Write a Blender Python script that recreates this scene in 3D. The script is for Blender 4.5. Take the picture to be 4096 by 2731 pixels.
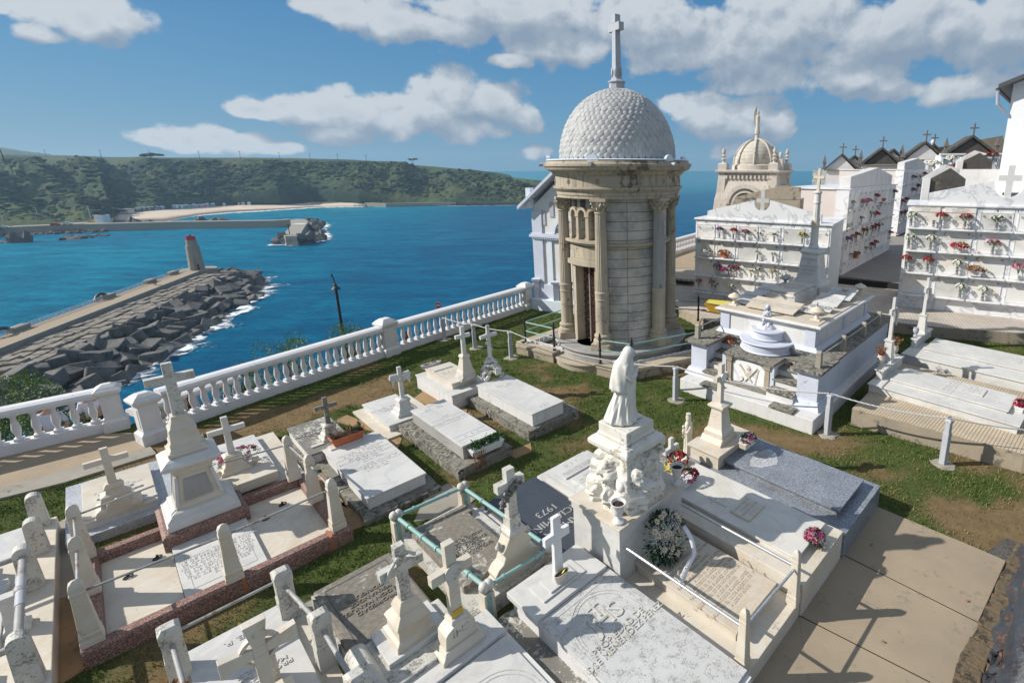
import bpy, bmesh, math, random
import numpy as np
from math import sin, cos, pi, radians as R, sqrt, atan2
from mathutils import Vector, Matrix, Euler, noise as mn
random.seed(7)
for o in list(bpy.data.objects): bpy.data.objects.remove(o, do_unlink=True)
S = bpy.context.scene
COL = S.collection
H = 5.0                       # eye height above the lawn, metres
F, CX, CY, T = 500.94, 647.91, 295.28, R(14.02)
SEA = -36.0
cd = bpy.data.cameras.new('camera'); cam = bpy.data.objects.new('camera', cd); COL.objects.link(cam)
cd.sensor_width = 36; cd.lens = F/1024*36; cd.shift_x = (512-CX)/1024; cd.shift_y = (CY-341)/1024
cd.clip_end = 60000; cd.clip_start = .05
cam.location = (0, 0, H); cam.rotation_euler = (R(90)-T, 0, 0); S.camera = cam
SUN_AZ, SUN_EL = R(3), R(34)          # light travels towards +x, a little away from the viewer
sd = bpy.data.lights.new('sun', 'SUN'); sd.energy = 4.5; sd.angle = R(.5); sd.color = (1, .95, .87)
sun = bpy.data.objects.new('sun', sd); COL.objects.link(sun)
sv = Vector((cos(SUN_EL)*cos(SUN_AZ), cos(SUN_EL)*sin(SUN_AZ), -sin(SUN_EL)))
sun.rotation_euler = sv.to_track_quat('-Z', 'Y').to_euler(); sun.location = (-20, -4, 40)
S.view_settings.view_transform = 'Standard'; S.view_settings.look = 'None'
S.view_settings.exposure = 0.42; S.view_settings.gamma = 1
S.render.resolution_x = 1024; S.render.resolution_y = 682
class NT:
 def __init__(s, tree): s.t = tree; s.n = tree.nodes; s.l = tree.links
 def _in(s, sock, v):
  if v is None: return
  if hasattr(v, 'is_output') or hasattr(v, 'links'): s.l.new(v, sock)
  else:
   if hasattr(sock.default_value, '__len__') and len(sock.default_value) == 4 and len(v) == 3: v = (*v, 1)
   sock.default_value = v
 def add(s, typ, ins={}, **kw):
  nd = s.n.new(typ)
  for k, v in kw.items(): setattr(nd, k, v)
  for k, v in ins.items(): s._in(nd.inputs[k], v)
  return nd
 def m(s, op, a, b=None, c=None, clamp=False):
  nd = s.add('ShaderNodeMath', operation=op, use_clamp=clamp)
  s._in(nd.inputs[0], a); s._in(nd.inputs[1], b); s._in(nd.inputs[2], c)
  return nd.outputs[0]
 def noise(s, vec, scale, detail=4, rough=.55, dist=0, out=0):
  return s.add('ShaderNodeTexNoise', {'Vector': vec, 'Scale': scale, 'Detail': detail, 'Roughness': rough, 'Distortion': dist}).outputs[out]
 def ramp(s, f, stops, interp='LINEAR'):
  nd = s.add('ShaderNodeValToRGB', {0: f}); cr = nd.color_ramp; cr.interpolation = interp
  while len(cr.elements) < len(stops): cr.elements.new(.5)
  for e, (p, c) in zip(cr.elements, stops):
   e.position = p; e.color = (c, c, c, 1) if not hasattr(c, '__len__') else (*c, 1)
  return nd.outputs[0]
 def mix(s, f, a, b, mode='MIX'):
  nd = s.add('ShaderNodeMix', data_type='RGBA', blend_type=mode)
  s._in(nd.inputs[0], f); s._in(nd.inputs[6], a); s._in(nd.inputs[7], b)
  return nd.outputs[2]
 def smooth(s, x, a, b):
  nd = s.add('ShaderNodeMapRange', {0: x, 1: a, 2: b, 3: 0, 4: 1}, interpolation_type='SMOOTHSTEP')
  return nd.outputs[0]
def ray(px, py):
 x = (px-CX)/F; y = (py-CY)/F
 return Vector((x, cos(T)-y*sin(T), -(sin(T)+y*cos(T))))
def D(x, y): return (x*4096/2352/4, y*4096/2352/4)
w = bpy.data.worlds.new('World'); S.world = w; w.use_nodes = True
w.cycles.sampling_method = 'MANUAL'; w.cycles.sample_map_resolution = 256
n = NT(w.node_tree); n.n.clear()
sky = n.add('ShaderNodeTexSky', sky_type='NISHITA', sun_disc=False, sun_elevation=SUN_EL, sun_rotation=R(267), altitude=30, air_density=1.1, dust_density=.6, ozone_density=2.2)
skyc = n.add('ShaderNodeHueSaturation', {'Hue': .492, 'Saturation': 1.12, 'Value': .9, 'Color': sky.outputs[0]}).outputs[0]
tc = n.add('ShaderNodeTexCoord').outputs['Generated']
sx = n.add('ShaderNodeSeparateXYZ', {0: tc})
az = n.m('ARCTAN2', sx.outputs[0], sx.outputs[1]); el = n.m('ARCSINE', sx.outputs[2])
g = bpy.data.node_groups.new('cloud_field', 'ShaderNodeTree')
g.interface.new_socket('az', in_out='INPUT', socket_type='NodeSocketFloat'); g.interface.new_socket('el', in_out='INPUT', socket_type='NodeSocketFloat')
g.interface.new_socket('v', in_out='OUTPUT', socket_type='NodeSocketFloat')
gn = NT(g); gi = g.nodes.new('NodeGroupInput'); go = g.nodes.new('NodeGroupOutput'); ga, ge = gi.outputs[0], gi.outputs[1]
CL = [(205,35,135,70),(290,50,60,32),(105,75,50,22),(0,8,45,25),(790,18,90,40),(900,45,130,60),(1030,70,130,50),(1180,25,260,75),(1250,95,150,60),(1330,110,90,45),(1165,145,50,20),
      (1480,60,200,90),(1560,130,170,50),(1700,110,180,80),(1800,75,260,120),(1760,175,170,50),(1960,160,150,72),(2080,60,330,95),(2040,205,80,36),(2300,80,200,130),(2210,195,130,48),
      (575,245,75,26),(660,240,80,34),(745,262,95,55),(825,262,110,70),(900,285,110,48),(985,250,90,70),(1060,228,95,72),(1140,240,95,62),(1195,275,60,46),(1090,300,110,34),(780,312,100,28),
      (350,325,60,22),(430,318,80,30),(490,312,70,34),(560,330,90,28),(650,340,75,22),(1570,250,60,34),(1640,262,95,50),(1730,262,80,48),(1790,285,55,36),(1700,300,90,30),(1690,352,60,20),(1225,355,40,18)]
acc = None; gv = gn.add('ShaderNodeCombineXYZ', {0: ga, 1: ge, 2: 0}).outputs[0]
for (x, y, a, b) in CL:
 c = ray(*D(x, y)); r1 = ray(*D(x+a, y)); r2 = ray(*D(x, y-b))
 A = atan2(c.x, c.y); E = math.asin(c.normalized().z)
 ra = abs(atan2(r1.x, r1.y)-A); re = abs(math.asin(r2.normalized().z)-E)
 q_ = gn.add('ShaderNodeVectorMath', {0: gv, 1: (1/ra, 1/re, 0), 2: (-A/ra, -E/re, 0)}, operation='MULTIPLY_ADD').outputs[0]
 v = gn.add('ShaderNodeVectorMath', {0: q_, 1: q_}, operation='DOT_PRODUCT').outputs['Value']
 acc = v if acc is None else gn.m('MINIMUM', acc, v)
acc = gn.m('SUBTRACT', 1, gn.m('POWER', acc, .5))
g.links.new(acc, go.inputs[0])
pos = n.add('ShaderNodeCombineXYZ', {0: az, 1: n.m('MULTIPLY', el, 1.25), 2: .37}).outputs[0]
warp = n.add('ShaderNodeSeparateColor', {0: n.noise(pos, 9, 2, .55, out=1)})
wa = n.m('ADD', az, n.m('MULTIPLY', n.m('SUBTRACT', warp.outputs[0], .5), .07)); we_ = n.m('ADD', el, n.m('MULTIPLY', n.m('SUBTRACT', warp.outputs[1], .5), .04))
def field(a, e):
 nd = n.add('ShaderNodeGroup', node_tree=g); n._in(nd.inputs[0], a); n._in(nd.inputs[1], e); return nd.outputs[0]
def puff(dx, dy):
 q_ = n.add('ShaderNodeVectorMath', {0: pos, 1: (dx, dy, 0)}, operation='ADD').outputs[0]
 vo = n.add('ShaderNodeTexVoronoi', {'Vector': q_, 'Scale': 15, 'Detail': 1, 'Roughness': .5}, feature='F1', voronoi_dimensions='2D').outputs['Distance']
 return n.m('ADD', n.m('MULTIPLY', n.m('SUBTRACT', n.add('ShaderNodeTexNoise', {'Vector': q_, 'Scale': 18, 'Detail': 5, 'Roughness': .6}, noise_dimensions='2D').outputs[0], .5), 1.0), n.m('MULTIPLY', n.m('SUBTRACT', .5, vo), .45))
p0_, p1_ = puff(0, 0), puff(-.012, .02); e0_, e1_ = field(wa, we_), field(n.m('ADD', wa, -.02), n.m('ADD', we_, .04))
f0 = n.m('ADD', e0_, p0_)
dens = n.smooth(f0, -.12, .22)
lit = n.m('ADD', .52, n.m('ADD', n.m('MULTIPLY', n.m('SUBTRACT', p0_, p1_), .9), n.m('MULTIPLY', n.m('SUBTRACT', e0_, e1_), .75)), clamp=True)
lit = n.m('SUBTRACT', lit, n.m('MULTIPLY', n.smooth(f0, .35, 1.2), .18), clamp=True)
cc = n.ramp(lit, [(.15, (2.5, 3.2, 4.1)), (.5, (3.4, 4.0, 4.7)), (.95, (5.7, 6.1, 6.5))])
grad = n.ramp(n.m('MULTIPLY', el, 1.6), [(0, (1.35, 3.1, 4.7)), (.18, (.95, 2.7, 4.7)), (.6, (.36, 1.75, 4.1))])
skyc = n.mix(.85, skyc, grad)
mixc = n.mix(n.m('MULTIPLY', dens, .93), skyc, cc)
oc = n.m('MAXIMUM', n.smooth(el, .50, .80), n.smooth(n.m('ABSOLUTE', az), 1.35, 1.9)); oc = n.m('MULTIPLY', oc, n.smooth(el, -.02, .1))  # unseen bright cloud overhead and behind the camera, added to whiten the fill light
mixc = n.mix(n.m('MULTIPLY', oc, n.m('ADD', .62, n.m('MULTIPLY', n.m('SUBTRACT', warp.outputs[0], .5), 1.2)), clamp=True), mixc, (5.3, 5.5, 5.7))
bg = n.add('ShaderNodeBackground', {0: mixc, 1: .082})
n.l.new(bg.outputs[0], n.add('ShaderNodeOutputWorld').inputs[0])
CR = {'1':(0,500,2.13818),'2':(1000,500,2.13818),'3':(0,1200,2.13818),'4':(1000,1200,2.13818),'5':(0,1900,1.88727),'6':(1000,1900,1.88727),
 'd1':(2050,50,2.0906),'d2':(2050,700,1.96),'d3':(2700,400,1.8825),'d4':(3300,250,1.568),'d5':(2600,1100,2.24),'d6':(3300,1100,1.882),'d7':(2000,1300,1.96),'d8':(2000,1900,1.887),'d9':(2900,1800,1.684),'D':(0,0,2352/4096),'e':(2050,1150,3.36),'f':(2680,1050,3.36),'g':(2740,560,2.24),'h':(3300,450,2.6131)}
def px(c, x, y):
 a, b, s = CR[c]; return (a+x/s)/4, (b+y/s)/4
def W(c, x, y, z=0):
 """place on the level z seen at that point of the photograph"""
 r = ray(*px(c, x, y)); return Vector((0, 0, H)) + r*((z-H)/r.z)
def Wd(c, x, y, d):
 """place at depth (world y) d"""
 r = ray(*px(c, x, y)); return Vector((0, 0, H)) + r*(d/r.y)
def rot(p, ang):
 """world -> coordinates in a frame turned by ang"""
 c, s = cos(-ang), sin(-ang); return Vector((p.x*c-p.y*s, p.x*s+p.y*c, p.z))
GA = R(48.3)          # the graves' common direction
def slab(z, L=None, T=None, B=None, R_=None, ang=GA, w=1, l=1):
 """rectangle (x0,x1,y0,y1) in the grave frame from its seen corners at height z: left, top, bottom, right"""
 q = {k: rot(W(*v, z), ang) for k, v in dict(L=L, T=T, B=B, R=R_).items() if v}
 av = lambda ks, i: (sum(q[k][i] for k in ks if k in q)/max(1, sum(k in q for k in ks))) if any(k in q for k in ks) else None
 x0, x1, y0, y1 = av('LB', 0), av('TR', 0), av('BR', 1), av('LT', 1)
 if x0 is None: x0 = x1-w
 if x1 is None: x1 = x0+w
 if y0 is None: y0 = y1-l
 if y1 is None: y1 = y0+l
 return x0, x1, y0, y1
def tag(o, label=None, cat=None, group=None, kind=None):
 if label: o['label'] = label
 if cat: o['category'] = cat
 if group: o['group'] = group
 if kind: o['kind'] = kind
 return o
class Th:
 """a thing: an Empty at its base; parts are given in frame coordinates and stored relative to it"""
 def __init__(s, name, label, cat, at=(0, 0, 0), ang=0, group=None):
  s.at = Vector(at); s.ang = ang
  s.o = bpy.data.objects.new(name, None); COL.objects.link(s.o); s.o.empty_display_size = .2
  c, n_ = cos(ang), sin(ang)
  s.o.location = (at[0]*c-at[1]*n_, at[0]*n_+at[1]*c, at[2]); s.o.rotation_euler = (0, 0, ang)
  tag(s.o, label, cat, group)
 def part(s, name, mb, mat, parent=None, smooth=False, bevel=0, label=None):
  o = mb.obj(name, mat, s.at, smooth, bevel); o.parent = parent or s.o
  if label: o['label'] = label
  return o
def at_world(v, ang=0): return rot(Vector(v), ang)
def copy_tree(src, loc=None, rz=None, scale=None, label=None, group=None, parent=None):
 c = src.copy(); COL.objects.link(c)
 if parent: c.parent = parent
 for ch in src.children: copy_tree(ch, parent=c)
 if loc is not None: c.location = loc
 if rz is not None: c.rotation_euler[2] = rz
 if scale is not None: c.scale = (scale,)*3 if not hasattr(scale, '__len__') else scale
 if label: c['label'] = label
 if group: c['group'] = group
 return c
class MB:
 def __init__(s): s.v = []; s.f = []
 def add(s, vs, fs, M=None):
  k = len(s.v)
  s.v += [tuple(M @ Vector(v)) if M else tuple(v) for v in vs]; s.f += [tuple(i+k for i in f) for f in fs]; return s
 def box(s, x0, x1, y0, y1, z0, z1, M=None): return s.fr(x0, x1, y0, y1, z0, x0, x1, y0, y1, z1, M)
 def fr(s, a0, a1, b0, b1, z0, c0, c1, d0, d1, z1, M=None):
  vs = [(a0,b0,z0),(a1,b0,z0),(a1,b1,z0),(a0,b1,z0),(c0,d0,z1),(c1,d0,z1),(c1,d1,z1),(c0,d1,z1)]
  return s.add(vs, [(3,2,1,0),(4,5,6,7),(0,1,5,4),(1,2,6,5),(2,3,7,6),(3,0,4,7)], M)
 def tier(s, cx, cy, prof, asp=1.0, M=None):
  """square tiers: prof = [(half width, z), ...] as one closed solid; asp = half depth / half width"""
  vs = []; fs = []
  for hw, z in prof:
   hd = hw*asp; vs += [(cx-hw,cy-hd,z),(cx+hw,cy-hd,z),(cx+hw,cy+hd,z),(cx-hw,cy+hd,z)]
  for i in range(len(prof)-1):
   for k in range(4): a = i*4+k; b = i*4+(k+1) % 4; fs.append((a, b, b+4, a+4))
  fs += [(3,2,1,0), tuple(len(vs)-4+i for i in range(4))]
  return s.add(vs, fs, M)
 def lathe(s, prof, n=16, c=(0, 0, 0), M=None, a0=0, flute=0):
  vs = []; fs = []
  for r, z in prof:
   for k in range(n):
    a = a0+2*pi*k/n; q = r*(1-flute*(k % 2)) ; vs.append((c[0]+q*cos(a), c[1]+q*sin(a), c[2]+z))
  for i in range(len(prof)-1):
   for k in range(n): a = i*n+k; b = i*n+(k+1) % n; fs.append((a, b, b+n, a+n))
  fs += [tuple(range(n-1, -1, -1)), tuple(len(vs)-n+k for k in range(n))]
  return s.add(vs, fs, M)
 def tube(s, pts, r, n=8, taper=None):
  pts = [Vector(p) for p in pts]; k0 = len(s.v); up = Vector((0, 0, 1))
  for i, p in enumerate(pts):
   d = (pts[min(i+1, len(pts)-1)]-pts[max(i-1, 0)]).normalized()
   a = d.cross(up) if abs(d.z) < .95 else d.cross(Vector((1, 0, 0))); a.normalize(); b = d.cross(a)
   rr = r if not hasattr(r, '__len__') else r[i]
   for k in range(n): t = 2*pi*k/n; s.v.append(tuple(p+a*rr*cos(t)+b*rr*sin(t)))
  for i in range(len(pts)-1):
   for k in range(n): a = k0+i*n+k; b = k0+i*n+(k+1) % n; s.f.append((a, b, b+n, a+n))
  s.f += [tuple(k0+n-1-k for k in range(n)), tuple(k0+(len(pts)-1)*n+k for k in range(n))]
  return s
 def prism(s, poly, z0, z1, M=None):
  n_ = len(poly); ar = sum(poly[i][0]*poly[(i+1) % n_][1]-poly[(i+1) % n_][0]*poly[i][1] for i in range(n_))
  if ar < 0: poly = poly[::-1]
  vs = [(x, y, z0) for x, y in poly]+[(x, y, z1) for x, y in poly]
  fs = [tuple(range(n_-1, -1, -1)), tuple(range(n_, 2*n_))]+[(i, (i+1) % n_, n_+(i+1) % n_, n_+i) for i in range(n_)]
  return s.add(vs, fs, M)
 def blob(s, c, r, seed=0, amp=.25, sub=2, freq=1.5, M=None):
  bm = bmesh.new(); bmesh.ops.create_icosphere(bm, subdivisions=sub, radius=1)
  rr = r if hasattr(r, '__len__') else (r, r, r); vs = []
  for v in bm.verts:
   k = 1+amp*mn.noise(v.co*freq+Vector((seed*3.7, seed*1.3, seed)))*1.6
   vs.append((c[0]+v.co.x*rr[0]*k, c[1]+v.co.y*rr[1]*k, c[2]+v.co.z*rr[2]*k))
  fs = [tuple(x.index for x in f.verts) for f in bm.faces]; bm.free()
  return s.add(vs, fs, M)
 def leaf(s, p, d, up, ln, wd, fold=.0):
  """a pointed leaf / petal of two triangles"""
  d = d.normalized(); sd_ = d.cross(up)
  if sd_.length < 1e-4: sd_ = d.cross(Vector((1, 0, .3)))
  sd_.normalize(); m = p+d*ln*.5
  return s.add([p, m+sd_*wd*.5, p+d*ln, m-sd_*wd*.5], [(0, 1, 2, 3)])
 def mesh(s, name, at=None):
  me = bpy.data.meshes.new(name); vs = s.v
  if at is not None and at.length > 0: vs = [(x-at.x, y-at.y, z-at.z) for x, y, z in vs]
  me.from_pydata(vs, [], s.f); me.update(); return me
 def obj(s, name, mat, at=None, smooth=False, bevel=0):
  me = s.mesh(name, at); o = bpy.data.objects.new(name, me); COL.objects.link(o)
  if mat:
   for m_ in (mat if isinstance(mat, list) else [mat]): me.materials.append(m_)
  if smooth:
   me.polygons.foreach_set('use_smooth', [True]*len(me.polygons))
   me.set_sharp_from_angle(angle=smooth if isinstance(smooth, float) else R(38))
  if bevel:
   b = o.modifiers.new('bevel', 'BEVEL'); b.width = bevel; b.segments = 2; b.limit_method = 'ANGLE'; b.angle_limit = R(35); b.harden_normals = False
  return o
def setting(name, mb, mat, smooth=False, kind='structure', label=None, cat=None):
 o = mb.obj(name, mat, None, smooth); o['kind'] = kind
 tag(o, label, cat); return o
RX = lambda a: Matrix.Rotation(a, 4, 'X')
RY = lambda a: Matrix.Rotation(a, 4, 'Y')
RZ = lambda a: Matrix.Rotation(a, 4, 'Z')
TR = lambda *p: Matrix.Translation(Vector(p))
FONTC = {}
def text_mb(txt, size, M, depth=.003, spacing=1.0, line=1.0, align='CENTER'):
 """letters as a mesh: text lies in the local xy plane, raised by depth"""
 cu = bpy.data.curves.new('t', 'FONT'); cu.body = txt; cu.size = size; cu.extrude = depth/2; cu.align_x = align; cu.align_y = 'CENTER'
 cu.space_line = line; cu.space_character = spacing; cu.resolution_u = 2
 o = bpy.data.objects.new('t', cu); me = o.to_mesh()
 mb = MB(); mb.add([v.co for v in me.vertices], [tuple(p.vertices) for p in me.polygons], M @ TR(0, 0, depth/2))
 o.to_mesh_clear(); bpy.data.objects.remove(o); bpy.data.curves.remove(cu); return mb
def merge(*ms):
 r = MB()
 for m_ in ms: r.add(m_.v, m_.f)
 return r
def pr(name, rough=.6, spec=.4, metal=0):
 m_ = bpy.data.materials.new(name); m_.use_nodes = True; nt = NT(m_.node_tree)
 b = nt.n['Principled BSDF']; b.inputs['Roughness'].default_value = rough; b.inputs['Specular IOR Level'].default_value = spec; b.inputs['Metallic'].default_value = metal
 p = nt.add('ShaderNodeNewGeometry').outputs['Position']
 return m_, nt, b, p
def bump(nt, b, h, dist, strength=1):
 nd = nt.add('ShaderNodeBump', {'Height': h, 'Distance': dist, 'Strength': strength}); nt.l.new(nd.outputs[0], b.inputs['Normal'])
def stone(name, col, col2, scale=2, rough=.55, lichen=0, lcol=(.05, .047, .04), lscale=9, bmp=.002, bscale=60, vein=None, top_only=False, streak=0, spec=.35, lcol2=None):
 """weathered stone: two-tone body, optional veins, lichen patches (patches with their own shape) and rain streaks"""
 m_, nt, b, p = pr(name, rough, spec)
 c = nt.mix(nt.ramp(nt.noise(p, scale, 5, .6), [(.3, 0), (.7, 1)]), col, col2)
 if vein:
  wv = nt.noise(p, vein[1], 4, .6, 1.2); v = nt.ramp(nt.m('ABSOLUTE', nt.m('SUBTRACT', wv, .5)), [(0, 1), (vein[2], 0)])
  c = nt.mix(nt.m('MULTIPLY', v, vein[3]), c, vein[0])
 fine = nt.noise(p, bscale, 5, .7)
 if streak:
  sc = nt.add('ShaderNodeMapping', {0: p, 'Scale': (9, 9, .9)}).outputs[0]
  c = nt.mix(nt.m('MULTIPLY', nt.ramp(nt.noise(sc, 1.3, 5, .6), [(.52, 0), (.75, 1)]), streak), c, lcol)
 h = fine
 if lichen:
  a = nt.noise(p, lscale, 8, .72); bb = nt.noise(p, lscale*.18, 3, .5)
  k = nt.m('ADD', nt.m('MULTIPLY', a, .65), nt.m('MULTIPLY', bb, .35))
  t = .62-.22*lichen
  mask = nt.ramp(k, [(t, 0), (t+.05, 1)])
  lc = lcol if lcol2 is None else nt.mix(nt.ramp(nt.noise(p, lscale*1.7, 3), [(.45, 0), (.6, 1)]), lcol, lcol2)
  c = nt.mix(nt.m('MULTIPLY', mask, .85), c, lc); h = nt.m('ADD', fine, nt.m('MULTIPLY', mask, -.5))
 nt._in(b.inputs['Base Color'], c)
 nt._in(b.inputs['Roughness'], nt.ramp(fine, [(.3, rough-.08), (.7, rough+.1)]))
 if bmp: bump(nt, b, h, bmp)
 return m_
def speckle(name, cols, scale=260, rough=.3, spec=.5, bmp=0):
 m_, nt, b, p = pr(name, rough, spec)
 v = nt.add('ShaderNodeTexVoronoi', {'Vector': p, 'Scale': scale}); s_ = nt.add('ShaderNodeSeparateColor', {0: v.outputs['Color']})
 c = nt.ramp(s_.outputs[0], [(i/(len(cols)-1), c_) for i, c_ in enumerate(cols)])
 big = nt.ramp(nt.noise(p, 3, 3), [(.3, .85), (.7, 1.1)])
 c = nt.mix(1, c, big, 'MULTIPLY'); nt._in(b.inputs['Base Color'], c)
 if bmp: bump(nt, b, s_.outputs[0], bmp)
 return m_
def plain(name, col, rough=.6, spec=.4, metal=0, var=.12, vscale=12, bmp=0, bscale=80):
 m_, nt, b, p = pr(name, rough, spec, metal)
 k = nt.ramp(nt.noise(p, vscale, 4, .6), [(.25, 1-var), (.75, 1+var)])
 nt._in(b.inputs['Base Color'], nt.mix(1, col, k, 'MULTIPLY'))
 if bmp: bump(nt, b, nt.noise(p, bscale, 4, .6), bmp)
 return m_
X = {}
X['marble'] = stone('marble', (0.609,0.6,0.574), (0.505,0.496,0.47), 1.6, .42, vein=((.40,.40,.42), 1.1, .05, .4), bmp=.0008, bscale=90, lichen=.08, lcol=(.34,.33,.31), lscale=50, streak=.15)
X['marble_warm'] = stone('marble_warm', (0.609,0.566,0.487), (0.505,0.452,0.374), 2.2, .5, vein=((.50,.36,.20), .9, .04, .3), bmp=.0008, lichen=.12, lcol=(.28,.26,.22), lscale=30)
X['marble_aged'] = stone('marble_aged', (0.574,0.557,0.505), (0.452,0.435,0.392), 3, .6, lichen=.42, lcol=(.20,.19,.165), lscale=38, bmp=.002, bscale=70, streak=.4)
X['marble_lichen'] = stone('marble_lichen', (0.539,0.522,0.47), (0.435,0.418,0.374), 3, .7, lichen=.85, lcol=(.12,.11,.095), lscale=16, bmp=.003, bscale=60)
X['slab_black'] = stone('slab_lichen', (0.505,0.487,0.435), (0.365,0.348,0.313), 3, .75, lichen=.98, lcol=(.12,.105,.088), lscale=11, bmp=.004, bscale=50, lcol2=(.18,.15,.11))
X['niche_marble'] = stone('niche_marble', (.76,.76,.76), (.68,.68,.69), 1.2, .4, vein=((.40,.42,.46), .9, .035, .75), bmp=.0004)
X['niche_slab'] = stone('niche_slab', (.76,.75,.73), (.68,.66,.63), .9, .4, vein=((.62,.45,.28), .5, .05, .35), bmp=.0004)
X['plaster'] = stone('white_plaster', (0.644,0.635,0.626), (0.574,0.566,0.557), 2.5, .75, lichen=.08, lcol=(.30,.29,.27), lscale=14, bmp=.002, bscale=40)
X['plaster_worn'] = stone('worn_plaster', (0.644,0.635,0.626), (0.557,0.548,0.539), 2.2, .8, lichen=.16, lcol=(.30,.29,.27), lscale=14, bmp=.003, bscale=30, streak=.3)
X['rail_white'] = stone('lime_white', (0.661,0.652,0.661), (0.592,0.583,0.592), 3, .8, lichen=.10, lcol=(.30,.30,.30), lscale=18, bmp=.003, bscale=30)
X['paint_blue'] = stone('pale_blue_paint', (0.539,0.566,0.644), (0.47,0.496,0.574), 3, .7, lichen=.08, lcol=(.25,.25,.25), bmp=.001)
X['statue_white'] = stone('statue_white', (0.661,0.644,0.609), (0.592,0.566,0.513), 4, .7, lichen=.20, lcol=(.25,.21,.15), lscale=16, bmp=.003, bscale=40)
X['old_white'] = stone('flaking_white', (0.661,0.644,0.6), (0.574,0.539,0.47), 5, .75, lichen=.27, lcol=(.33,.26,.18), lscale=13, bmp=.006, bscale=28)
X['tan'] = stone('tan_stone', (.46,.385,.28), (.33,.295,.235), 1.6, .8, lichen=.2, lcol=(.13,.105,.075), lscale=7, bmp=.003, bscale=40, streak=.5)
X['greystone'] = stone('grey_stone', (.36,.35,.33), (.26,.26,.25), 1.4, .8, lichen=.15, lcol=(.15,.13,.11), lscale=5, bmp=.003, bscale=45, streak=.3)
X['ledge'] = stone('mossy_stone', (.25,.24,.20), (.15,.14,.12), 4, .9, lichen=.6, lcol=(.055,.052,.045), lscale=9, bmp=.012, bscale=22, lcol2=(.35,.33,.28))
X['concrete'] = stone('concrete', (.33,.30,.25), (.25,.23,.19), 2.2, .85, lichen=.1, lcol=(.12,.11,.09), lscale=16, bmp=.002, bscale=90)
X['concrete_wall'] = stone('damp_concrete', (.36,.30,.22), (.27,.23,.18), 3, .9, lichen=.4, lcol=(.10,.095,.08), lscale=6, bmp=.006, bscale=30)
X['granite_grey'] = speckle('grey_granite', [(.035,.04,.05),(.20,.22,.25),(.34,.36,.40),(.11,.12,.14)], 130, .3)
X['granite_light'] = speckle('light_granite', [(.18,.19,.21),(.42,.43,.46),(.55,.56,.58),(.3,.31,.33)], 130, .4)
X['granite_dark'] = speckle('dark_granite', [(.03,.034,.04),(.07,.08,.095),(.045,.05,.06)], 300, .25)
X['granite_pink'] = speckle('pink_granite', [(.09,.045,.035),(.20,.095,.07),(.37,.25,.21),(.17,.075,.055)], 105, .6, bmp=.003)
X['pink_joint'] = plain('pink_joint', (.36,.13,.07), .7)
X['terracotta'] = plain('terracotta', (.45,.14,.06), .8, var=.2)
X['iron'] = plain('dark_iron', (.045,.04,.038), .55, metal=.3, var=.3, bmp=.002, bscale=40)
X['rust'] = plain('rusty_iron', (.10,.045,.028), .8, var=.5, vscale=20, bmp=.002)
X['pipe'] = stone('galvanised_pipe', (.38,.38,.37), (.26,.25,.24), 8, .5, lichen=.25, lcol=(.22,.10,.05), lscale=14)
X['steel'] = plain('polished_rail', (.58,.58,.60), .3, metal=.7, var=.25, vscale=30)
X['teal'] = stone('verdigris_pipe', (.20,.36,.33), (.27,.42,.40), 6, .55, lichen=.12, lcol=(.10,.16,.13), lscale=20)
X['greypost'] = plain('grey_paint', (.38,.39,.42), .6, var=.08)
X['rope'] = plain('white_rope', (.66,.64,.62), .8)
X['letter'] = plain('engraved_grey', (.46,.45,.43), .7, var=.2)
X['letter_white'] = plain('raised_white', (.70,.69,.66), .6)
X['letter_dark'] = plain('letters_dark', (.10,.10,.10), .6)
X['soil'] = plain('soil', (.035,.022,.015), 1, var=.5, vscale=60, bmp=.01, bscale=60)
X['gravel'] = speckle('dark_gravel', [(.03,.027,.025),(.12,.11,.10),(.06,.05,.045)], 60, .9, bmp=.01)
X['wood'] = plain('weathered_wood', (.13,.055,.03), .8, var=.4, vscale=18)
X['slate'] = stone('slate', (.045,.043,.042), (.085,.078,.068), 4, .8, bmp=.01, bscale=14, lichen=.2, lcol=(.20,.16,.06))
X['tileroof'] = stone('lichened_roof', (.20,.17,.12), (.12,.105,.09), 6, .9, bmp=.02, bscale=12, lichen=.3, lcol=(.30,.22,.08))
X['orange_stone'] = stone('orange_lichen_stone', (.34,.25,.14), (.26,.21,.15), 6, .9, bmp=.004)
X['bluewall'] = plain('pale_house_paint', (.60,.66,.72), .8, var=.05)
X['gutter'] = plain('gutter', (.06,.06,.065), .5)
X['yellow'] = plain('yellow_paint', (.60,.36,.02), .45, var=.1)
X['red'] = plain('red_paint', (.45,.02,.03), .5)
X['white'] = plain('white_paint', (.68,.68,.69), .5, var=.05)
X['black'] = plain('black_rubber', (.02,.02,.02), .8)
X['green_metal'] = plain('green_paint', (.02,.12,.08), .5)
X['petal_red'] = plain('petal_red', (.45,.02,.05), .7, var=.35, vscale=60)
X['petal_pink'] = plain('petal_pink', (.62,.22,.33), .7, var=.3, vscale=60)
X['petal_magenta'] = plain('petal_magenta', (.42,.04,.20), .7, var=.3, vscale=60)
X['petal_white'] = plain('petal_white', (.75,.74,.66), .7, var=.1, vscale=60)
X['petal_purple'] = plain('petal_purple', (.25,.10,.30), .7, var=.3, vscale=60)
X['petal_yellow'] = plain('petal_yellow', (.60,.52,.10), .7, var=.2, vscale=60)
X['petal_cream'] = plain('petal_cream', (.62,.53,.38), .7, var=.2, vscale=60)
X['petal_dry'] = plain('petal_dry', (.26,.13,.06), .9, var=.4, vscale=60)
X['leafg'] = plain('leaf_green', (.045,.12,.03), .6, var=.45, vscale=40)
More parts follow.
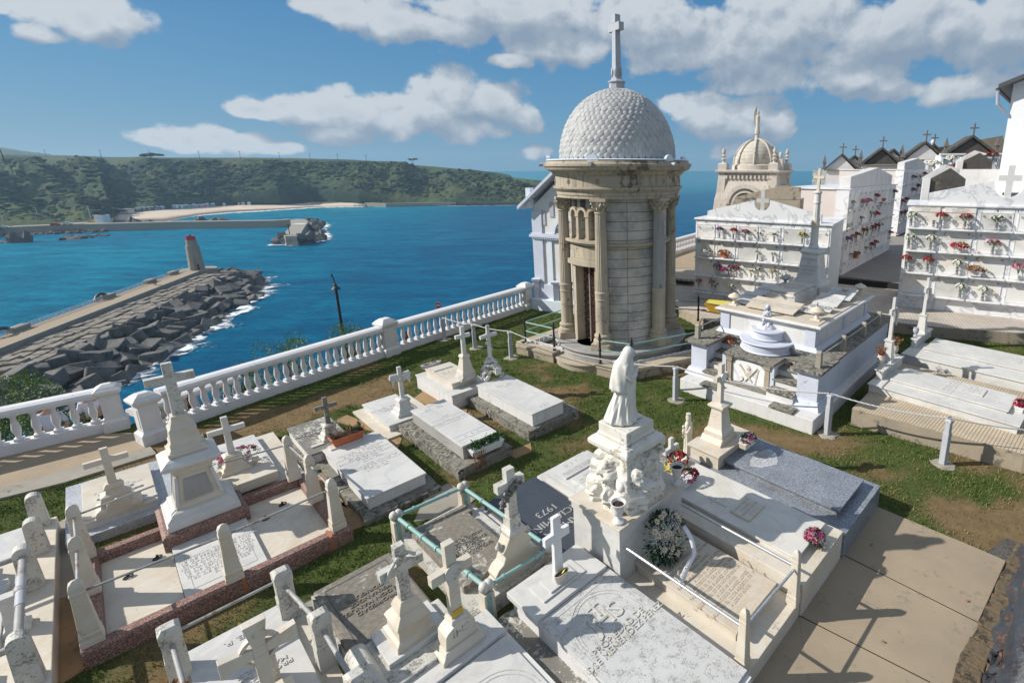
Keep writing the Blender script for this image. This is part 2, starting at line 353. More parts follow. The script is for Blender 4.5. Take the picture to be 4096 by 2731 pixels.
X['leafdk'] = plain('leaf_dark', (.02,.06,.025), .6, var=.4, vscale=40)
X['leafbush'] = plain('bush_leaf', (.10,.17,.03), .6, var=.45, vscale=6)
X['glassdark'] = plain('dark_glass', (.02,.03,.04), .1, spec=.8)
X['skin'] = plain('skin', (.45,.26,.18), .6)
def brick_mat(name, c1, c2, mortar, sx_, sy_, ms=.02, ang=0, rough=.8, bmp=.003):
 m_, nt, b, p = pr(name, rough)
 mp = nt.add('ShaderNodeMapping', {0: p, 'Rotation': (0, 0, -ang)}).outputs[0]
 br = nt.add('ShaderNodeTexBrick', {'Vector': mp, 'Color1': (*c1, 1), 'Color2': (*c2, 1), 'Mortar': (*mortar, 1), 'Scale': 1, 'Mortar Size': ms, 'Brick Width': sx_, 'Row Height': sy_, 'Mortar Smooth': .3}, offset=0)
 k = nt.ramp(nt.noise(p, 1.6, 5, .65), [(.3, .8), (.7, 1.1)])
 nt._in(b.inputs['Base Color'], nt.mix(1, br.outputs[0], k, 'MULTIPLY')); bump(nt, b, br.outputs[1], -bmp); return m_
X['path'] = stone('path_concrete', (.36, .28, .19), (.29, .23, .165), 1.6, .9, lichen=.06, lcol=(.14, .11, .08), bmp=.003, bscale=70)
# == sea
m_, nt, b, p = pr('sea_water', .25, .09)
big = nt.noise(nt.add('ShaderNodeMapping', {0: p, 'Scale': (.004, .012, .01)}).outputs[0], 1, 5, .6)
sp = nt.add('ShaderNodeSeparateXYZ', {0: p})
bay = nt.smooth(nt.m('ADD', nt.m('MULTIPLY', sp.outputs[0], -1), nt.m('ADD', nt.m('MULTIPLY', sp.outputs[1], -.15), nt.m('MULTIPLY', big, 90))), 90, 260)
shal = nt.smooth(nt.m('ADD', nt.m('MULTIPLY', sp.outputs[0], -.75), nt.m('MULTIPLY', sp.outputs[1], .72)), 520, 760)
c = nt.mix(bay, (.0, .093, .19), (.002, .20, .30)); c = nt.mix(nt.m('MULTIPLY', shal, .55), c, (.01, .29, .33))
c = nt.mix(nt.ramp(big, [(.40, 0), (.60, .5)]), c, (.002, .14, .25))
def wv_(sx_, sy_, r_, d_, ro): return nt.noise(nt.add('ShaderNodeMapping', {0: p, 'Scale': (sx_, sy_, .2), 'Rotation': (0, 0, r_)}).outputs[0], 1, d_, ro)
swell = wv_(.035, .11, .3, 6, .7); chop = wv_(.22, .55, .35, 8, .75)
w_ = nt.m('ADD', nt.m('MULTIPLY', swell, .55), nt.m('MULTIPLY', chop, .45))
c = nt.mix(nt.ramp(w_, [(.40, .7), (.56, 0)]), c, (.0015, .04, .11)); c = nt.mix(nt.ramp(w_, [(.54, 0), (.66, .45)]), c, (.01, .24, .34))
cap = wv_(.075, .2, .3, 8, .78)
c = nt.mix(nt.m('MULTIPLY', nt.ramp(cap, [(.70, 0), (.72, 1)]), .85), c, (.7, .75, .78))
nt._in(b.inputs['Base Color'], c); nt._in(b.inputs['Roughness'], .35); b.inputs['IOR'].default_value = 1.09; b.inputs['Specular IOR Level'].default_value = .5
bump(nt, b, nt.m('ADD', nt.m('MULTIPLY', swell, 2.6), chop), 1.0, .6)
X['sea'] = m_
s = MB(); s.add([(-30000, -200, SEA), (30000, -200, SEA), (30000, 30000, SEA), (-30000, 30000, SEA)], [(0, 1, 2, 3)]); setting('sea', s, X['sea'])
# foam: a broken white sheet on the water
m_, nt, b, p = pr('foam', .8, .2)
nt._in(b.inputs['Base Color'], (.72, .75, .77)); m_.blend_method = 'HASHED' if hasattr(m_, 'blend_method') else None
f = nt.noise(nt.add('ShaderNodeMapping', {0: p, 'Scale': (.22, .22, .2), 'Rotation': (0, 0, .4)}).outputs[0], 1, 9, .74, .6)
uvw = nt.add('ShaderNodeAttribute', attribute_name='edge').outputs['Fac']
nt._in(b.inputs['Alpha'], nt.ramp(nt.m('ADD', nt.m('MULTIPLY', nt.m('SUBTRACT', f, .5), 2.3), uvw), [(.54, 0), (.78, 1)])); X['foam'] = m_
def foam(name, inner, outer, z=SEA+.25):
 """strip between two lines; thins out seawards"""
 mb = MB(); k = 8; N = len(inner)
 e = []
 for i in range(N):
  for j in range(k+1):
   t = j/k; a = Vector(inner[i]); c_ = Vector(outer[i]); q = a.lerp(c_, t); mb.v.append((q.x, q.y, z)); e.append(.95-1.05*t if name != 'surf' else .9-.8*abs(t-.35))
 for i in range(N-1):
  for j in range(k): a = i*(k+1)+j; mb.f.append((a, a+1, a+k+2, a+k+1))
 o = mb.obj(name, X['foam']); o['kind'] = 'stuff'
 at_ = o.data.attributes.new('edge', 'FLOAT', 'POINT'); at_.data.foreach_set('value', e); return o
# == headland
m_, nt, b, p = pr('headland_scrub', .95, .1)
ge = nt.add('ShaderNodeNewGeometry'); nz = nt.add('ShaderNodeSeparateXYZ', {0: ge.outputs['Normal']}).outputs[2]
a_ = nt.noise(p, .02, 6, .6); bb = nt.noise(p, .16, 6, .7); c3 = nt.noise(p, .006, 3, .5)
c = nt.mix(nt.ramp(bb, [(.35, 0), (.68, 1)]), (.010, .024, .020), (.036, .060, .032))
c = nt.mix(nt.ramp(a_, [(.5, 0), (.7, .75)]), c, (.085, .085, .042))
c = nt.mix(nt.m('MULTIPLY', nt.ramp(nz, [(.62, 0), (.9, 1)]), nt.ramp(bb, [(.3, .55), (.7, 1)])), c, (.075, .11, .04))
c = nt.mix(nt.ramp(c3, [(.42, .0), (.6, .65)]), c, nt.mix(nt.ramp(bb, [(.3, 0), (.7, 1)]), (.035, .05, .022), (.12, .13, .055)))
c = nt.mix(nt.ramp(nt.noise(p, .011, 4, .6), [(.5, 0), (.62, .7)]), c, (.014, .03, .022))
rk = nt.ramp(nt.noise(p, .05, 7, .7), [(.6, 0), (.68, .8)])
c = nt.mix(nt.m('MULTIPLY', rk, nt.ramp(nz, [(.3, 1), (.6, 0)])), c, (.12, .10, .09))
spz = nt.add('ShaderNodeSeparateXYZ', {0: p}).outputs[2]
c = nt.mix(nt.smooth(nt.m('ADD', spz, nt.m('MULTIPLY', bb, -6)), SEA+1.5, SEA-1), c, (.035, .035, .035))
nt._in(b.inputs['Base Color'], c); bump(nt, b, bb, 3, .8); X['scrub'] = m_
def interp(tab, x):
 if x <= tab[0][0]: return tab[0][1]
 for (a, va), (c_, vc) in zip(tab, tab[1:]):
  if x <= c_: return va+(vc-va)*(x-a)/(c_-a)
 return tab[-1][1]
def pt(c_, l): return [px(c_, *q) for q in l]
SKY_L = sorted([(-140, 160)]+pt('1', [(0,266),(60,262),(250,268),(600,275),(1000,285),(1250,282),(1400,287),(2352,290)])+pt('2', [(400,293),(800,301),(1100,318),(1300,320),(1400,340),(1600,355),(1800,375),(2000,392),(2150,410),(2220,425),(2250,447),(2352,458)])+pt('d2', [(0,22),(280,48)])+[(552,182),(560,190),(566,200)])
FOOT = [(-140, 240, SEA+6), (*px('1',0,862), SEA+5), (*px('1',450,845), SEA+5), (*px('1',850,828), SEA+5), (*px('1',885,765), SEA+5), (*px('1',912,738), SEA+5), (*px('1',1100,720), SEA+5), (*px('1',1500,692), SEA+5), (*px('1',1900,668), SEA+5), (*px('1',2352,664), SEA+5), (*px('2',500,656), SEA+4), (*px('2',900,665), SEA+4), (*px('2',1180,690), SEA), (*px('2',1700,690), SEA), (*px('2',2352,684), SEA), (*px('d2',130,232), SEA), (566, 203.5, SEA)]
NX, NYY = 560, 110
def foot_at(x):
 y = interp([(a, c_) for a, c_, _ in FOOT], x); z = interp([(a, c_) for a, _, c_ in FOOT], x)
 r = ray(x, y); return Vector((0, 0, H)) + r*((z-H)/r.z)
hv = []; mbh = MB()
for i in range(NX+1):
 x = -140+706*i/NX; f_ = foot_at(x); sy_ = interp(SKY_L, x); r = ray(x, sy_)
 wd = interp([(-140, 200), (60, 300), (100, 260), (150, 130), (250, 70), (330, 110), (420, 170), (500, 190), (566, 60)], x)
 wd *= 1+.25*mn.noise(Vector((x*.02, 3.3, 0)))
 d1_ = f_.y+wd; top = H+r.z/r.y*d1_; hx = ray(x, 170.2); hr = hx.x/hx.y
 for j in range(NYY+1):
  t = j/NYY*1.9
  d = f_.y+wd*t if t < 1 else d1_+(t-1)*480
  if t < 1:
   st = interp([(-140, .9), (50, 1.3), (105, 1.5), (150, .7), (250, .42), (330, .45), (420, .7), (566, .8)], x)
   k = t**st; z = f_.z+(top-f_.z)*k
   e = max(0, sin(pi*min(1, t*1.02)))**.7 if t < .98 else 0
   pp = Vector((hr*d, d, 0))
   n1 = mn.fractal(Vector((pp.x*.012+pp.y*.004, pp.y*.003, 1)), .8, 2.1, 5); n2 = mn.fractal(Vector((pp.x*.05, pp.y*.05, 5)), .7, 2.1, 4)
   z += e*(n1*17+n2*5)
   sp_ = math.exp(-((x-455)/70)**2)*math.exp(-((t-.28)/.2)**2)*9; z += sp_
   if x < 170: z += e*6*sin((x+90*t)*.09)
   z = max(z, f_.z)
  else:
   z = H+ (top-H)*d/d1_ + (t-1)*(7 if x < 400 else -4) - (t-1)**2*6 + .8*mn.noise(Vector((hr*d*.03, d*.03, 2)))*min(1, (t-1)*8)
  hv.append((hr*d, d, z))
mbh.v = hv
for i in range(NX):
 for j in range(NYY): a = i*(NYY+1)+j; mbh.f.append((a, a+NYY+1, a+NYY+2, a+1))
for i in range(NX):      # the face below the foot, down into the water
 pass
hl = setting('headland', mbh, X['scrub'], True)
# bushes all over the slope
bs = MB(); bm = bmesh.new(); bmesh.ops.create_icosphere(bm, subdivisions=1, radius=1); ico = ([v.co.copy() for v in bm.verts], [tuple(v.index for v in f.verts) for f in bm.faces]); bm.free()
def quick_blob(mb, c_, r, seed, amp=.35):
 k = len(mb.v)
 for v in ico[0]:
  q = 1+amp*mn.noise(v*1.7+Vector((seed*1.7, seed, 0)))*2; mb.v.append((c_[0]+v.x*r[0]*q, c_[1]+v.y*r[1]*q, c_[2]+v.z*r[2]*q))
 mb.f += [tuple(i+k for i in f) for f in ico[1]]
rnd = random.Random(3); cnt = 0
while cnt < 3600:
 i = rnd.randrange(NX); j = rnd.randrange(3, int(NYY*.46)); q = hv[i*(NYY+1)+j]
 if mn.noise(Vector((q[0]*.02, q[1]*.02, 9))) < -.12 and rnd.random() < .8: continue
 s_ = rnd.uniform(1.0, 3.6)*(1 if q[1] > 420 else .7)*(.5 if j < 6 else 1); quick_blob(bs, (q[0], q[1], q[2]+s_*.15), (s_*rnd.uniform(.9, 1.5), s_, s_*.75), cnt); cnt += 1
o = bs.obj('hillside_shrubs', X['scrub'], None, True); tag(o, 'dense dark green scrub covering the cliffs across the bay', 'scrub', kind='stuff')
# far second ridge with its wood
m2 = MB(); K = 400
for i in range(K+1):
 x = -140+480*i/K; y = interp([(-140, 132), (0, 146), (30, 151), (60, 155), (130, 157.5), (210, 160.5), (280, 161.5), (340, 166)], x)-.9*abs(mn.fractal(Vector((x*.35, 0, 0)), .7, 2, 4))*1.6
 hr = ray(x, 170.2); hr = hr.x/hr.y; r = ray(x, y); dd = 1500 if x > 32 else 2100
 dd = 1500; zt = H+r.z/r.y*dd
 m2.v += [(hr*(dd-260), dd-260, -25), (hr*(dd-60), dd-60, zt-9), (hr*dd, dd, zt), (hr*(dd+300), dd+300, -30)]
for i in range(K):
 for j in range(3): a = i*4+j; m2.f.append((a, a+4, a+5, a+1))
setting('far_hills', m2, X['scrub'], True)
# a lone umbrella tree, and trees on the skyline
def far_tree(x, y, hgt, wd_, label, d=None, kind=0):
 r = ray(x, y); d = d or 640; q = Vector((0, 0, H))+r*(d/r.y)
 t = Th('tree', label, 'tree', at=q, group='trees on the headland skyline')
 tr = MB().tube([(q.x, q.y, q.z-1), (q.x+.3, q.y, q.z+hgt*.5), (q.x+1, q.y, q.z+hgt*.8)], [.45, .35, .2], 6)
 tr.tube([(q.x+.3, q.y, q.z+hgt*.45), (q.x-wd_*.3, q.y, q.z+hgt*.8)], [.25, .12], 5); t.part('trunk', tr, X['wood'])
 cr = MB()
 for k in range(9): quick_blob(cr, (q.x+rnd.uniform(-1, 1)*wd_*.45, q.y+rnd.uniform(-1, 1)*wd_*.3, q.z+hgt*(.85 if kind else .6)+rnd.uniform(-.1, .25)*hgt*(.5 if kind else 1)), (wd_*.25, wd_*.25, hgt*(.13 if kind else .3)), k*3)
 t.part('crown', cr, X['scrub'], smooth=True)
far_tree(*px('2', 1395, 340), 9, 11, 'lone flat-topped tree standing on the bare ridge of the headland', 745, 1)
far_tree(*px('1', 1290, 284), 6, 20, 'broad dark round tree breaking the skyline of the headland plateau', 640)
for k, (xx, c_) in enumerate([(25,'1'),(395,'1'),(868,'1'),(1287,'1'),(1708,'1'),(2058,'1'),(257,'2'),(518,'2'),(754,'2'),(998,'2')]):
 yb, yt = {0:(262,168)}.get(k, (interp([(0, 270), (2352, 290)], xx) if c_ == '1' else interp([(0, 291), (1100, 322)], xx), 0)), 0
 yb = yb if not isinstance(yb, tuple) else yb[0]
 x1, y1 = px(c_, xx, yb); r = ray(x1, y1); dd = 330 if k == 0 else 660; q = Vector((0, 0, H))+r*(dd/r.y); hh = 23 if k == 0 else 9.5
 mb = MB().tube([(q.x, q.y, q.z-2), (q.x-(.12*hh if k == 0 else 0), q.y, q.z+hh)], [.3, .16], 5); mb.box(q.x-1.6, q.x+1.6, q.y-.15, q.y+.15, q.z+hh-.9, q.z+hh-.6)
 o = mb.obj('utility_pole', X['iron']); q0 = Vector((q.x, q.y, q.z)); o.data.transform(TR(*(-q0))); o.location = q0
 tag(o, 'tall leaning electricity pole at the far left of the headland skyline' if k == 0 else 'thin dark utility pole standing on the far ridge skyline', 'pole', 'utility poles on the ridge')
# == beach, promenade and huts
m_, nt, b, p = pr('beach_sand', .9, .1)
ed = nt.add('ShaderNodeAttribute', attribute_name='edge').outputs['Fac']
c = nt.mix(nt.ramp(nt.noise(p, .03, 5), [(.35, 0), (.65, 1)]), (.62, .51, .40), (.50, .42, .34))
c = nt.mix(nt.ramp(nt.m('ADD', ed, nt.m('MULTIPLY', nt.noise(p, .02, 4), .2)), [(.8, 0), (.95, 1)]), c, (.15, .12, .09)); nt._in(b.inputs['Base Color'], c); X['sand'] = m_
WATER = [px('1', 900, 842), px('1', 1040, 836), px('1', 1400, 830), px('1', 1500, 812), px('1', 1700, 772), px('1', 2000, 745), px('1', 2352, 726), px('2', 200, 726), px('2', 600, 700), px('2', 1000, 694)]
sb = MB(); sb_e = []; NB = 60
inn = []
for i in range(NB+1):
 x = WATER[0][0]+(WATER[-1][0]-WATER[0][0])*i/NB; fp = foot_at(max(x, px('1', 905, 740)[0])); y = interp(WATER, x); r = ray(x, y); wp = Vector((0, 0, H))+r*((SEA-H)/r.z)
 r2 = ray(x, interp([(a, c_) for a, c_, _ in FOOT], x)); fp = Vector((0, 0, H))+r2*((SEA+4-H)/r2.z)
 inn.append((wp, fp))
 for j in range(6):
  t = j/5; q = fp.lerp(wp, t); q.z = SEA+4*(1-t)**1.2+.05-.25*(t == 1); sb.v.append(tuple(q)); sb_e.append(t)
for i in range(NB):
 for j in range(5): a = i*6+j; sb.f.append((a, a+1, a+7, a+6))
o = setting('beach', sb, X['sand'], True); at_ = o.data.attributes.new('edge', 'FLOAT', 'POINT'); at_.data.foreach_set('value', sb_e)
foam('surf', [w_.lerp(f_, .02) for w_, f_ in inn[12:]], [w_+Vector((8, -9-10*min(1, (len(inn)-i_)/30), 0)) for i_, (w_, f_) in enumerate(inn[12:])])
sp_ = [foot_at(px('2', 1180+i*60, 0)[0]) for i in range(24)]
foam('shore_foam', [q+Vector((0, 1, 0)) for q in sp_], [q+Vector((2, -14, 0)) for q in sp_])
# concrete sea walk below the cliff on the right
def ribbon(name, pts_, wdt, z0, z1, mat, label=None, cat=None, kind='structure'):
 mb = MB()
 P3 = [Vector((q[0], q[1], 0)) for q in pts_]
 for i, q in enumerate(P3):
  d = (P3[min(i+1, len(P3)-1)]-P3[max(0, i-1)]).normalized(); nn_ = Vector((-d.y, d.x, 0))
  for (o_, z_) in ((0, z0), (0, z1), (wdt, z1), (wdt, z0)): v = q+nn_*o_; mb.v.append((v.x, v.y, z_))
 for i in range(len(P3)-1):
  for j in range(4): a = i*4+j; c_ = i*4+(j+1) % 4; mb.f.append((a, c_, c_+4, a+4))
 mb.f += [(0, 1, 2, 3), tuple(len(mb.v)-k_ for k_ in (1, 2, 3, 4))]
 bmm = bmesh.new(); me = mb.mesh(name); bmm.from_mesh(me); bmesh.ops.recalc_face_normals(bmm, faces=bmm.faces); bmm.to_mesh(me); bmm.free()
 o_ = bpy.data.objects.new(name, me); COL.objects.link(o_); me.materials.append(mat)
 if kind: o_['kind'] = kind
 tag(o_, label, cat); return o_
ribbon('sea_walk', [W('2', x, y, SEA+4) for x, y in [(520,662),(900,662),(1160,670),(1500,664),(1760,660)]], 5, SEA-1, SEA+4.2, X['concrete'])
ribbon('coast_road', [W('1', x, y, SEA+5) for x, y in [(-420,905),(0,876),(450,856),(840,836)]], 14, SEA-1, SEA+5.2, X['concrete'])
rr = random.Random(5)
rb = MB()
for i in range(420):
 t = rr.random(); x = -300+1200*t if i < 300 else rr.uniform(200, 1200); y = interp([(-300, 945), (0, 925), (500, 915), (900, 895)], x)+rr.uniform(-12, 14) if i < 300 else interp([(200, 672), (1200, 690)], x)+rr.uniform(-6, 8)
 q = W('1' if i < 300 else '2', x, y, SEA+.3); s_ = rr.uniform(.6, 2.2); quick_blob(rb, (q.x, q.y, q.z+rr.uniform(-.5, .6)), (s_, s_*.9, s_*.7), i, .4)
o = rb.obj('shore_rocks', X['slate'], None); tag(o, 'dark tumbled boulders along the foot of the far shore wall', 'rocks', kind='stuff')
for k, (c_, x, y, w_, h_, lab) in enumerate([('1',170,1003,5.5,6,'jagged dark sea stack rising from the shallows at the far left'),('1',60,1003,6,1.2,'low dark flat rock beside the sea stack'),('1',650,970,9,2.6,'long low dark reef rock in the turquoise bay'),('1',820,948,7,1.2,'thin dark reef rock just right of the long reef'),('1',785,963,1.3,1,'tiny dark rock at the right end of the long reef'),
      ('1',1160,838,5,4.5,'rounded dark boulder on the sand behind the far wall'),('1',1265,835,6,2.5,'low dark boulder on the sand right of the rounded one'),('1',1700,822,6,4,'rough dark beach rock near the waterline'),('1',1830,818,11,3,'long rough dark rock at the edge of the surf')]):
 q = W(c_, x, y, SEA+(0 if y > 900 else 1.5)); mb = MB()
 for j in range(6): quick_blob(mb, (rr.uniform(-1, 1)*w_*.6, rr.uniform(-1, 1)*w_*.3, h_*.15*rr.random()), (w_*.45, w_*.4, h_*rr.uniform(.5, 1)), j+k*9, .5)
 o = mb.obj('sea_rock', X['slate']); o.location = q; tag(o, lab, 'rock', 'rocks in the bay')
# huts
hut = Th('beach_hut', 'tiny striped beach hut in the row below the cliff', 'beach hut', at=(0, 0, 0), group='beach huts behind the sand')
hut.part('wall', MB().box(-1, 1, -1, 1, 0, 2.6), X['white']); hut.part('roof', MB().prism([(-1.15, 2.6), (1.15, 2.6), (0, 3.4)], -1.15, 1.15, RX(R(90))), X['bluewall']); hut.part('door', MB().box(-.45, .45, -1.05, -1, 0, 2), X['teal'])
hc = [X['white'], plain('hut_blue', (.25, .42, .62)), plain('hut_teal', (.10, .32, .36)), plain('hut_red', (.5, .12, .12))]
hut.o.location = W('1', 1170, 731, SEA+3.6)
hx = [1190,1215,1228,1265,1278,1305,1330,1345,1358,1370,1385,1398,1492,1512,1532,1552,1575,1595,1612,1640,1665,1685,1700,1715,1735,1752,1775,1812,1828,1920,2046,2082,2132]
for i, x in enumerate(hx):
 q = W('1', x, interp([(1170, 731), (1400, 716), (1840, 691), (2140, 681)], x), SEA+3.6)
 c_ = copy_tree(hut.o, loc=q, scale=rr.uniform(.8, 1.1)); ci = rr.choice([0, 1, 1, 2, 3])
 c_['label'] = ['white beach hut in the row below the cliff', 'pale blue beach hut in the row below the cliff', 'dark teal beach hut in the row below the cliff', 'red beach hut in the row below the cliff'][ci]
 wl = [k_ for k_ in c_.children if k_.name.startswith('wall')][0]; wl.data = wl.data.copy(); wl.data.materials[0] = hc[ci]
kq = W('1', 1040, 742, SEA+4)
t = Th('beach_bar', 'long low flat-roofed beach bar at the left end of the sand', 'building', at=kq)
t.part('wall', MB().box(kq.x-9, kq.x+9, kq.y-3, kq.y+3, kq.z-1, kq.z+2.4), X['plaster']); t.part('roof', MB().box(kq.x-10, kq.x+10, kq.y-4, kq.y+4, kq.z+2.4, kq.z+3), X['concrete']); t.part('opening', MB().box(kq.x-7, kq.x+7, kq.y-3.1, kq.y-3, kq.z+.6, kq.z+2), X['glassdark'])
kq = W('1', 885, 832, SEA+5)
t = Th('watch_tower', 'small blue and yellow lifeguard hut on the end of the quay', 'hut', at=kq)
t.part('wall', MB().box(kq.x-3, kq.x+3, kq.y-2.5, kq.y+2.5, kq.z, kq.z+5), X['bluewall']); t.part('roof', MB().box(kq.x-3.5, kq.x+2.5, kq.y-3, kq.y+3, kq.z+5, kq.z+5.4), X['white']); t.part('lookout', MB().box(kq.x-1.5, kq.x+1.5, kq.y-1.5, kq.y+1.5, kq.z+5.4, kq.z+8), X['glassdark']); t.part('annex', MB().box(kq.x-5.5, kq.x-3, kq.y-2, kq.y+2, kq.z, kq.z+2.5), X['yellow'])
def far_car(c_, x, y, mat, lab):
 q = W(c_, x, y, SEA+5.2); t = Th('parked_car', lab, 'car', at=at_world(q, R(25)), ang=R(25), group='cars on the coast road'); a = t.at
 t.part('body', MB().add(*(lambda P_: ([(a.x+i_, a.y+j_, a.z+k_) for j_ in (-1, 1) for i_, k_ in P_], [tuple(range(len(P_))), tuple(range(2*len(P_)-1, len(P_)-1, -1))]+[(i_, i_+len(P_), (i_+1) % len(P_)+len(P_), (i_+1) % len(P_)) for i_ in range(len(P_))]))([(-2.4, .4), (2.4, .4), (2.4, 1), (1.3, 1.15), (.6, 1.7), (-1.6, 1.7), (-2.4, 1.1)])), mat)
 t.part('windscreen', MB().box(a.x-1.5, a.x+.8, a.y-1.02, a.y+1.02, a.z+1.15, a.z+1.6), X['glassdark'])
 for sx_ in (-1.5, 1.5): t.part('wheel', MB().lathe([(.4, -1.05), (.4, 1.05)], 10, M=TR(a.x+sx_, a.y, a.z+.4) @ RX(R(90))), X['black'])
far_car('1', 45, 880, X['white'], 'white car leftmost on the far coast road'); far_car('1', 478, 856, X['red'], 'red car on the far coast road'); far_car('1', 583, 850, X['white'], 'white car just right of the red car on the coast road')
def far_lamp(c_, xb, yb, hh, lab, lean=0):
 q = W(c_, xb, yb, SEA+5.2); t = Th('street_lamp', lab, 'street lamp', at=q, group='lamps along the coast road')
 t.part('pole', MB().tube([(q.x, q.y, q.z), (q.x, q.y, q.z+hh)], .22, 6), X['greypost']); t.part('lamp_head', MB().box(q.x-1.4, q.x+.3, q.y-.3, q.y+.3, q.z+hh, q.z+hh+.35), X['greypost'])
far_lamp('1', 785, 828, 11, 'street lamp by the blue hut on the coast road'); far_lamp('1', 336, 826, 10, 'street lamp in the middle of the coast road'); far_lamp('1', 34, 858, 10, 'street lamp at the far left of the coast road')
# == people far away
def person(q, rz, top, legs, lab, sc=1, group=None, walk=.15, bend=0, arms=.1):
 """a skinned figure; clothes are shells over it"""
 t = Th('person', lab, 'person', at=at_world(q, rz), ang=rz, group=group); a = t.at
 J = [(0,0,.95),(0,0,1.18),(0,bend*.3,1.42),(0,bend*.5,1.53),(0,bend*.6,1.66),
         (.17,bend*.3,1.42),(.23,bend*.3+arms,1.16),(.24,bend*.3+arms*2.2,.92),(-.17,bend*.3,1.42),(-.23,bend*.3-arms,1.16),(-.24,bend*.3-arms*.6+.06,.92),
         (.1,0,.9),(.11,walk,.5),(.11,walk*.8,.08),(.11,walk*.8+.16,.03),(-.1,0,.9),(-.11,-walk*.3,.5),(-.11,-walk*1.4,.1),(-.11,-walk*1.4+.16,.04)]
 Rd = [.15,.14,.15,.06,.105,.07,.045,.032,.07,.045,.032,.1,.06,.04,.035,.1,.06,.04,.035]
 E_ = [(0,1),(1,2),(2,3),(3,4),(2,5),(5,6),(6,7),(2,8),(8,9),(9,10),(0,11),(11,12),(12,13),(13,14),(0,15),(15,16),(16,17),(17,18)]
 def skin(idx, name, mat, grow):
  me = bpy.data.meshes.new(name); ids = sorted(idx); mp = {v: i for i, v in enumerate(ids)}
  me.from_pydata([Vector(J[i])*sc for i in ids], [(mp[a_], mp[b_]) for a_, b_ in E_ if a_ in mp and b_ in mp], []); o = bpy.data.objects.new(name, me); COL.objects.link(o)
  o.modifiers.new('skin', 'SKIN')
  for i, v in enumerate(ids): r_ = (Rd[v]+grow)*sc; me.skin_vertices[0].data[i].radius = (r_, r_)
  me.skin_vertices[0].data[0].use_root = True
  sb_ = o.modifiers.new('sub', 'SUBSURF'); sb_.levels = 1; sb_.render_levels = 1; me.materials.append(mat); o.parent = t.o; return o
 skin(range(19), 'body', X['skin'], 0); skin([0, 1, 2, 5, 6, 8, 9], 'shirt', top, .02); skin([0, 11, 12, 13, 15, 16, 17], 'trousers', legs, .018)
 hb = MB().blob((a.x, a.y+bend*.6*sc-.01, a.z+1.70*sc), (.11*sc, .12*sc, .09*sc), 1, .1); t.part('hair', hb, X['wood'], smooth=True); return t
# == near breakwater with lighthouse
ZP = -29.5
pd = Vector((-.344, .939, 0)).normalized(); pn = Vector((pd.y, -pd.x, 0)); PA = atan2(pd.y, pd.x)
pL = W('1', 1650, 1205, ZP); pO = W('3', 1040, 0, ZP); pO.z = 0
def bw(s_, t_, z_=0): v = pO+pd*s_+pn*t_; return Vector((v.x, v.y, z_))        # along, across (seaward +)
bo = Th('breakwater', 'long concrete breakwater walkway leading out to the lighthouse', 'breakwater', at=at_world((pO.x, pO.y, SEA), PA), ang=PA)
c0 = rot(pO, PA); SE = 48
bo.part('walkway', MB().box(c0.x-75, c0.x+SE, c0.y+.02, c0.y+5.4, SEA-1, ZP), X['path'])
bo.part('wall', MB().box(c0.x-75, c0.x+SE-2, c0.y-.5, c0.y-.0, SEA-1, ZP+.01), X['concrete'])
bo.part('platform', MB().lathe([(5.2, -6), (5.2, .05)], 28, (c0.x+SE+1, c0.y+1.6, ZP)), X['concrete'])
bo.part('core', MB().box(c0.x-75, c0.x+SE+6, c0.y-9, c0.y-.5, SEA-2, ZP-4.2), X['concrete'])
for k, s_ in enumerate((-26, 5, 26, 40)):
 bo.part('bench_block', MB().box(c0.x+s_-2.2, c0.x+s_+2.2, c0.y+4.6, c0.y+6.2, ZP-2, ZP+1), X['concrete'])
X['bwblock'] = stone('breakwater_block', (.31, .265, .205), (.18, .165, .145), .5, .9, lichen=.25, lcol=(.05, .05, .05), lscale=.9, bmp=.15, bscale=1.6, streak=.6)
X['wetblock'] = stone('tumbled_block', (.18, .165, .145), (.07, .074, .078), .4, .85, lichen=.2, lcol=(.035, .035, .035), lscale=.9, bmp=.15, bscale=1.6, streak=.6)
blk = []
def block(q, eu, s_, lab, grp, th=None):
 if not blk:
  for mt in ('bwblock', 'wetblock'): me = MB().box(-.5, .5, -.5, .5, -.5, .5).mesh('block'); me.materials.append(X[mt]); blk.append(me)
 o = bpy.data.objects.new('concrete_block', blk[0 if lab == LB1 else 1]); COL.objects.link(o); o.location = q; o.rotation_euler = eu; o.scale = s_
 tag(o, lab, 'concrete block', grp); bv = o.modifiers.new('bevel', 'BEVEL'); bv.width = .045; bv.segments = 1
 return o
rw = random.Random(11)
LB1, LB2, LB3 = 'flat-laid square concrete block in the neat rows beside the breakwater walkway', 'grey concrete cube tumbled in the sea slope of the breakwater', 'dark concrete block piled at the head of the far breakwater'
nb = 0
for i in range(33):
 s_ = -52+i*3.05
 for j in range(4):
  if s_ > 40 and j > 1 and False: continue
  z_ = ZP-1.0+rw.uniform(-.22, .22)-.12*j
  block(bw(s_+rw.uniform(-.15, .15)+j*.8, 1.9+j*2.35+rw.uniform(-.1, .1), z_-1.3), (rw.uniform(-.02, .02), rw.uniform(-.02, .02), PA+rw.uniform(-.06, .06)), (2.75, 2.15, 2.6), LB1, 'blocks in rows on the breakwater'); nb += 1
WE = [rot(W(c_, x, y, SEA), PA)-c0 for c_, x, y in [('3',760,900),('3',1050,700),('3',1230,600),('3',1440,540),('3',1540,440),('3',1740,340),('3',1880,270),('3',2020,130),('1',2100,1540),('1',2260,1440),('1',2340,1370),('1',2290,1300),('1',1960,1210)]]
wt = sorted([(v.x, -v.y) for v in WE])
def wedge(s_): return interp(wt, s_)
s_ = -64
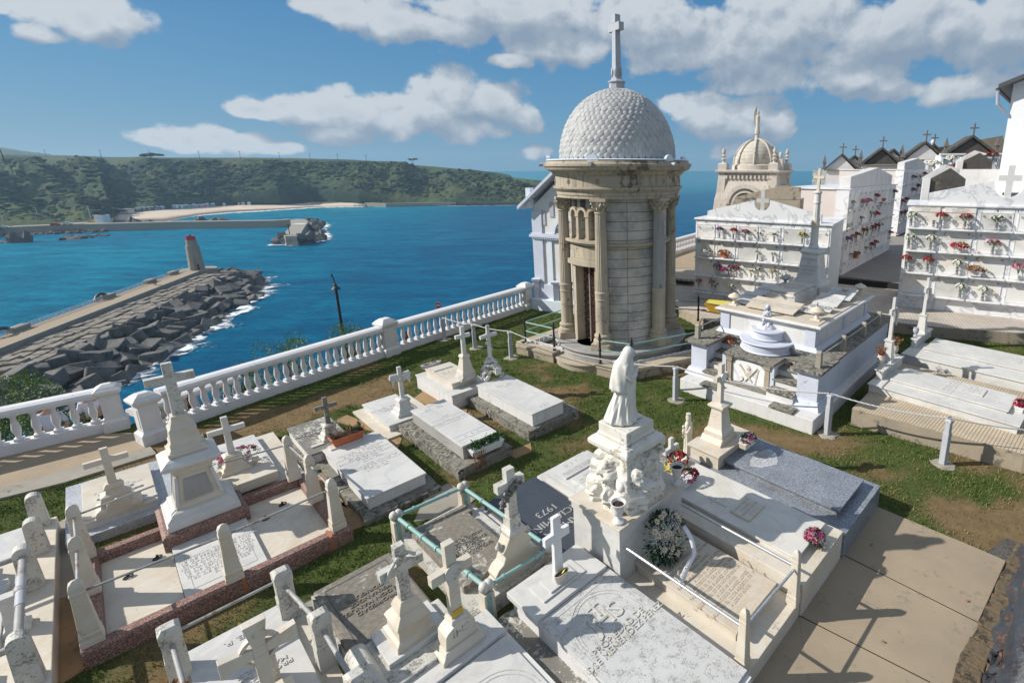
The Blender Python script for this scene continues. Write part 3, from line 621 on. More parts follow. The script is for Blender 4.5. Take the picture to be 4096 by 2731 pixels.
while s_ < 70 and nb < 296:
 t_ = 10.6 if s_ < 47 else -8
 we = interp([(-64, 23), (-30, wedge(-30)), (0, wedge(0)), (30, wedge(30)), (48, 17), (58, 13), (70, 4)], s_)
 while t_ < we and nb < 296:
  if s_ < 47 or (Vector((s_-SE, t_-(-1.6))).length > 7.5):
   k = max(0, min(1, (t_-10)/(we-10))) if s_ < 47 else min(1, max(0, (Vector((s_-SE, t_)).length-8)/14))
   z_ = ZP-2.8-5.0*k+rw.uniform(-.7, .7); g_ = rw.uniform(3.3, 4.1)
   block(bw(s_+rw.uniform(-.9, .9), t_+rw.uniform(-.6, .6), z_), (rw.uniform(-.5, .5), rw.uniform(-.5, .5), rw.uniform(0, 3)), (g_, g_*rw.uniform(.8, 1), g_*rw.uniform(.6, .85)), LB2, 'tumbled blocks of the breakwater'); nb += 1
  t_ += 3.9
 s_ += 3.75
NBK = nb
for k in range(8): block(bw(-8+k*7.5+rw.uniform(-2, 2), -7.2, ZP-4.5), (rw.uniform(-.3, .3), rw.uniform(-.3, .3), rw.uniform(0, 3)), (3.4, 3.2, 3), 'concrete block half hidden on the harbour side of the breakwater', 'blocks on the harbour side') if nb+k < 300 else None
cor = MB()   # rubble core so that no water shows between the blocks
K = 24
for i in range(K+1):
 s_ = -75+150*i/K; we = interp([(-75, 24), (-64, 23), (-30, wedge(-30)), (0, wedge(0)), (30, wedge(30)), (48, 17), (58, 12), (75, 2)], s_)
 for t_, z_ in ((-9, SEA-1), (-6, ZP-5.2), (9, ZP-5.8), (we-2, SEA-.6), (we+1, SEA-2)): cor.v.append(tuple(bw(s_, t_, z_)))
for i in range(K):
 for j in range(4): a = i*5+j; cor.f.append((a, a+1, a+6, a+5))
bo.part('rubble_core', MB().add([tuple(rot(Vector(v), PA)) for v in cor.v], cor.f), X['slate'])
# foam round the breakwater
ii = [bw(s_, interp([(-64, 22), (-30, wedge(-30)), (0, wedge(0)), (30, wedge(30)), (48, 16), (58, 12), (66, 3)], s_)-2) for s_ in range(-64, 67, 3)]
oo = [bw(s_, interp([(-64, 22), (-30, wedge(-30)), (0, wedge(0)), (30, wedge(30)), (48, 16), (58, 12), (66, 3)], s_)+7+4*sin(s_*.35)+(5 if s_ > 25 else 0)) for s_ in range(-64, 67, 3)]
foam('breakwater_foam', ii, oo)
# lighthouse
lq = bw(SE, -1.7, ZP); la = at_world(lq, PA)
t = Th('lighthouse', 'tapering grey concrete lighthouse with a red lantern gallery', 'lighthouse', at=la, ang=PA)
lm = MB().lathe([(2.35, 0), (2.2, 1), (1.85, 8.6), (1.85, 8.7), (1.55, 8.72), (1.5, 10.6)], 24, la); t.part('tower', lm, X['concrete'], smooth=True)
t.part('buttress', MB().fr(la.x-3, la.x-.6, la.y-.6, la.y+.6, la.z, la.x-2.0, la.x-1.0, la.y-.5, la.y+.5, la.z+6.5), X['concrete'])
t.part('gallery', MB().lathe([(1.35, 10.6), (1.35, 11.9), (1.2, 11.9), (1.2, 10.9)], 20, la), X['red'], smooth=True)
t.part('lantern', MB().lathe([(.25, 10.9), (.25, 12.1), (.4, 12.2), (.1, 12.7)], 10, la), X['iron']); t.part('door', MB().box(la.x-2.4, la.x-2.28, la.y-1.7, la.y-1.2, la.z+.1, la.z+2.2), X['iron'])
# railing on the harbour side
rl = Th('pier_railing', 'white two-rail railing along the harbour side of the breakwater', 'railing', at=(c0.x-60, c0.y+5.1, ZP), ang=PA)
rb_ = MB()
for z_ in (.35, .7, 1.05): rb_.tube([(c0.x-75, c0.y+5.1, ZP+z_), (c0.x+SE-1, c0.y+5.1, ZP+z_)], .045, 6)
rl.part('rail', rb_, X['white'])
for k in range(50): rl.part('post', MB().box(c0.x-74+k*2.45, c0.x-73.9+k*2.45, c0.y+5.05, c0.y+5.15, ZP, ZP+1.1), X['white'])
for k, s_ in enumerate((-30, 3)):
 q = rot(bw(s_, -5.4), PA); fm = MB(); pts_ = [(q.x+3.2*cos(a), q.y+.3, ZP-1.6+3.2*sin(a)) for a in [pi*i/10 for i in range(11)]]
 fm.tube(pts_, .38, 8); t = Th('pier_hoop', ['black curved hoop fender at the near end of the breakwater', 'black curved hoop fender near the lighthouse'][k], 'fender', at=(q.x, q.y, ZP-1.6), ang=PA); t.part('arch', fm, X['iron'], smooth=True)
pp_ = bw(21, -2.0, ZP); person(pp_, .4, X['black'], X['iron'], 'walker in dark clothes nearest the lighthouse on the breakwater'); person(bw(19.9, -1.2, ZP), .6, X['iron'], X['black'], 'walker in dark clothes a step behind the other on the breakwater')
# == far breakwater
zt = SEA+5.2
ribbon('far_breakwater', [W('1', x, y, SEA+5) for x, y in [(700,848),(850,845),(1500,828),(2352,817)]]+[W('2', 355, 806, SEA+5)], 7, SEA-1, zt, X['concrete'], 'long low concrete sea wall crossing the bay', 'breakwater', kind=None)
hd = [W('2', x, y, zt) for x, y in [(345,812),(350,862),(282,938),(300,952),(400,952),(430,938),(498,822),(470,806),(400,803)]]
mb = MB().prism([(q.x, q.y) for q in hd], SEA-1, zt+.3); o = mb.obj('jetty', X['concrete']); tag(o, 'flat concrete head at the end of the far sea wall', 'jetty')
zb = [W('2', x, y, SEA) for x, y in [(165,1020),(400,1022),(500,1010),(650,985),(640,930),(590,910),(650,855),(560,815)]]
cnt = 0; rf = random.Random(4)
for k in range(64):
 u_ = rf.random(); i = min(6, int(u_*7)); a = zb[i].lerp(zb[i+1], u_*7-i); c_ = hd[[2, 3, 4, 5, 6, 6, 7, 7][i]]; v = rf.random()**.8; q = a.lerp(c_, v*.85); q.z = SEA+.3+4.2*v+rf.uniform(-.4, .6); g_ = rf.uniform(3, 4.3)
 block(q, (rf.uniform(-.7, .7), rf.uniform(-.7, .7), rf.uniform(0, 3)), (g_, g_*rf.uniform(.7, 1), g_*rf.uniform(.6, .9)), LB3, 'blocks of the far breakwater head')
foam('far_foam', [zb[0]]+zb[1:], [q+Vector((9 if i > 2 else 3, -10 if i < 3 else 2, 0)) for i, q in enumerate(zb)])
q = W('2', 340, 935, zt+.3); t = Th('harbour_light', 'thin dark pole standing on the head of the far sea wall', 'pole', at=q); t.part('pole', MB().tube([(q.x, q.y, q.z), (q.x, q.y, q.z+5)], .2, 6), X['iron']); t.part('lamp_head', MB().box(q.x-.4, q.x+.4, q.y-.3, q.y+.3, q.z+5, q.z+5.6), X['iron'])
q = W('2', 430, 842, zt+.32); tag(MB().box(q.x-4, q.x+4, q.y-3, q.y+3, q.z-.02, q.z+.05).obj('painted_pad', X['white']), 'white painted rectangle on the far breakwater head', 'marking')
# == the near cliff under the cemetery
m_, nt, b, p = pr('cliff_ground', .95, .1); a_ = nt.noise(p, .5, 6, .7)
nt._in(b.inputs['Base Color'], nt.mix(nt.ramp(a_, [(.4, 0), (.6, 1)]), (.04, .06, .02), (.12, .09, .055))); bump(nt, b, a_, .4); X['cliff'] = m_
hz = MB().box(-3200, 1500, -60, 1900, SEA-1, 62)
m_ = bpy.data.materials.new('haze'); m_.use_nodes = True; nt = NT(m_.node_tree); nt.n.clear()
pv = nt.add('ShaderNodeVolumePrincipled', {'Color': (.50, .76, 1.0, 1), 'Density': .00019, 'Anisotropy': .2}); nt.l.new(pv.outputs[0], nt.add('ShaderNodeOutputMaterial').inputs['Volume'])
o = hz.obj('haze', m_); o['kind'] = 'stuff'
# == ground
def inpoly(x, y, P_):
 c_ = False; j = len(P_)-1
 for i in range(len(P_)):
  if (P_[i][1] > y) != (P_[j][1] > y) and x < (P_[j][0]-P_[i][0])*(y-P_[i][1])/(P_[j][1]-P_[i][1])+P_[i][0]: c_ = not c_
  j = i
 return c_
def w2(c_, x, y, z=0): v = W(c_, x, y, z); return (v.x, v.y)
HARD = []      # paved patches: no grass here
def patch(name, pts_, mat, z=.012, kind='structure', bevel=False):
 HARD.append(pts_); mb = MB().prism(pts_, -.3, z); o = mb.obj(name, mat); o['kind'] = kind; return o
# balustrade base line (inner face), from the photograph
B1a, B1b = Vector((-13.6, 6.13, 0)), Vector((-10.75, 8.85, 0))
B2a, B2b = Vector((-9.45, 8.95, 0)), Vector((-7.22, 13.05, 0))
B3b = Vector((-4.5, 17.85, 0))
d12 = (B1b-B1a).normalized(); d23 = (B2b-B2a).normalized(); d34 = (B3b-B2b).normalized()
def dryness(x, y):
 k = .40+.75*mn.fractal(Vector((x*.55, y*.55, 3)), .8, 2, 4)+.25*mn.noise(Vector((x*3, y*3, 7)))
 def sp(cx, cy, rx, ry, a, v): c_, s_ = cos(R(a)), sin(R(a)); u = ((x-cx)*c_+(y-cy)*s_)/rx; w_ = (-(x-cx)*s_+(y-cy)*c_)/ry; return v*math.exp(-(u*u+w_*w_))
 k += sp(-7.4, 9.8, 2.0, .55, 55, .75)+sp(-8.6, 8.9, .8, .35, 50, .3)+sp(-1.7, 10.8, .9, .4, 0, .45)+sp(-.1, 8.6, 1.6, .7, 0, .35)+sp(4.6, 6.2, 1.2, .45, -35, .75)+sp(5.6, 6.3, .7, .5, 0, .9)+sp(3.2, 8.5, .6, .3, 0, .4)+sp(2.2, 8.9, 1, .3, -35, .4)
 k -= sp(-4, 14.5, 2.6, 2, 50, .6)+sp(1.2, 10.7, .8, .8, 0, .6)+sp(-4.2, 5.9, 1.5, 1, 48, .4)+sp(-1.6, 7.6, .7, .5, 0, .4)+sp(9.5, 13, 3, 1.2, -20, .5)+sp(4.7, 7.6, 1.5, .3, -30, .35)
 return min(1, max(0, k))
m_, nt, b, p = pr('lawn_ground', .95, .1)
dr = nt.add('ShaderNodeAttribute', attribute_name='dry').outputs['Fac']; fn = nt.noise(p, 55, 6, .75); gg = nt.noise(p, 5, 5, .7)
c = nt.mix(nt.ramp(fn, [(.3, 0), (.7, 1)]), (.045, .062, .018), (.095, .125, .035)); dc = nt.mix(nt.ramp(gg, [(.3, 0), (.7, 1)]), (.14, .095, .045), (.22, .16, .085))
nt._in(b.inputs['Base Color'], nt.mix(nt.ramp(nt.m('ADD', dr, nt.m('MULTIPLY', nt.m('SUBTRACT', fn, .5), 1.3)), [(.42, 0), (.66, 1)]), c, dc)); bump(nt, b, fn, .02); X['lawn'] = m_
gm = MB(); gd = []; gx0, gx1, gy0, gy1, st = -16., 26., -8., 27., .25
nx_, ny_ = int((gx1-gx0)/st), int((gy1-gy0)/st)
def past(x, y):
 """distance beyond the balustrade line (seaward is positive)"""
 q = Vector((x, y, 0)); v = []
 nrm = lambda d: Vector((-d.y, d.x, 0))
 return min((q-B1b).dot(nrm(d12)) if x < -9 else 9, 9) if x < -9.4 else (q-B2b).dot(nrm(d34 if y > 13 else d23))
for j in range(ny_+1):
 for i in range(nx_+1):
  x, y = gx0+i*st, gy0+j*st; k = past(x, y); z = -.004+.012*mn.noise(Vector((x, y, 0)))
  if k > .25: z = -.9
  if k > 1.6: z = -.9-(k-1.6)*9
  if y > 24 and x < 5: z = min(z, -.9-(y-24)*5)
  gm.v.append((x, y, max(z, SEA-1))); gd.append(dryness(x, y))
for j in range(ny_):
 for i in range(nx_):
  a = j*(nx_+1)+i; gm.f.append((a, a+1, a+nx_+2, a+nx_+1))
o = setting('lawn', gm, X['lawn'], True); o.data.attributes.new('dry', 'FLOAT', 'POINT').data.foreach_set('value', gd)
cl = MB(); cl.v = [(-16, -8, -1.95), (-16, 4, -1.95), (-16.2, 4, -36.5), (-16.2, -8, -36.5), (-16, 34, -.95), (-24, 34, -36.5), (-16, 5, -12), (26, 34, -.3), (26, 34, -37), (-24, 34, -37), (60, -8, -.3), (60, 34, -.3), (26, -8, -.3)]
cl.f = [(0, 1, 2, 3)]; setting('cliff', cl, X['cliff'])
# paths and paved patches
X['slab_conc'] = stone('yard_concrete', (.33, .265, .185), (.26, .21, .15), 1.3, .85, lichen=.22, lcol=(.20, .18, .145), lscale=14, bmp=.0015, bscale=160)
X['ochre'] = stone('ochre_concrete', (.34, .22, .11), (.24, .16, .085), 2.4, .9, lichen=.2, lcol=(.14, .11, .07), lscale=8, bmp=.005, bscale=40)
patch('path', [(-15.5, 4.3), (-14, 5.8), tuple(B1b.xy), (-9.6, 8.9), w2('3', 1245, 1262), w2('3', 180, 1567), (-15, 3.4)], X['path'], .010)
patch('kerb', [w2('3', 180, 1567), w2('3', 1290, 1262), w2('3', 1342, 1322), w2('3', 560, 1567), (-11.6, 5.7), (-14, 3.6), (-15, 3.4)], X['concrete'], .035)
patch('paving', [w2('d9', 790, 705), w2('d9', 1705, 1165), (3.4, 4.1), (3.2, 3.2), (1.4, 2.6), w2('d9', 500, 1120)], X['slab_conc'], .016)
patch('paving', [w2('d9', 795, 702), w2('d9', 1020, 380), w2('d9', 1895, 745), w2('d9', 1705, 1161)], X['slab_conc'], .014)
patch('paving', [w2('d9', 500, 1120), (1.4, 2.6), (-.2, 2.2), (-.2, 3.2)], X['slab_conc'], .012)
for pl, z_ in [([('4', 720, 1035), ('4', 830, 980), ('4', 1300, 1180), ('4', 1260, 1290), ('6', 1400, 180), ('4', 1080, 1130)], .010),
           ([('5', 345, 385), ('5', 500, 330), ('5', 640, 760), ('5', 600, 900), ('5', 420, 940)], .014), ([('5', 420, 945), ('5', 600, 880), ('5', 725, 1410), ('5', 480, 1565), ('5', 430, 1567)], .010),
           ([('4', 105, 1275), ('4', 230, 1210), ('4', 560, 1380), ('6', 740, 250), ('6', 560, 160)], .010), ([('6', 700, 200), ('6', 905, 360), ('6', 740, 430), ('6', 640, 330)], .010),
           ([('4', 1370, 860), ('4', 1480, 780), ('4', 1860, 930), ('4', 1840, 1000), ('4', 1660, 930)], .010), ([('6', 1240, 350), ('6', 1330, 140), ('6', 1500, 60), ('6', 1700, 180), ('6', 1560, 300)], .011),
           ([('d7', 40, 1000), ('d7', 240, 925), ('d7', 250, 990), ('d7', 120, 1040)], .010), ([('6', 360, 980), ('6', 500, 920), ('6', 900, 1300), ('6', 1040, 1560), ('6', 720, 1567), ('6', 480, 1180)], .015)]:
 patch('paving', [w2(*q) for q in pl], X['concrete'] if z_ > .0101 else X['ochre'], z_)
for a_, b_ in ((('d9', 790, 705), ('d9', 1705, 1165)), (('d9', 500, 1118), ('d9', 1380, 1567)), (('d9', 1705, 1165), ('d9', 1895, 745))):
 A_, B_ = W(*a_, 0), W(*b_, 0); d_ = (B_-A_).normalized(); q_ = Vector((-d_.y, d_.x, 0))*.006
 j_ = MB().prism([tuple((A_-q_).xy), tuple((B_-q_).xy), tuple((B_+q_).xy), tuple((A_+q_).xy)], .0, .0185).obj('paving_joint', X['soil']); j_['kind'] = 'structure'
X['brownstone'] = stone('brown_stone', (.17, .12, .07), (.11, .09, .06), 9, .95, lichen=.4, lcol=(.05, .045, .035), lscale=14, bmp=.02, bscale=24)
ed = [w2('d9', 1990, 600, .05), w2('d9', 1895, 745, .05), w2('d9', 1805, 960, .05), w2('d9', 1705, 1170, .05), w2('d9', 1610, 1330, .05), w2('d9', 1550, 1480, .05), w2('d9', 1500, 1680, .05)]
wl = Th('stone_edging', 'low rough brown stone edging right of the concrete paving', 'edging', at=(ed[3][0], ed[3][1], 0))
re_ = random.Random(2)
for i in range(len(ed)-1):
 a, b2 = Vector((*ed[i], 0)), Vector((*ed[i+1], 0)); d_ = (b2-a).normalized(); o_ = Vector((-d_.y, d_.x, 0)); o_ = o_ if o_.x > 0 else -o_
 for k in range(2):
  for row, (w0, w1) in enumerate(((0, .22), (.23, .5), (.51, .9))):
   j_ = .01; q0 = a.lerp(b2, k/2+.01+row*.0)+d_*row*.04; q1 = a.lerp(b2, (k+1)/2-.02)+d_*row*.04; h_ = .05+.035*row+re_.uniform(0, .015); rj = lambda: re_.uniform(-.012, .012)
   P_ = [q0+o_*(w0+rj()), q0.lerp(q1, .5)+o_*(w0+rj()), q1+o_*(w0+rj()), q1+o_*(w1+rj()), q0.lerp(q1, .5)+o_*(w1+rj()), q0+o_*(w1+rj())]
   wl.part('stone', MB().prism([tuple(v.xy) for v in P_], -.05, h_), X['brownstone'], bevel=.012)
patch('gravel', [w2('d9', 1760, 690), w2('d9', 1900, 590), w2('d9', 1990, 640), w2('d9', 1900, 750)], X['gravel'], .02)
HARD.append([(e[0]+dx, e[1]) for e, dx in zip(ed, [0]*7)]+[(8, 1), (8, 5)])
# tiled terraces
X['tile'] = brick_mat('terrace_tiles', (.55, .49, .40), (.50, .44, .36), (.24, .20, .15), .05, .05, .006, R(-15))
X['tile2'] = brick_mat('pink_tiles', (.62, .55, .47), (.53, .47, .41), (.30, .26, .22), .10, .05, .008, R(-20))
TZ = .35
terr = [w2('e', 2210, 250, TZ), w2('f', 100, 585, TZ), w2('f', 530, 790, TZ), (3.2, 15.2), w2('d6', 500, 350, TZ), w2('d6', 800, 385, TZ), w2('d6', 1498, 437, TZ), (24, 11), (60, 30), (60, 60), (16, 60), (2.6, 32.2), (-1.2, 25.2)]
HARD.append(terr)
o = MB().prism(terr, -.6, TZ-.01).obj('terrace_wall', X['concrete_wall']); tag(o, 'stained concrete retaining wall round the tiled niche terrace', 'wall')
setting('terrace_floor', MB().prism([(x, y) for x, y in terr], TZ-.01, TZ+.01), X['tile2'])
BP = [(.058, 0), (.058, .05), (.042, .06), (.036, .09), (.058, .17), (.062, .22), (.040, .34), (.034, .40), (.05, .42), (.05, .44), (.06, .45), (.06, .48)]
def baluster_mb(hh):
 k = hh/.48; mb = MB().lathe([(r, z*k) for r, z in BP], 12, (0, 0, 0))
 mb.box(-.062, .062, -.062, .062, -.001, .05*k); mb.box(-.055, .055, -.055, .055, hh-.04, hh+.001); return mb
bal_me = {}
def balustrade(a, b_, nbal, lab, z0=0, zp=.2, zr=.73, zt_=.88, wall=False):
 d = (b_-a); L_ = d.length; an = atan2(d.y, d.x); th = Th('balustrade', lab, 'balustrade', at=at_world((a.x, a.y, z0), an), ang=an, group='white balustrade above the sea'); q = th.at
 th.part('plinth', MB().box(q.x, q.x+L_, q.y, q.y+.24, z0-(.2 if z0 == 0 else .8), z0+zp), X['rail_white'], bevel=.008)
 rp = [(-.03, zr), (.27, zr), (.27, zr+.05), (.30, zr+.06), (.28, zr+.12), (.20, zt_), (.04, zt_), (-.04, zr+.12), (-.06, zr+.06), (-.03, zr+.05)]
 mb = MB(); k = len(rp)
 mb.v = [(q.x, q.y+y_, z0+z_) for y_, z_ in rp]+[(q.x+L_, q.y+y_, z0+z_) for y_, z_ in rp]
 mb.f = [tuple(range(k-1, -1, -1)), tuple(range(k, 2*k))]+[(i, (i+1) % k, k+(i+1) % k, k+i) for i in range(k)]
 mb.f = [f[::-1] for f in mb.f]; th.part('top_rail', mb, X['rail_white'])
 hh = zr-zp
 if round(hh, 3) not in bal_me:
  me = baluster_mb(hh).mesh('baluster'); me.materials.append(X['rail_white']); me.polygons.foreach_set('use_smooth', [True]*len(me.polygons)); me.set_sharp_from_angle(angle=R(50)); bal_me[round(hh, 3)] = me
 for i in range(nbal):
  o_ = bpy.data.objects.new('baluster', bal_me[round(hh, 3)]); COL.objects.link(o_); o_.parent = th.o; o_.location = ((i+.5)*L_/nbal, .12, zp)
 return th
balustrade(B1a, B1b+d12*.12, 17, 'white balustrade stretch at the left edge, left of the first pillar')
balustrade(B2a, B2b, 24, 'long white balustrade stretch casting shadows on dry grass, middle of the three')
balustrade(B2b+d34*.3, B3b, 24, 'farthest white balustrade stretch running up to the white chapel')
def pillar(c_, an, lab, hw=.17, h_=1.05, z0=0):
 q = rot(Vector((c_.x, c_.y, z0)), an); t = Th('balustrade_pillar', lab, 'pillar', at=q, ang=an, group='balustrade pillars'); x, y, z = q
 t.part('shaft', MB().tier(x, y, [(hw+.05, z-.15), (hw+.05, z+.2), (hw+.02, z+.23), (hw, z+.25), (hw, z+h_*.78), (hw-.0, z+h_*.78)]), X['plaster_worn'], bevel=.006)
 t.part('panel', MB().box(x-hw*.55, x+hw*.55, y-hw-.008, y-hw+.01, z+.33, z+h_*.7).box(x-hw-.008, x-hw+.01, y-hw*.55, y+hw*.55, z+.33, z+h_*.7), X['plaster'])
 t.part('cap', MB().tier(x, y, [(hw+.02, z+h_*.78), (hw+.05, z+h_*.82), (hw+.065, z+h_*.86), (hw+.065, z+h_*.89), (hw+.03, z+h_*.92), (hw+.0, z+h_*.95), (hw-.07, z+h_)]), X['plaster_worn'], bevel=.006); return t
pillar(B1b+d12*.24+Vector((-.04, .08, 0)), atan2(d12.y, d12.x), 'white pillar ending the left balustrade, left of the gap', hw=.13, h_=.96)
pillar(B2a+Vector((.0, -.32, 0)), atan2(d23.y, d23.x), 'worn white pillar right of the gap, behind the tall monument', hw=.145, h_=.99)
pillar(B2b+d34*.14+Vector((-.1, .06, 0)), atan2(d34.y, d34.x), 'white pillar between the middle and the far balustrade stretches', h_=1.06)
pillar(B3b+d34*.14+Vector((-.1, .06, 0)), atan2(d34.y, d34.x), 'white pillar at the far end of the balustrade by the chapel', h_=1.0)
sa = B1b+Vector((-.05, .75, 0)); balustrade(sa, sa+Vector((.75, 1.9, 0)), 10, 'lower white balustrade of the steps seen through the gap', z0=-.75)
sg = [(-8.9, 12.1, 2.6), (-8.1, 13.6, 2.4), (-7.5, 14.9, 2.5)]
rp_ = random.Random(8)
for i in range(8):
 k = i/7; q = B2a.lerp(B2b, k)+Vector((-1.1, .75, 0)) if i < 5 else B2b.lerp(B3b, (i-4)/4)+Vector((-1.0, .6, 0)); q.z = -.9
 o = MB().lathe([(.055, 0), (.055, 1.02), (.02, 1.06)], 8).obj('wooden_post', X['wood']); o.location = q; tag(o, 'round brown wooden post beyond the balustrade', 'post', 'wooden posts beyond the balustrade')
for i in range(12):
 k = i/11; q = (B2a.lerp(B2b, k*1.1)+Vector((-.62+rp_.uniform(-.1, .1), .4, 0)) if i < 7 else B1a.lerp(B1b, .25+(i-7)*.17)+Vector((-.5, .6, 0))); q.z = -.72
 o = MB().blob((0, 0, 0), (.2, .22, .26), i, .1, 3).obj('white_boulder', X['plaster'], smooth=True); o.location = q; tag(o, 'whitewashed rounded boulder behind the balusters', 'boulder', 'whitewashed boulders behind the balustrade')
q1_, q2_ = Wd('3', 440, 1040, 9.2), Wd('3', 805, 985, 9.75)
person(Vector((q1_.x, q1_.y, -.9)), R(200), plain('shirt_blue', (.45, .50, .62)), plain('shorts_yellow', (.5, .42, .05)), 'person in pale blue shirt and yellow trousers behind the left balusters', sc=.80)
person(Vector((q2_.x, q2_.y, -.9)), R(30), plain('shirt_white', (.62, .60, .66)), plain('navy', (.02, .02, .04)), 'person in white shirt and dark trousers behind the balusters by the pillar', sc=.80)
# lamp and sign below the balustrade
lt = Wd('2', 735, 1400, 31)
t = Th('street_lamp', 'tall dark lamp post with conical shade rising behind the balustrade', 'street lamp', at=(lt.x, lt.y, -9))
t.part('pole', MB().tube([(lt.x, lt.y, -9), (lt.x, lt.y, lt.z)], [.12, .075], 10), X['iron'])
t.part('shade', MB().lathe([(.27, 0), (.25, .04), (.13, .16), (.08, .2), (.09, .3), (.04, .36)], 20, (lt.x, lt.y, lt.z)), X['iron'], smooth=True)
t.part('bracket', MB().tube([(lt.x, lt.y, lt.z+.32), (lt.x-.06, lt.y, lt.z+.7), (lt.x-.12, lt.y, lt.z+.98), (lt.x-.20, lt.y, lt.z+.8)], .035, 8), X['iron'], smooth=True)
sq = Wd('4', 1608, 42, 50); t = Th('no_entry_sign', 'round red no-entry sign standing behind the balustrade rail', 'road sign', at=(sq.x, sq.y, -12)); M_ = TR(*sq) @ RX(R(90))
t.part('disc', MB().lathe([(.30, -.012), (.30, .012)], 32, M=M_), X['red']); t.part('bar', MB().box(-.2, .2, -.05, .05, .012, .018, M_), X['white']); t.part('rim', MB().lathe([(.315, -.016), (.315, .008), (.30, .008)], 32, M=M_), X['white'])
t.part('pole', MB().tube([(sq.x, sq.y+.04, -12), (sq.x, sq.y+.04, sq.z+.1)], .04, 8), X['greypost'])
def leaf_bush(name, lab, q, rx, ry, rz, n_, ls, mat, group=None, seed=0, stem=True):
 r_ = random.Random(seed); t = Th(name, lab, 'bush', at=q, group=group); mb = MB(); cl_ = [(Vector((r_.gauss(0, .45)*rx, r_.gauss(0, .45)*ry, rz*(.25+.6*r_.random()))), r_.uniform(.25, .5)) for _ in range(16)]
 for i in range(n_):
  c_, rr_ = r_.choice(cl_); u = Vector((r_.gauss(0, 1), r_.gauss(0, 1), r_.gauss(0, 1))).normalized(); pp = c_+Vector((u.x*rx*rr_, u.y*ry*rr_, u.z*rz*rr_))
  if pp.z < 0: continue
  mb.leaf(Vector(q)+pp, (u+Vector((r_.uniform(-.6, .6), r_.uniform(-.6, .6), r_.uniform(0, .9)))), Vector((r_.uniform(-1, 1), r_.uniform(-1, 1), 1)), ls*r_.uniform(.6, 1.3), ls*.35)
 t.part('foliage', mb, mat)
 if stem:
  sm = MB()
  for k in range(6): sm.tube([(q[0], q[1], q[2]), (q[0]+cl_[k][0].x*.6, q[1]+cl_[k][0].y*.6, q[2]+cl_[k][0].z)], [.03, .012], 5)
  t.part('stem', sm, X['wood'])
 return t
leaf_bush('bush', 'rounded bright green bush rising behind the rail at the left edge', (-14.1, 9.6, -1.2), 1.4, .8, 1.75, 15000, .055, X['leafbush'], seed=1)
for k, (xx, yy, zz, hh, lab) in enumerate([(-9.9, 13.0, -.9, 1.2, 'wispy green shrub rising above the rail left of the middle pillar'), (-8.9, 14.1, -.9, 1.2, 'thin green shrub with red stems just left of the middle pillar'), (-10.2, 11.7, -.9, .9, 'low green shrub seen through the middle balusters'), (-12.2, 9.6, -.9, .9, 'low leafy shrub behind the left balusters')]):
 leaf_bush('shrub', lab, (xx, yy, zz), .75, .5, hh, 2600, .07, X['leafbush'], seed=k+20)
# hedge strip beyond the balustrade
RP = [('4', 1665, 340), ('4', 1925, 410), ('4', 2235, 490), ('d7', 1375, 590), ('d5', 1585, 1425), ('d6', 885, 1420)]
rpos = [W(*q, 0) for q in RP]; rpos.append(Vector((7.6, 7.3, 0)))
rh = [.70, .72, .75, .80, .85, .87, .87]
rlab = ['grey rope post nearest the balustrade', 'grey rope post right of the one by the balustrade', 'grey rope post left of the temple steps', 'grey rope post left of the white stepped tomb', 'grey rope post at the front right corner of the stepped tomb', 'grey rope post standing in a pale concrete footing at the right', 'grey rope post beyond the right edge']
for q, h_, lb in zip(rpos, rh, rlab):
 t = Th('rope_post', lb, 'post', at=q, group='grey posts of the rope fence'); M_ = TR(*q) @ RZ(.5)
 t.part('shaft', MB().box(-.05, .05, -.05, .05, 0, h_*.72, M_).box(-.042, .042, -.042, .042, h_*.72, h_-.05, M_), X['greypost'], bevel=.006)
 t.part('cap', MB().box(-.055, .055, -.055, .055, h_-.05, h_-.02, M_).fr(-.055, .055, -.055, .055, h_-.02, -.03, .03, -.03, .03, h_, M_), X['greypost'])
 t.part('hook', MB().tube([(q.x+.03*cos(a), q.y, q.z+h_+.015+.03*sin(a)) for a in [pi*i/6 for i in range(7)]], .006, 5), X['iron'])
 t.part('footing', MB().blob((q.x+.02, q.y, q.z), (.19, .19, .022), q.x, .25, 3), X['concrete'])
 HARD.append([(q.x-.15, q.y-.15), (q.x+.15, q.y-.15), (q.x+.15, q.y+.15), (q.x-.15, q.y+.15)])
m_, nt, b, p = pr('twisted_rope', .85, .2); nt._in(b.inputs['Base Color'], (.70, .68, .66))
wv = nt.add('ShaderNodeTexWave', {'Vector': p, 'Scale': 22, 'Distortion': 0}, bands_direction='DIAGONAL').outputs['Fac']; bump(nt, b, wv, .012); X['rope'] = m_
rt = Th('rope', 'white twisted rope sagging from post to post round the tombs', 'rope', at=rpos[2])
seg = [(rpos[0]+Vector((-.5, .9, 0)), .6)]+list(zip(rpos, rh))
for (a, ha), (b2, hb) in zip(seg, seg[1:]):
 pts_ = []; sag = .06*(b2-a).length**1.25
 for i in range(21):
  k = i/20; q = a.lerp(b2, k); q.z = ha+(hb-ha)*k+.02-sag*4*k*(1-k)*.5; pts_.append(q)
 rt.part('rope_span', MB().tube(pts_, .014, 8), X['rope'], smooth=True)
# == domed round temple
TC = Vector((-.80, 13.8, 0)); tx, ty = TC.x, TC.y
t = Th('domed_temple', 'tall round stone mausoleum with fish-scale dome, cross and fluted columns', 'mausoleum', at=(tx, ty, 0))
def ring(prof, n_=96, flute=0): return MB().lathe(prof, n_, (tx, ty, 0), flute=flute)
t.part('podium', ring([(1.80, -.2), (1.80, .40), (1.86, .42), (1.88, .46), (1.86, .50), (1.0, .50)]), X['greystone'], smooth=True)
adoor = R(-90-40)      # direction of the door as seen from the centre
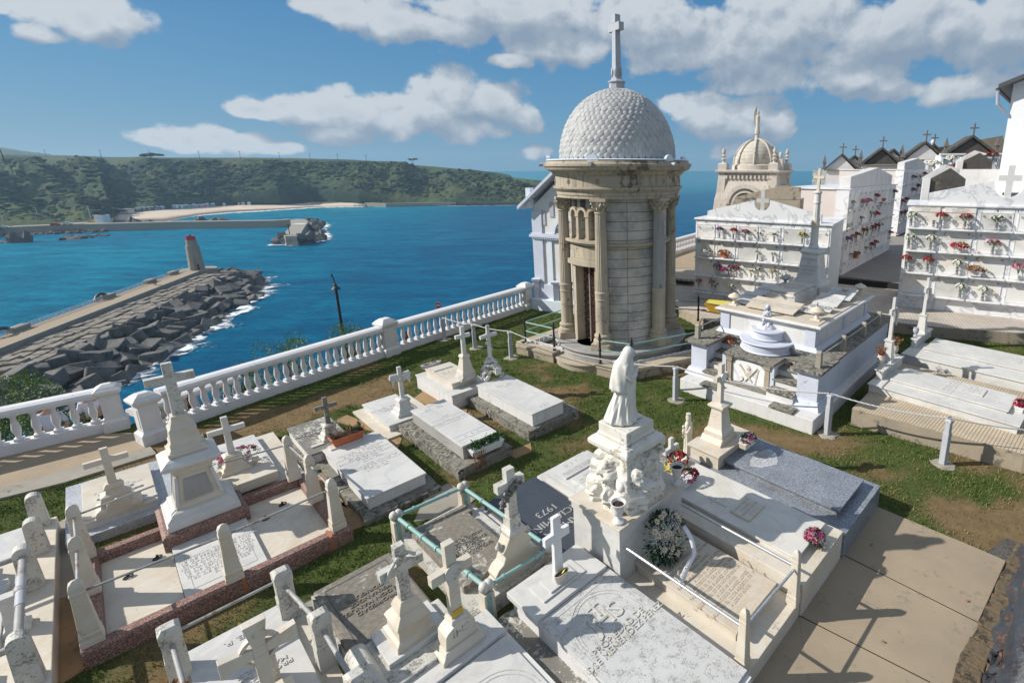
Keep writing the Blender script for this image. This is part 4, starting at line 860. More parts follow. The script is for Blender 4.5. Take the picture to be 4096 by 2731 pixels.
# wall drum with an opening for door and windows
def wallring(r0, r1, z0, z1, gaps, n_=120):
 mb = MB()
 for i in range(n_):
  a0 = 2*pi*i/n_; a1 = 2*pi*(i+1)/n_; am = (a0+a1)/2
  if any(abs((am-g_+pi) % (2*pi)-pi) < hw_ for g_, hw_ in gaps): continue
  vs = [(tx+r*cos(a), ty+r*sin(a), z) for z in (z0, z1) for a in (a0, a1) for r in (r0, r1)]
  mb.add(vs, [(1, 3, 7, 5), (0, 4, 6, 2), (0, 1, 5, 4), (2, 6, 7, 3), (4, 5, 7, 6), (0, 2, 3, 1)])
 return mb
def welded(mb, name, mat, th, smooth=True):
 o_ = th.part(name, mb, mat); bm_ = bmesh.new(); bm_.from_mesh(o_.data); bmesh.ops.remove_doubles(bm_, verts=bm_.verts, dist=1e-4)
 dup = [f for f in bm_.faces if all(len(e.link_faces) > 2 for e in f.edges)]
 bm_.to_mesh(o_.data); bm_.free(); return o_
m_, nt, b, p = pr('drum_masonry', .85, .3)
mp = nt.add('ShaderNodeSeparateXYZ', {0: nt.add('ShaderNodeVectorMath', {0: p, 1: (tx, ty, 0)}, operation='SUBTRACT').outputs[0]})
ang_ = nt.m('MULTIPLY', nt.m('ARCTAN2', mp.outputs[0], mp.outputs[1]), 1.3)
bv_ = nt.add('ShaderNodeCombineXYZ', {0: ang_, 1: mp.outputs[2], 2: 0}).outputs[0]
br = nt.add('ShaderNodeTexBrick', {'Vector': bv_, 'Color1': (1, 1, 1, 1), 'Color2': (.88, .88, .88, 1), 'Mortar': (.35, .33, .3, 1), 'Scale': 1, 'Mortar Size': .008, 'Brick Width': 1.9, 'Row Height': .235, 'Mortar Smooth': .4}, offset=.0)
a_ = nt.noise(p, 2.2, 6, .65); c = nt.mix(nt.ramp(a_, [(.35, 0), (.62, 1)]), (.28, .275, .255), (.56, .53, .47)); c = nt.mix(nt.ramp(nt.noise(p, 1.1, 4), [(.5, 0), (.75, .6)]), c, (.42, .33, .21))
c = nt.mix(1, c, br.outputs[0], 'MULTIPLY'); nt._in(b.inputs['Base Color'], c); bump(nt, b, nt.m('ADD', nt.m('MULTIPLY', br.outputs[1], -1), nt.m('MULTIPLY', nt.noise(p, 40, 5, .7), .3)), .01); X['drum'] = m_
gd_ = [(adoor, R(19))]
t.part('wall', wallring(1.1, 1.30, .5, 3.12, gd_), X['drum'])
t.part('upper_wall', wallring(1.1, 1.30, 3.2, 4.33, [(adoor+R(k*15), R(5.2)) for k in (-1, 0, 1)]), X['drum'])
t.part('string_course', ring([(1.30, 3.10), (1.38, 3.13), (1.42, 3.18), (1.42, 3.21), (1.30, 3.23)], 64), X['tan'], smooth=True)
fz = wallring(1.1, 1.45, 3.05, 3.28, [])
def bay(a0, a1, r0, r1, z0, z1, n_=16):
 mb = MB(); vs = [];
 for i in range(n_+1):
  a = a0+(a1-a0)*i/n_; vs += [(tx+r0*cos(a), ty+r0*sin(a), z0), (tx+r1*cos(a), ty+r1*sin(a), z0), (tx+r1*cos(a), ty+r1*sin(a), z1), (tx+r0*cos(a), ty+r0*sin(a), z1)]
 fs = [(0, 3, 2, 1), (n_*4, n_*4+1, n_*4+2, n_*4+3)]
 for i in range(n_):
  for k in range(4): a = i*4+k; c_ = i*4+(k+1) % 4; fs.append((a, c_, c_+4, a+4))
 return mb.add(vs, fs)
w_ = R(27)
t.part('door_lintel', bay(adoor-w_, adoor+w_, 1.1, 1.46, 2.62, 2.74), X['tan']); t.part('door_frieze', bay(adoor-w_*.95, adoor+w_*.95, 1.1, 1.40, 2.74, 2.78).add(*(lambda q: (q.v, q.f))(bay(adoor-w_*.97, adoor+w_*.97, 1.1, 1.36, 2.785, 3.10))), X['tan'])
t.part('window_sill', bay(adoor-w_, adoor+w_, 1.0, 1.5, 3.215, 3.28), X['tan'])
for s_ in (-1, 1): t.part('door_jamb', bay(adoor+s_*R(19)-R(4), adoor+s_*R(19)+R(4), 1.05, 1.36, .5, 2.62, 4), X['tan'])
for k in (-1.5, -.5, .5, 1.5):
 a = adoor+R(k*15); q = (tx+1.32*cos(a), ty+1.32*sin(a)); M_ = TR(q[0], q[1], 0) @ RZ(a); pm = MB().box(-.07, .07, -.065, .065, 3.28, 3.34, M_).box(-.05, .05, -.05, .05, 3.34, 3.86, M_).box(-.07, .07, -.07, .07, 3.86, 3.92, M_)
 t.part('window_pillar', pm, X['tan'])
for k in (-1, 0, 1):
 a = adoor+R(k*15); M_ = TR(tx+1.26*cos(a), ty+1.26*sin(a), 3.92) @ RZ(a) @ RY(R(90)) @ RZ(R(90)); ro, ri = .185, .115; n_ = 12; am = MB(); vs = []
 for i in range(n_+1):
  g_ = pi*i/n_
  for r_ in (ri, ro):
   for z_ in (-.06, .12): vs.append((r_*cos(g_), r_*sin(g_), z_))
 fs = []
 for i in range(n_):
  o4 = i*4; fs += [(o4, o4+4, o4+5, o4+1), (o4+2, o4+3, o4+7, o4+6), (o4+1, o4+5, o4+7, o4+3), (o4, o4+2, o4+6, o4+4)]
 am.add(vs, fs+[(0, 1, 3, 2), (n_*4, n_*4+2, n_*4+3, n_*4+1)], M_); t.part('window_arch', am, X['tan'])
t.part('window_glass', bay(adoor-w_, adoor+w_, 1.04, 1.07, 3.28, 4.3), X['glassdark'])
t.part('interior', wallring(.95, 1.0, .5, 4.3, []), X['slate'])
# door grille
dm = MB();
for i in range(9):
 a = adoor+R(-16+4*i); q = (tx+1.12*cos(a), ty+1.12*sin(a)); dm.tube([(q[0], q[1], .55), (q[0], q[1], 2.55)], .011, 5)
 if i % 2 == 1:
  for k in range(11):
   z_ = .7+k*.175
   for s_ in (-1, 1):
    M_ = TR(q[0]*1, q[1], z_) @ RZ(a) ; dm.tube([M_ @ Vector((.01, s_*(.022+.02*cos(g_)), .045*sin(g_))) for g_ in [2*pi*j/7 for j in range(8)]], .006, 4)
for z_ in (.56, 1.1, 1.55, 2.0, 2.4):
 dm.tube([(tx+1.12*cos(adoor+R(g_)), ty+1.12*sin(adoor+R(g_)), z_) for g_ in range(-18, 19, 6)], .013, 5)
dr_ = t.part('door', bay(adoor-R(19), adoor+R(19), 1.02, 1.05, .5, 2.62), plain('door_dark', (.035, .018, .012), .7)); t.part('grille', dm, X['rust'], parent=dr_); dr_.location = (0, 0, 0)
t.part('door_bar', MB().tube([(tx+1.15*cos(adoor), ty+1.15*sin(adoor), .5), (tx+1.15*cos(adoor), ty+1.15*sin(adoor), 2.6)], .02, 6), X['pipe'])
# columns
for k, ad in enumerate((-14-60, -14, 46, 106, 166, 226)):
 a = R(ad-90); cx_, cy_ = tx+1.50*cos(a), ty+1.50*sin(a); M_ = TR(cx_, cy_, 0) @ RZ(a); c0_ = (cx_, cy_, 0)
 cm = t.part('column', MB().lathe([(.155, 2.0), (.15, 3.0), (.135, 3.97)], 40, c0_, flute=.07), X['greystone'] if k == 2 else X['tan'], smooth=False)
 t.part('lower_shaft', MB().lathe([(.175, .92), (.165, .96), (.168, 1.4), (.165, 1.80), (.18, 1.81), (.18, 1.84), (.165, 1.85), (.17, 1.97), (.185, 1.98), (.18, 2.02), (.15, 2.04)], 32, c0_), X['tan'], parent=cm, smooth=True)
 t.part('base', MB().lathe([(.24, .68), (.25, .72), (.24, .76), (.205, .78), (.20, .82), (.225, .85), (.22, .89), (.18, .92)], 32, c0_), X['tan'], parent=cm, smooth=True)
 t.part('pedestal', MB().box(-.27, .25, -.26, .26, .5, .60, M_).box(-.25, .24, -.25, .25, .60, .68, M_), X['tan'], parent=cm, bevel=.006)
 cp = MB().lathe([(.135, 3.97), (.155, 3.99), (.14, 4.01), (.14, 4.06), (.17, 4.18), (.20, 4.27)], 24, c0_)
 cp.add(*(lambda q: (q.v, q.f))(MB().box(-.2, .2, -.2, .2, 4.27, 4.33, M_)))
 for i in range(8):       # acanthus leaves and corner volutes
  g_ = a+pi/4*i;
  for (r0_, z_, ln) in ((.15, 4.03, .12), (.16, 4.11, .13)):
   u = Vector((cos(g_+(pi/8 if z_ > 4.1 else 0)), sin(g_+(pi/8 if z_ > 4.1 else 0)), 0)); p0 = Vector(c0_)+u*r0_+Vector((0, 0, z_)); sd_ = u.cross(Vector((0, 0, 1)))*.045
   cp.add([p0-sd_, p0+sd_, p0+sd_*.9+u*.03+Vector((0, 0, ln*.7)), p0-sd_*.9+u*.03+Vector((0, 0, ln*.7)), p0+u*.075+Vector((0, 0, ln)), p0+u*.085+Vector((0, 0, ln*.75))], [(0, 1, 2, 3), (3, 2, 4), (2, 5, 4), (3, 4, 5), (0, 3, 5), (1, 5, 2), (0, 5, 1)])
 for i in range(4):
  g_ = a+pi/4+pi/2*i; q = Vector(c0_)+Vector((cos(g_)*.2, sin(g_)*.2, 4.22)); cp.add(*(lambda q_: (q_.v, q_.f))(MB().lathe([(.048, -.02), (.05, .02)], 12, M=TR(*q) @ RZ(g_) @ RX(R(90)))))
 t.part('capital', cp, X['tan'], parent=cm)
# entablature
X['cornice'] = stone('cornice_stone', (.45, .38, .28), (.33, .29, .235), 1.8, .85, lichen=.34, lcol=(.10, .08, .06), lscale=6, bmp=.004, bscale=30, streak=.85)
t.part('architrave', ring([(1.30, 4.32), (1.62, 4.33), (1.62, 4.40), (1.64, 4.41), (1.64, 4.48), (1.66, 4.49), (1.70, 4.54), (1.72, 4.56), (1.72, 4.60), (1.66, 4.61), (1.3, 4.62)], 96), X['cornice'], smooth=True)
t.part('frieze', ring([(1.3, 4.60), (1.66, 4.605), (1.66, 4.86), (1.3, 4.87)]), X['cornice'], smooth=True)
t.part('cornice', ring([(1.5, 4.855), (1.66, 4.86), (1.70, 4.90), (1.74, 4.92), (1.76, 4.97), (1.90, 5.02), (1.92, 5.08), (1.95, 5.10), (1.95, 5.15), (1.90, 5.17), (1.88, 5.22), (1.4, 5.23)]), X['cornice'], smooth=True)
t.part('gutter_rim', ring([(1.3, 5.225), (1.86, 5.23), (1.88, 5.25), (1.86, 5.27), (1.3, 5.27)]), X['bluewall'], smooth=True)
for k in range(12):       # rosettes on the frieze
 a = R(-90-14-30+30*k-15+15); q = Vector((tx+1.665*cos(a), ty+1.665*sin(a), 4.74)); M_ = TR(*q) @ RZ(a) @ RY(R(90)); rm = MB().lathe([(.022, 0), (.02, .025), (.008, .035)], 10, M=M_)
 for i in range(8):
  g_ = i*pi/4; rm.add(*(lambda q_: (q_.v, q_.f))(MB().blob((0, 0, 0), (.026, .014, .014), i, 0, 1, M=M_ @ RZ(g_) @ TR(.045, 0, .004))))
 t.part('rosette', rm, X['tan'])
for k in range(6):       # spouts with little hoods
 a = R(-90-14-64+60*k+ (3 if k else 0)); u = Vector((cos(a), sin(a), 0)); q = TC+u*1.80+Vector((0, 0, 5.16)); M_ = TR(*q) @ RZ(a)
 sp_ = t.part('spout', MB().tube([q, q+u*.26+Vector((0, 0, -.02))], .042, 12), X['greypost'], smooth=True)
 t.part('spout_hood', MB().lathe([(.13, -.04), (.13, .05)], 20, M=M_ @ TR(.02, 0, .08) @ RY(R(90))), X['bluewall'], parent=sp_)
# dome: body and fish-scale tiles
DR, DZ, DH = 1.50, 5.25, 1.70
def dome_pt(a, ph, off=0):  # ph 0 at the foot .. pi/2 at the crown
 st_ = .16 if ph < .001 else 0
 r_ = (DR+off)*cos(ph); z_ = DZ+.06+(DH+off)*sin(ph); return Vector((tx+r_*cos(a), ty+r_*sin(a), z_))
t.part('dome', MB().lathe([(DR*cos(pi/2*i/24), .04+DH*sin(pi/2*i/24)) for i in range(24)], 64, (tx, ty, DZ)), X['greystone'], smooth=True)
X['scale'] = stone('dome_scale', (.46, .455, .44), (.33, .33, .335), 3.5, .6, lichen=.12, lcol=(.30, .24, .17), lscale=8, bmp=.002, bscale=40)
sc_ = MB(); rs = random.Random(1); ROWS = 19
for r_ in range(ROWS):
 ph = pi/2*(.0+.93*(r_/ROWS)**1.0); dph = pi/2*.93/ROWS; n_ = 56 if r_ < 9 else (44 if r_ < 14 else 32)
 aw = 2*pi/n_
 for i in range(n_):
  a = (i+.5*(r_ % 2))*aw; lift = .022+rs.uniform(0, .012); pts_ = []
  L_ = dph*1.0; M_ = 7
  top = [dome_pt(a-aw*.5, ph+L_*1.5, .004), dome_pt(a+aw*.5, ph+L_*1.5, .004)]
  mid = [dome_pt(a-aw*.5, ph+L_*.45, lift*.7), dome_pt(a+aw*.5, ph+L_*.45, lift*.7)]
  tip = []
  for k in range(1, M_):
   g_ = pi*k/M_; tip.append(dome_pt(a-cos(g_)*aw*.5, ph+L_*.45-sin(g_)*L_*.85, lift))
  vs = [top[0], top[1], mid[1]]+tip[::-1]+[mid[0]]; cN = dome_pt(a, ph+L_*.4, lift+.012)
  base_ = len(vs); vs.append(cN); und = [v-(v-Vector((tx, ty, v.z-.3))).normalized()*.02 for v in tip]
  fs = [(i_, base_, (i_+1) % base_)[::-1] for i_ in range(base_)]
  fs = [(b_, a_, c_) for (a_, b_, c_) in fs]
  k0 = len(vs); rim = [mid[0]]+tip+[mid[1]]; ctr = dome_pt(a, ph, 0)
  vs += rim+[v+(Vector((tx, ty, DZ+.1))-v).normalized()*.022 for v in rim]; m2_ = len(rim)
  fs += [(k0+i_, k0+i_+1, k0+m2_+i_+1, k0+m2_+i_) for i_ in range(m2_-1)]
  sc_.add(vs, fs)
t.part('scale_tiles', sc_, X['scale'])
t.part('crown', MB().lathe([(.50, 6.86), (.46, 6.90), (.36, 6.94), (.36, 6.97), (.24, 7.0), (.24, 7.03)], 40, (tx, ty, 0)), X['greystone'], smooth=True)
t.part('lantern', MB().lathe([(.20, 7.03), (.20, 7.17), (.23, 7.18), (.23, 7.20), (.14, 7.26), (.13, 7.30)], 8, (tx, ty, 0)), X['greypost'])
cr = MB(); M_ = TR(tx, ty, 0) @ RZ(R(38))
cr.fr(-.09, .09, -.09, .09, 7.28, -.075, .075, -.075, .075, 8.38, M_).box(-.08, .08, -.08, .08, 8.56, 8.76, M_).box(-.078, .078, -.235, .235, 8.38, 8.56, M_)
cq = t.part('cross', cr, X['greypost'], bevel=.006)
lf = MB()
for i in range(4):
 g_ = R(38+45+90*i); lf.add(*(lambda q_: (q_.v, q_.f))(MB().blob((0, 0, 0), (.035, .06, .13), i, .15, 2, M=TR(tx+.11*cos(g_), ty+.11*sin(g_), 7.42) @ RZ(g_))))
t.part('leaf_collar', lf, X['greypost'], parent=cq, smooth=True)
# steps: three round treads towards the door
u = Vector((cos(adoor), sin(adoor), 0))
for k, (dd_, r_, z0_, z1_) in enumerate([(1.12, 1.02, -.1, .2), (1.06, .76, .2, .355), (1.02, .50, .355, .50)]):
 q = TC+u*dd_; t.part('step', MB().lathe([(r_-.03, z0_), (r_-.03, z1_-.05), (r_, z1_-.045), (r_, z1_-.01), (r_-.02, z1_)], 56, (q.x, q.y, 0)), X['tan'], smooth=True)
# kerb frame, gravel beds, railing
kf = Th('temple_kerb', 'low stone kerb frame with dark gravel beds round the round temple', 'kerb', at=(-.55, 11.5, 0))
Lc, Fc, Rc = Vector((-3.62, 13.42, 0)), Vector((-.55, 11.48, 0)), Vector((2.05, 12.95, 0)); Bc = Vector((-1.7, 15.9, 0))
def bar_between(a, b_, w_, z0, z1, M0=None):
 d = (b_-a).normalized(); nn_ = Vector((-d.y, d.x, 0))*w_/2; return MB().prism([tuple((a-nn_).xy), tuple((b_-nn_).xy), tuple((b_+nn_).xy), tuple((a+nn_).xy)], z0, z1)
s1 = Vector((-2.45, 12.68, 0)); s2 = Vector((-1.22, 11.90, 0))
for a, b_ in ((Lc, s1), (s2, Fc), (Fc, Rc), (Lc, Bc)):
 kp = kf.part('kerbstone', bar_between(a, b_, .28, -.1, .2), X['concrete_wall']); kf.part('coping', bar_between(a, b_, .33, .201, .29), X['tan'], bevel=.01)
 if a is not s1:
  nn_ = (b_-a).normalized(); nn_ = Vector((-nn_.y, nn_.x, 0))*(-.24 if a is Lc and b_ is Bc else .24); n_ = int((b_-a).length/.16)
  kt = MB()
  for i in range(n_):
   p0 = a.lerp(b_, (i+.04)/n_)+nn_; p1 = a.lerp(b_, (i+.96)/n_)+nn_; kt.add(*(lambda q_: (q_.v, q_.f))(bar_between(p0, p1, .02, .1, .33+.006*(i % 2))))
  kf.part('white_tile_edge', kt, X['white'])
kf.part('gravel_bed', MB().prism([tuple(v.xy) for v in (Lc, s1+Vector((.25, .5, 0)), s2+Vector((.1, .5, 0)), Fc, Rc, Bc)], -.1, .16), X['gravel'])
HARD.append([tuple(v.xy) for v in (Lc, Fc, Rc, Bc)])
ir = Th('temple_railing', 'verdigris two-bar railing on iron posts round the temple', 'railing', at=(-3.47, 13.4, .29))
def iron_post(th, q, h_=.72):
 x, y, z = q; pp = th.part('iron_post', MB().lathe([(.045, 0), (.045, .04), (.03, .06), (.028, h_*.45), (.045, h_*.47), (.045, h_*.52), (.028, h_*.54), (.026, h_*.85), (.045, h_*.87), (.045, h_*.91), (.02, h_*.93), (.035, h_*.97), (.03, h_*1.02), (.005, h_*1.12)], 12, (x, y, z)), X['iron'], smooth=True); return pp
ips = [Vector((-3.44, 13.36, .29)), Vector((-2.52, 12.76, .29)), Vector((-1.20, 11.82, .29)), Vector((-.40, 11.50, .29)), Vector((1.66, 15.56, .29)), Vector((-1.75, 15.85, .29))]
ips[4] = Vector((1.72, 12.85, .29));
for q in ips[:4]+[ips[5]]: iron_post(ir, q)
p6 = W('d2', 1455, 1140, .35); iron_post(ir, p6, .75)
tr = MB()
for a, b_ in ((ips[0], ips[1]), (ips[2], ips[3]), (ips[3], Vector((2.9, 13.4, .29))), (ips[0], ips[5]), (Vector((-.2, 15.9, .3)), p6), (p6, p6+Vector((1.3, -.9, 0)))):
 for z_ in (.36, .62): tr.tube([a+Vector((0, 0, z_)), b_+Vector((0, 0, z_))], .017, 6)
ir.part('rail', tr, X['teal'], smooth=True)
# == pale chapel behind the temple, at the end of the balustrade
ca = R(-27); cq0 = at_world((-4.16, 18.3, 0), ca)
t = Th('white_chapel', 'pale blue-white chapel with arched window and gabled front beside the balustrade end', 'chapel', at=cq0, ang=ca); x, y = cq0.x, cq0.y
cw = 3.1
t.part('plinth', MB().box(x-.12, x+cw+.12, y-.1, y+4, -.1, .94), X['paint_blue'], bevel=.01)
t.part('wall', MB().box(x, x+cw, y, y+3.8, .94, 3.72).prism([(x, 3.72), (x+cw, 3.72), (x+cw/2, 5.0)], 0, 3.8, TR(0, y+3.8, 0) @ RX(R(90))), X['plaster'])
for xx in (x, x+cw-.42): t.part('corner_pilaster', MB().box(xx-.03, xx+.42, y-.06, y+.05, .94, 3.6), X['paint_blue'], bevel=.006)
for xx in (x+.62, x+1.9): t.part('pilaster', MB().box(xx, xx+.2, y-.05, y+.02, .94, 2.62), X['bluewall'])
t.part('string_course', MB().box(x-.12, x+cw+.12, y-.14, y+.1, 2.66, 2.74).box(x-.08, x+cw+.08, y-.1, y+.08, 2.74, 2.8), X['paint_blue'])
dt = MB()
for i in range(30): dt.box(x+i*.09, x+i*.09+.05, y-.12, y-.02, 2.60, 2.66)
t.part('dentils', dt, X['paint_blue'])
cxw = x+cw/2-.05
ln_ = MB();
for i in range(16):
 a0, a1 = pi*i/16, pi*(i+1)/16
 ln_.add([(cxw+r_*cos(a), y-d_, 2.82+r_*sin(a)) for a in (a0, a1) for r_ in (.5, .62) for d_ in (0, .08)], [(1, 3, 7, 5), (2, 6, 7, 3), (0, 1, 5, 4), (0, 2, 3, 1), (4, 5, 7, 6)])
wn = t.part('fan_window', MB().lathe([(.5, -.01), (.5, .01)], 32, M=TR(cxw, y-.01, 2.82) @ RX(R(90))), X['greypost']); t.part('window_arch', ln_, X['bluewall'], parent=wn)
fb_ = MB()
for i in range(7): a = pi*i/6; fb_.tube([(cxw+.12*cos(a), y-.05, 2.82+.12*sin(a)), (cxw+.5*cos(a), y-.05, 2.82+.5*sin(a))], .014, 4)
t.part('glazing_bar', fb_, X['white'], parent=wn)
for xx, zz in ((x+.48, 3.55), (x+.86, 3.85), (x+cw/2-.05, 4.1)):
 ap = MB().prism([(-.09, -.45), (.09, -.45), (.09, .0)]+[(.09*cos(a), .09*sin(a)) for a in [pi*i/8 for i in range(1, 8)]]+[(-.09, .0)], -.02, .03, TR(xx, y, zz) @ RX(R(90))); t.part('arched_slot', ap, X['greypost'])
rfm = MB()
for s_ in (-1, 1):
 xm = x+cw/2; e0 = (xm+s_*(cw/2+.42), 3.86-.22); e1 = (xm, 5.12); th_ = .12
 rfm.add([(e0[0], y-.35, e0[1]), (e1[0], y-.35, e1[1]), (e1[0], y-.35, e1[1]+th_), (e0[0], y-.35, e0[1]+th_), (e0[0], y+4, e0[1]), (e1[0], y+4, e1[1]), (e1[0], y+4, e1[1]+th_), (e0[0], y+4, e0[1]+th_)], [(0, 1, 2, 3) if s_ > 0 else (3, 2, 1, 0), (7, 6, 5, 4), (0, 3, 7, 4), (2, 6, 7, 3), (0, 4, 5, 1)])
t.part('roof', rfm, X['paint_blue']); t.part('finial', MB().tier(x-.02, y-.1, [(.1, 3.72), (.1, 4.4)]), X['bluewall']); t.part('finial', MB().tier(x+cw+.02, y-.1, [(.1, 3.72), (.1, 4.4)]), X['bluewall'])
t.part('bellcote', MB().lathe([(.32, 4.6), (.30, 5.0), (.24, 5.4), (.1, 5.62)], 16, (x+cw/2, y+.4, 0)), X['bluewall'])
# its little front garden wall with pots
gt = Th('garden_wall', 'low pale blue wall with two short piers in front of the chapel', 'wall', at=(-4.0, 17.6, 0))
g0, g1 = W('e', 290, 240, .1), W('e', 660, 290, .1)
gt.part('wall', bar_between(g0, g1+(g1-g0)*.6, .3, -.1, .42), X['bluewall'], bevel=.01)
for q in (g0+Vector((.12, .1, 0)), g0.lerp(g1, .85)): gt.part('pier', MB().tier(q.x, q.y, [(.10, .42), (.10, 1.02), (.16, 1.04), (.16, 1.12)]), X['paint_blue'])
# == flowers and vases (prototypes are the first of their kind in use)
def cloudpts(r_, n_, rad, zc, squash=.8):
 o_ = []
 for _ in range(n_):
  u = Vector((r_.gauss(0, 1), r_.gauss(0, 1), r_.gauss(0, 1))).normalized(); u.z = abs(u.z)*.9-.15; o_.append((u, Vector((u.x*rad, u.y*rad, zc+u.z*rad*squash))))
 return o_
def bloom(mb, c_, u, s_, r_, petals=6):
 for k in range(petals):
  g_ = 2*pi*k/petals+r_.random()*.4; a = u.orthogonal().normalized(); b_ = u.cross(a); d = (a*cos(g_)+b_*sin(g_))*1.0+u*.55
  mb.leaf(c_, d, u, s_, s_*.8)
 for k in range(4):
  g_ = pi/2*k+.5; a = u.orthogonal().normalized(); b_ = u.cross(a); mb.leaf(c_, (a*cos(g_)+b_*sin(g_))*.4+u, u, s_*.75, s_*.55)
FM = {}
def flower_meshes(kind, seed):
 if (kind, seed) in FM: return FM[kind, seed]
 r_ = random.Random(seed*31+len(kind)); fo, bl = MB(), MB()
 if kind == 'bunch':      # upright vase bunch
  rad, nb_, zc = .135, 26, .31
 elif kind == 'box': rad, nb_, zc = .15, 40, .18
 elif kind == 'sparse': rad, nb_, zc = .07, 3, .27
 else: rad, nb_, zc = .12, 12, .2
 for u, q in cloudpts(r_, nb_, rad, zc):
  if kind == 'box': q.x *= 1.6
  bloom(bl, q, u, .04*r_.uniform(.8, 1.3), r_)
 for u, q in cloudpts(r_, 70 if kind != 'sparse' else 34, rad*1.0, zc-.03):
  if kind == 'box': q.x *= 1.6
  fo.leaf(q*.75+Vector((0, 0, (zc-.03)*.25)), u+Vector((0, 0, .3)), Vector((r_.random(), r_.random(), 1)), .075, .026)
 for k in range(7): fo.tube([(0, 0, .1 if kind != 'box' else .02), (r_.uniform(-.06, .06), r_.uniform(-.06, .06), zc)], .004, 4)
 m1, m2 = fo.mesh('foliage'), bl.mesh('blooms'); m1.materials.append(X['leafg']); m2.materials.append(X['petal_red']); FM[kind, seed] = (m1, m2); return m1, m2
VM = {}
def vase_mesh(kind):
 if kind in VM: return VM[kind]
 if kind == 'steel': mb, mt = MB().lathe([(.045, 0), (.05, .015), (.028, .04), (.04, .09), (.028, .13), (.045, .17), (.052, .175), (.045, .16)], 16), X['steelv']
 elif kind == 'urn': mb, mt = MB().lathe([(.035, 0), (.038, .01), (.018, .035), (.045, .08), (.052, .11), (.035, .15), (.045, .165), (.036, .16)], 16), X['marble_warm']
 elif kind == 'pot': mb, mt = MB().lathe([(.045, 0), (.06, .1), (.062, .1), (.055, .095)], 16), X['white']
 elif kind == 'box': mb, mt = MB().fr(-.13, .13, -.05, .05, 0, -.16, .16, -.065, .065, .11).box(-.168, .168, -.072, .072, .10, .118), X['white']
 elif kind == 'tbox': mb, mt = MB().fr(-.13, .13, -.05, .05, 0, -.16, .16, -.065, .065, .11).box(-.168, .168, -.072, .072, .10, .118), X['terracotta']
 me = mb.mesh('vase'); me.materials.append(mt)
 if 'box' not in kind: me.polygons.foreach_set('use_smooth', [True]*len(me.polygons)); me.set_sharp_from_angle(angle=R(60))
 VM[kind] = me; return me
X['steelv'] = plain('steel_vase', (.45, .45, .46), .25, metal=.85, var=.2)
def flowers(q, vase, kind, col, lab, sc=1, rz=0, seed=None, group='flower vases on the niche shelves', z0=None, name='flower_vase', leaf=None):
 seed = random.randrange(3) if seed is None else seed; t = bpy.data.objects.new(name, None); COL.objects.link(t); t.location = q; t.rotation_euler = (0, 0, rz+random.uniform(-.1, .1)); t.scale = (sc,)*3; tag(t, lab, 'flower vase', group)
 def ch(nm, me, mt=None, z=0):
  o_ = bpy.data.objects.new(nm, me); COL.objects.link(o_); o_.parent = t; o_.location = (0, 0, z)
  if mt: o_.material_slots[0].link = 'OBJECT'; o_.material_slots[0].material = mt
  return o_
 if vase: ch('vase', vase_mesh(vase))
 if kind: a, b_ = flower_meshes(kind, seed); z = (.0 if vase else -.12); ch('foliage', a, leaf or (X['petal_dry'] if col == 'dry' else None), z); ch('blooms', b_, X['petal_'+col], z)
 return t
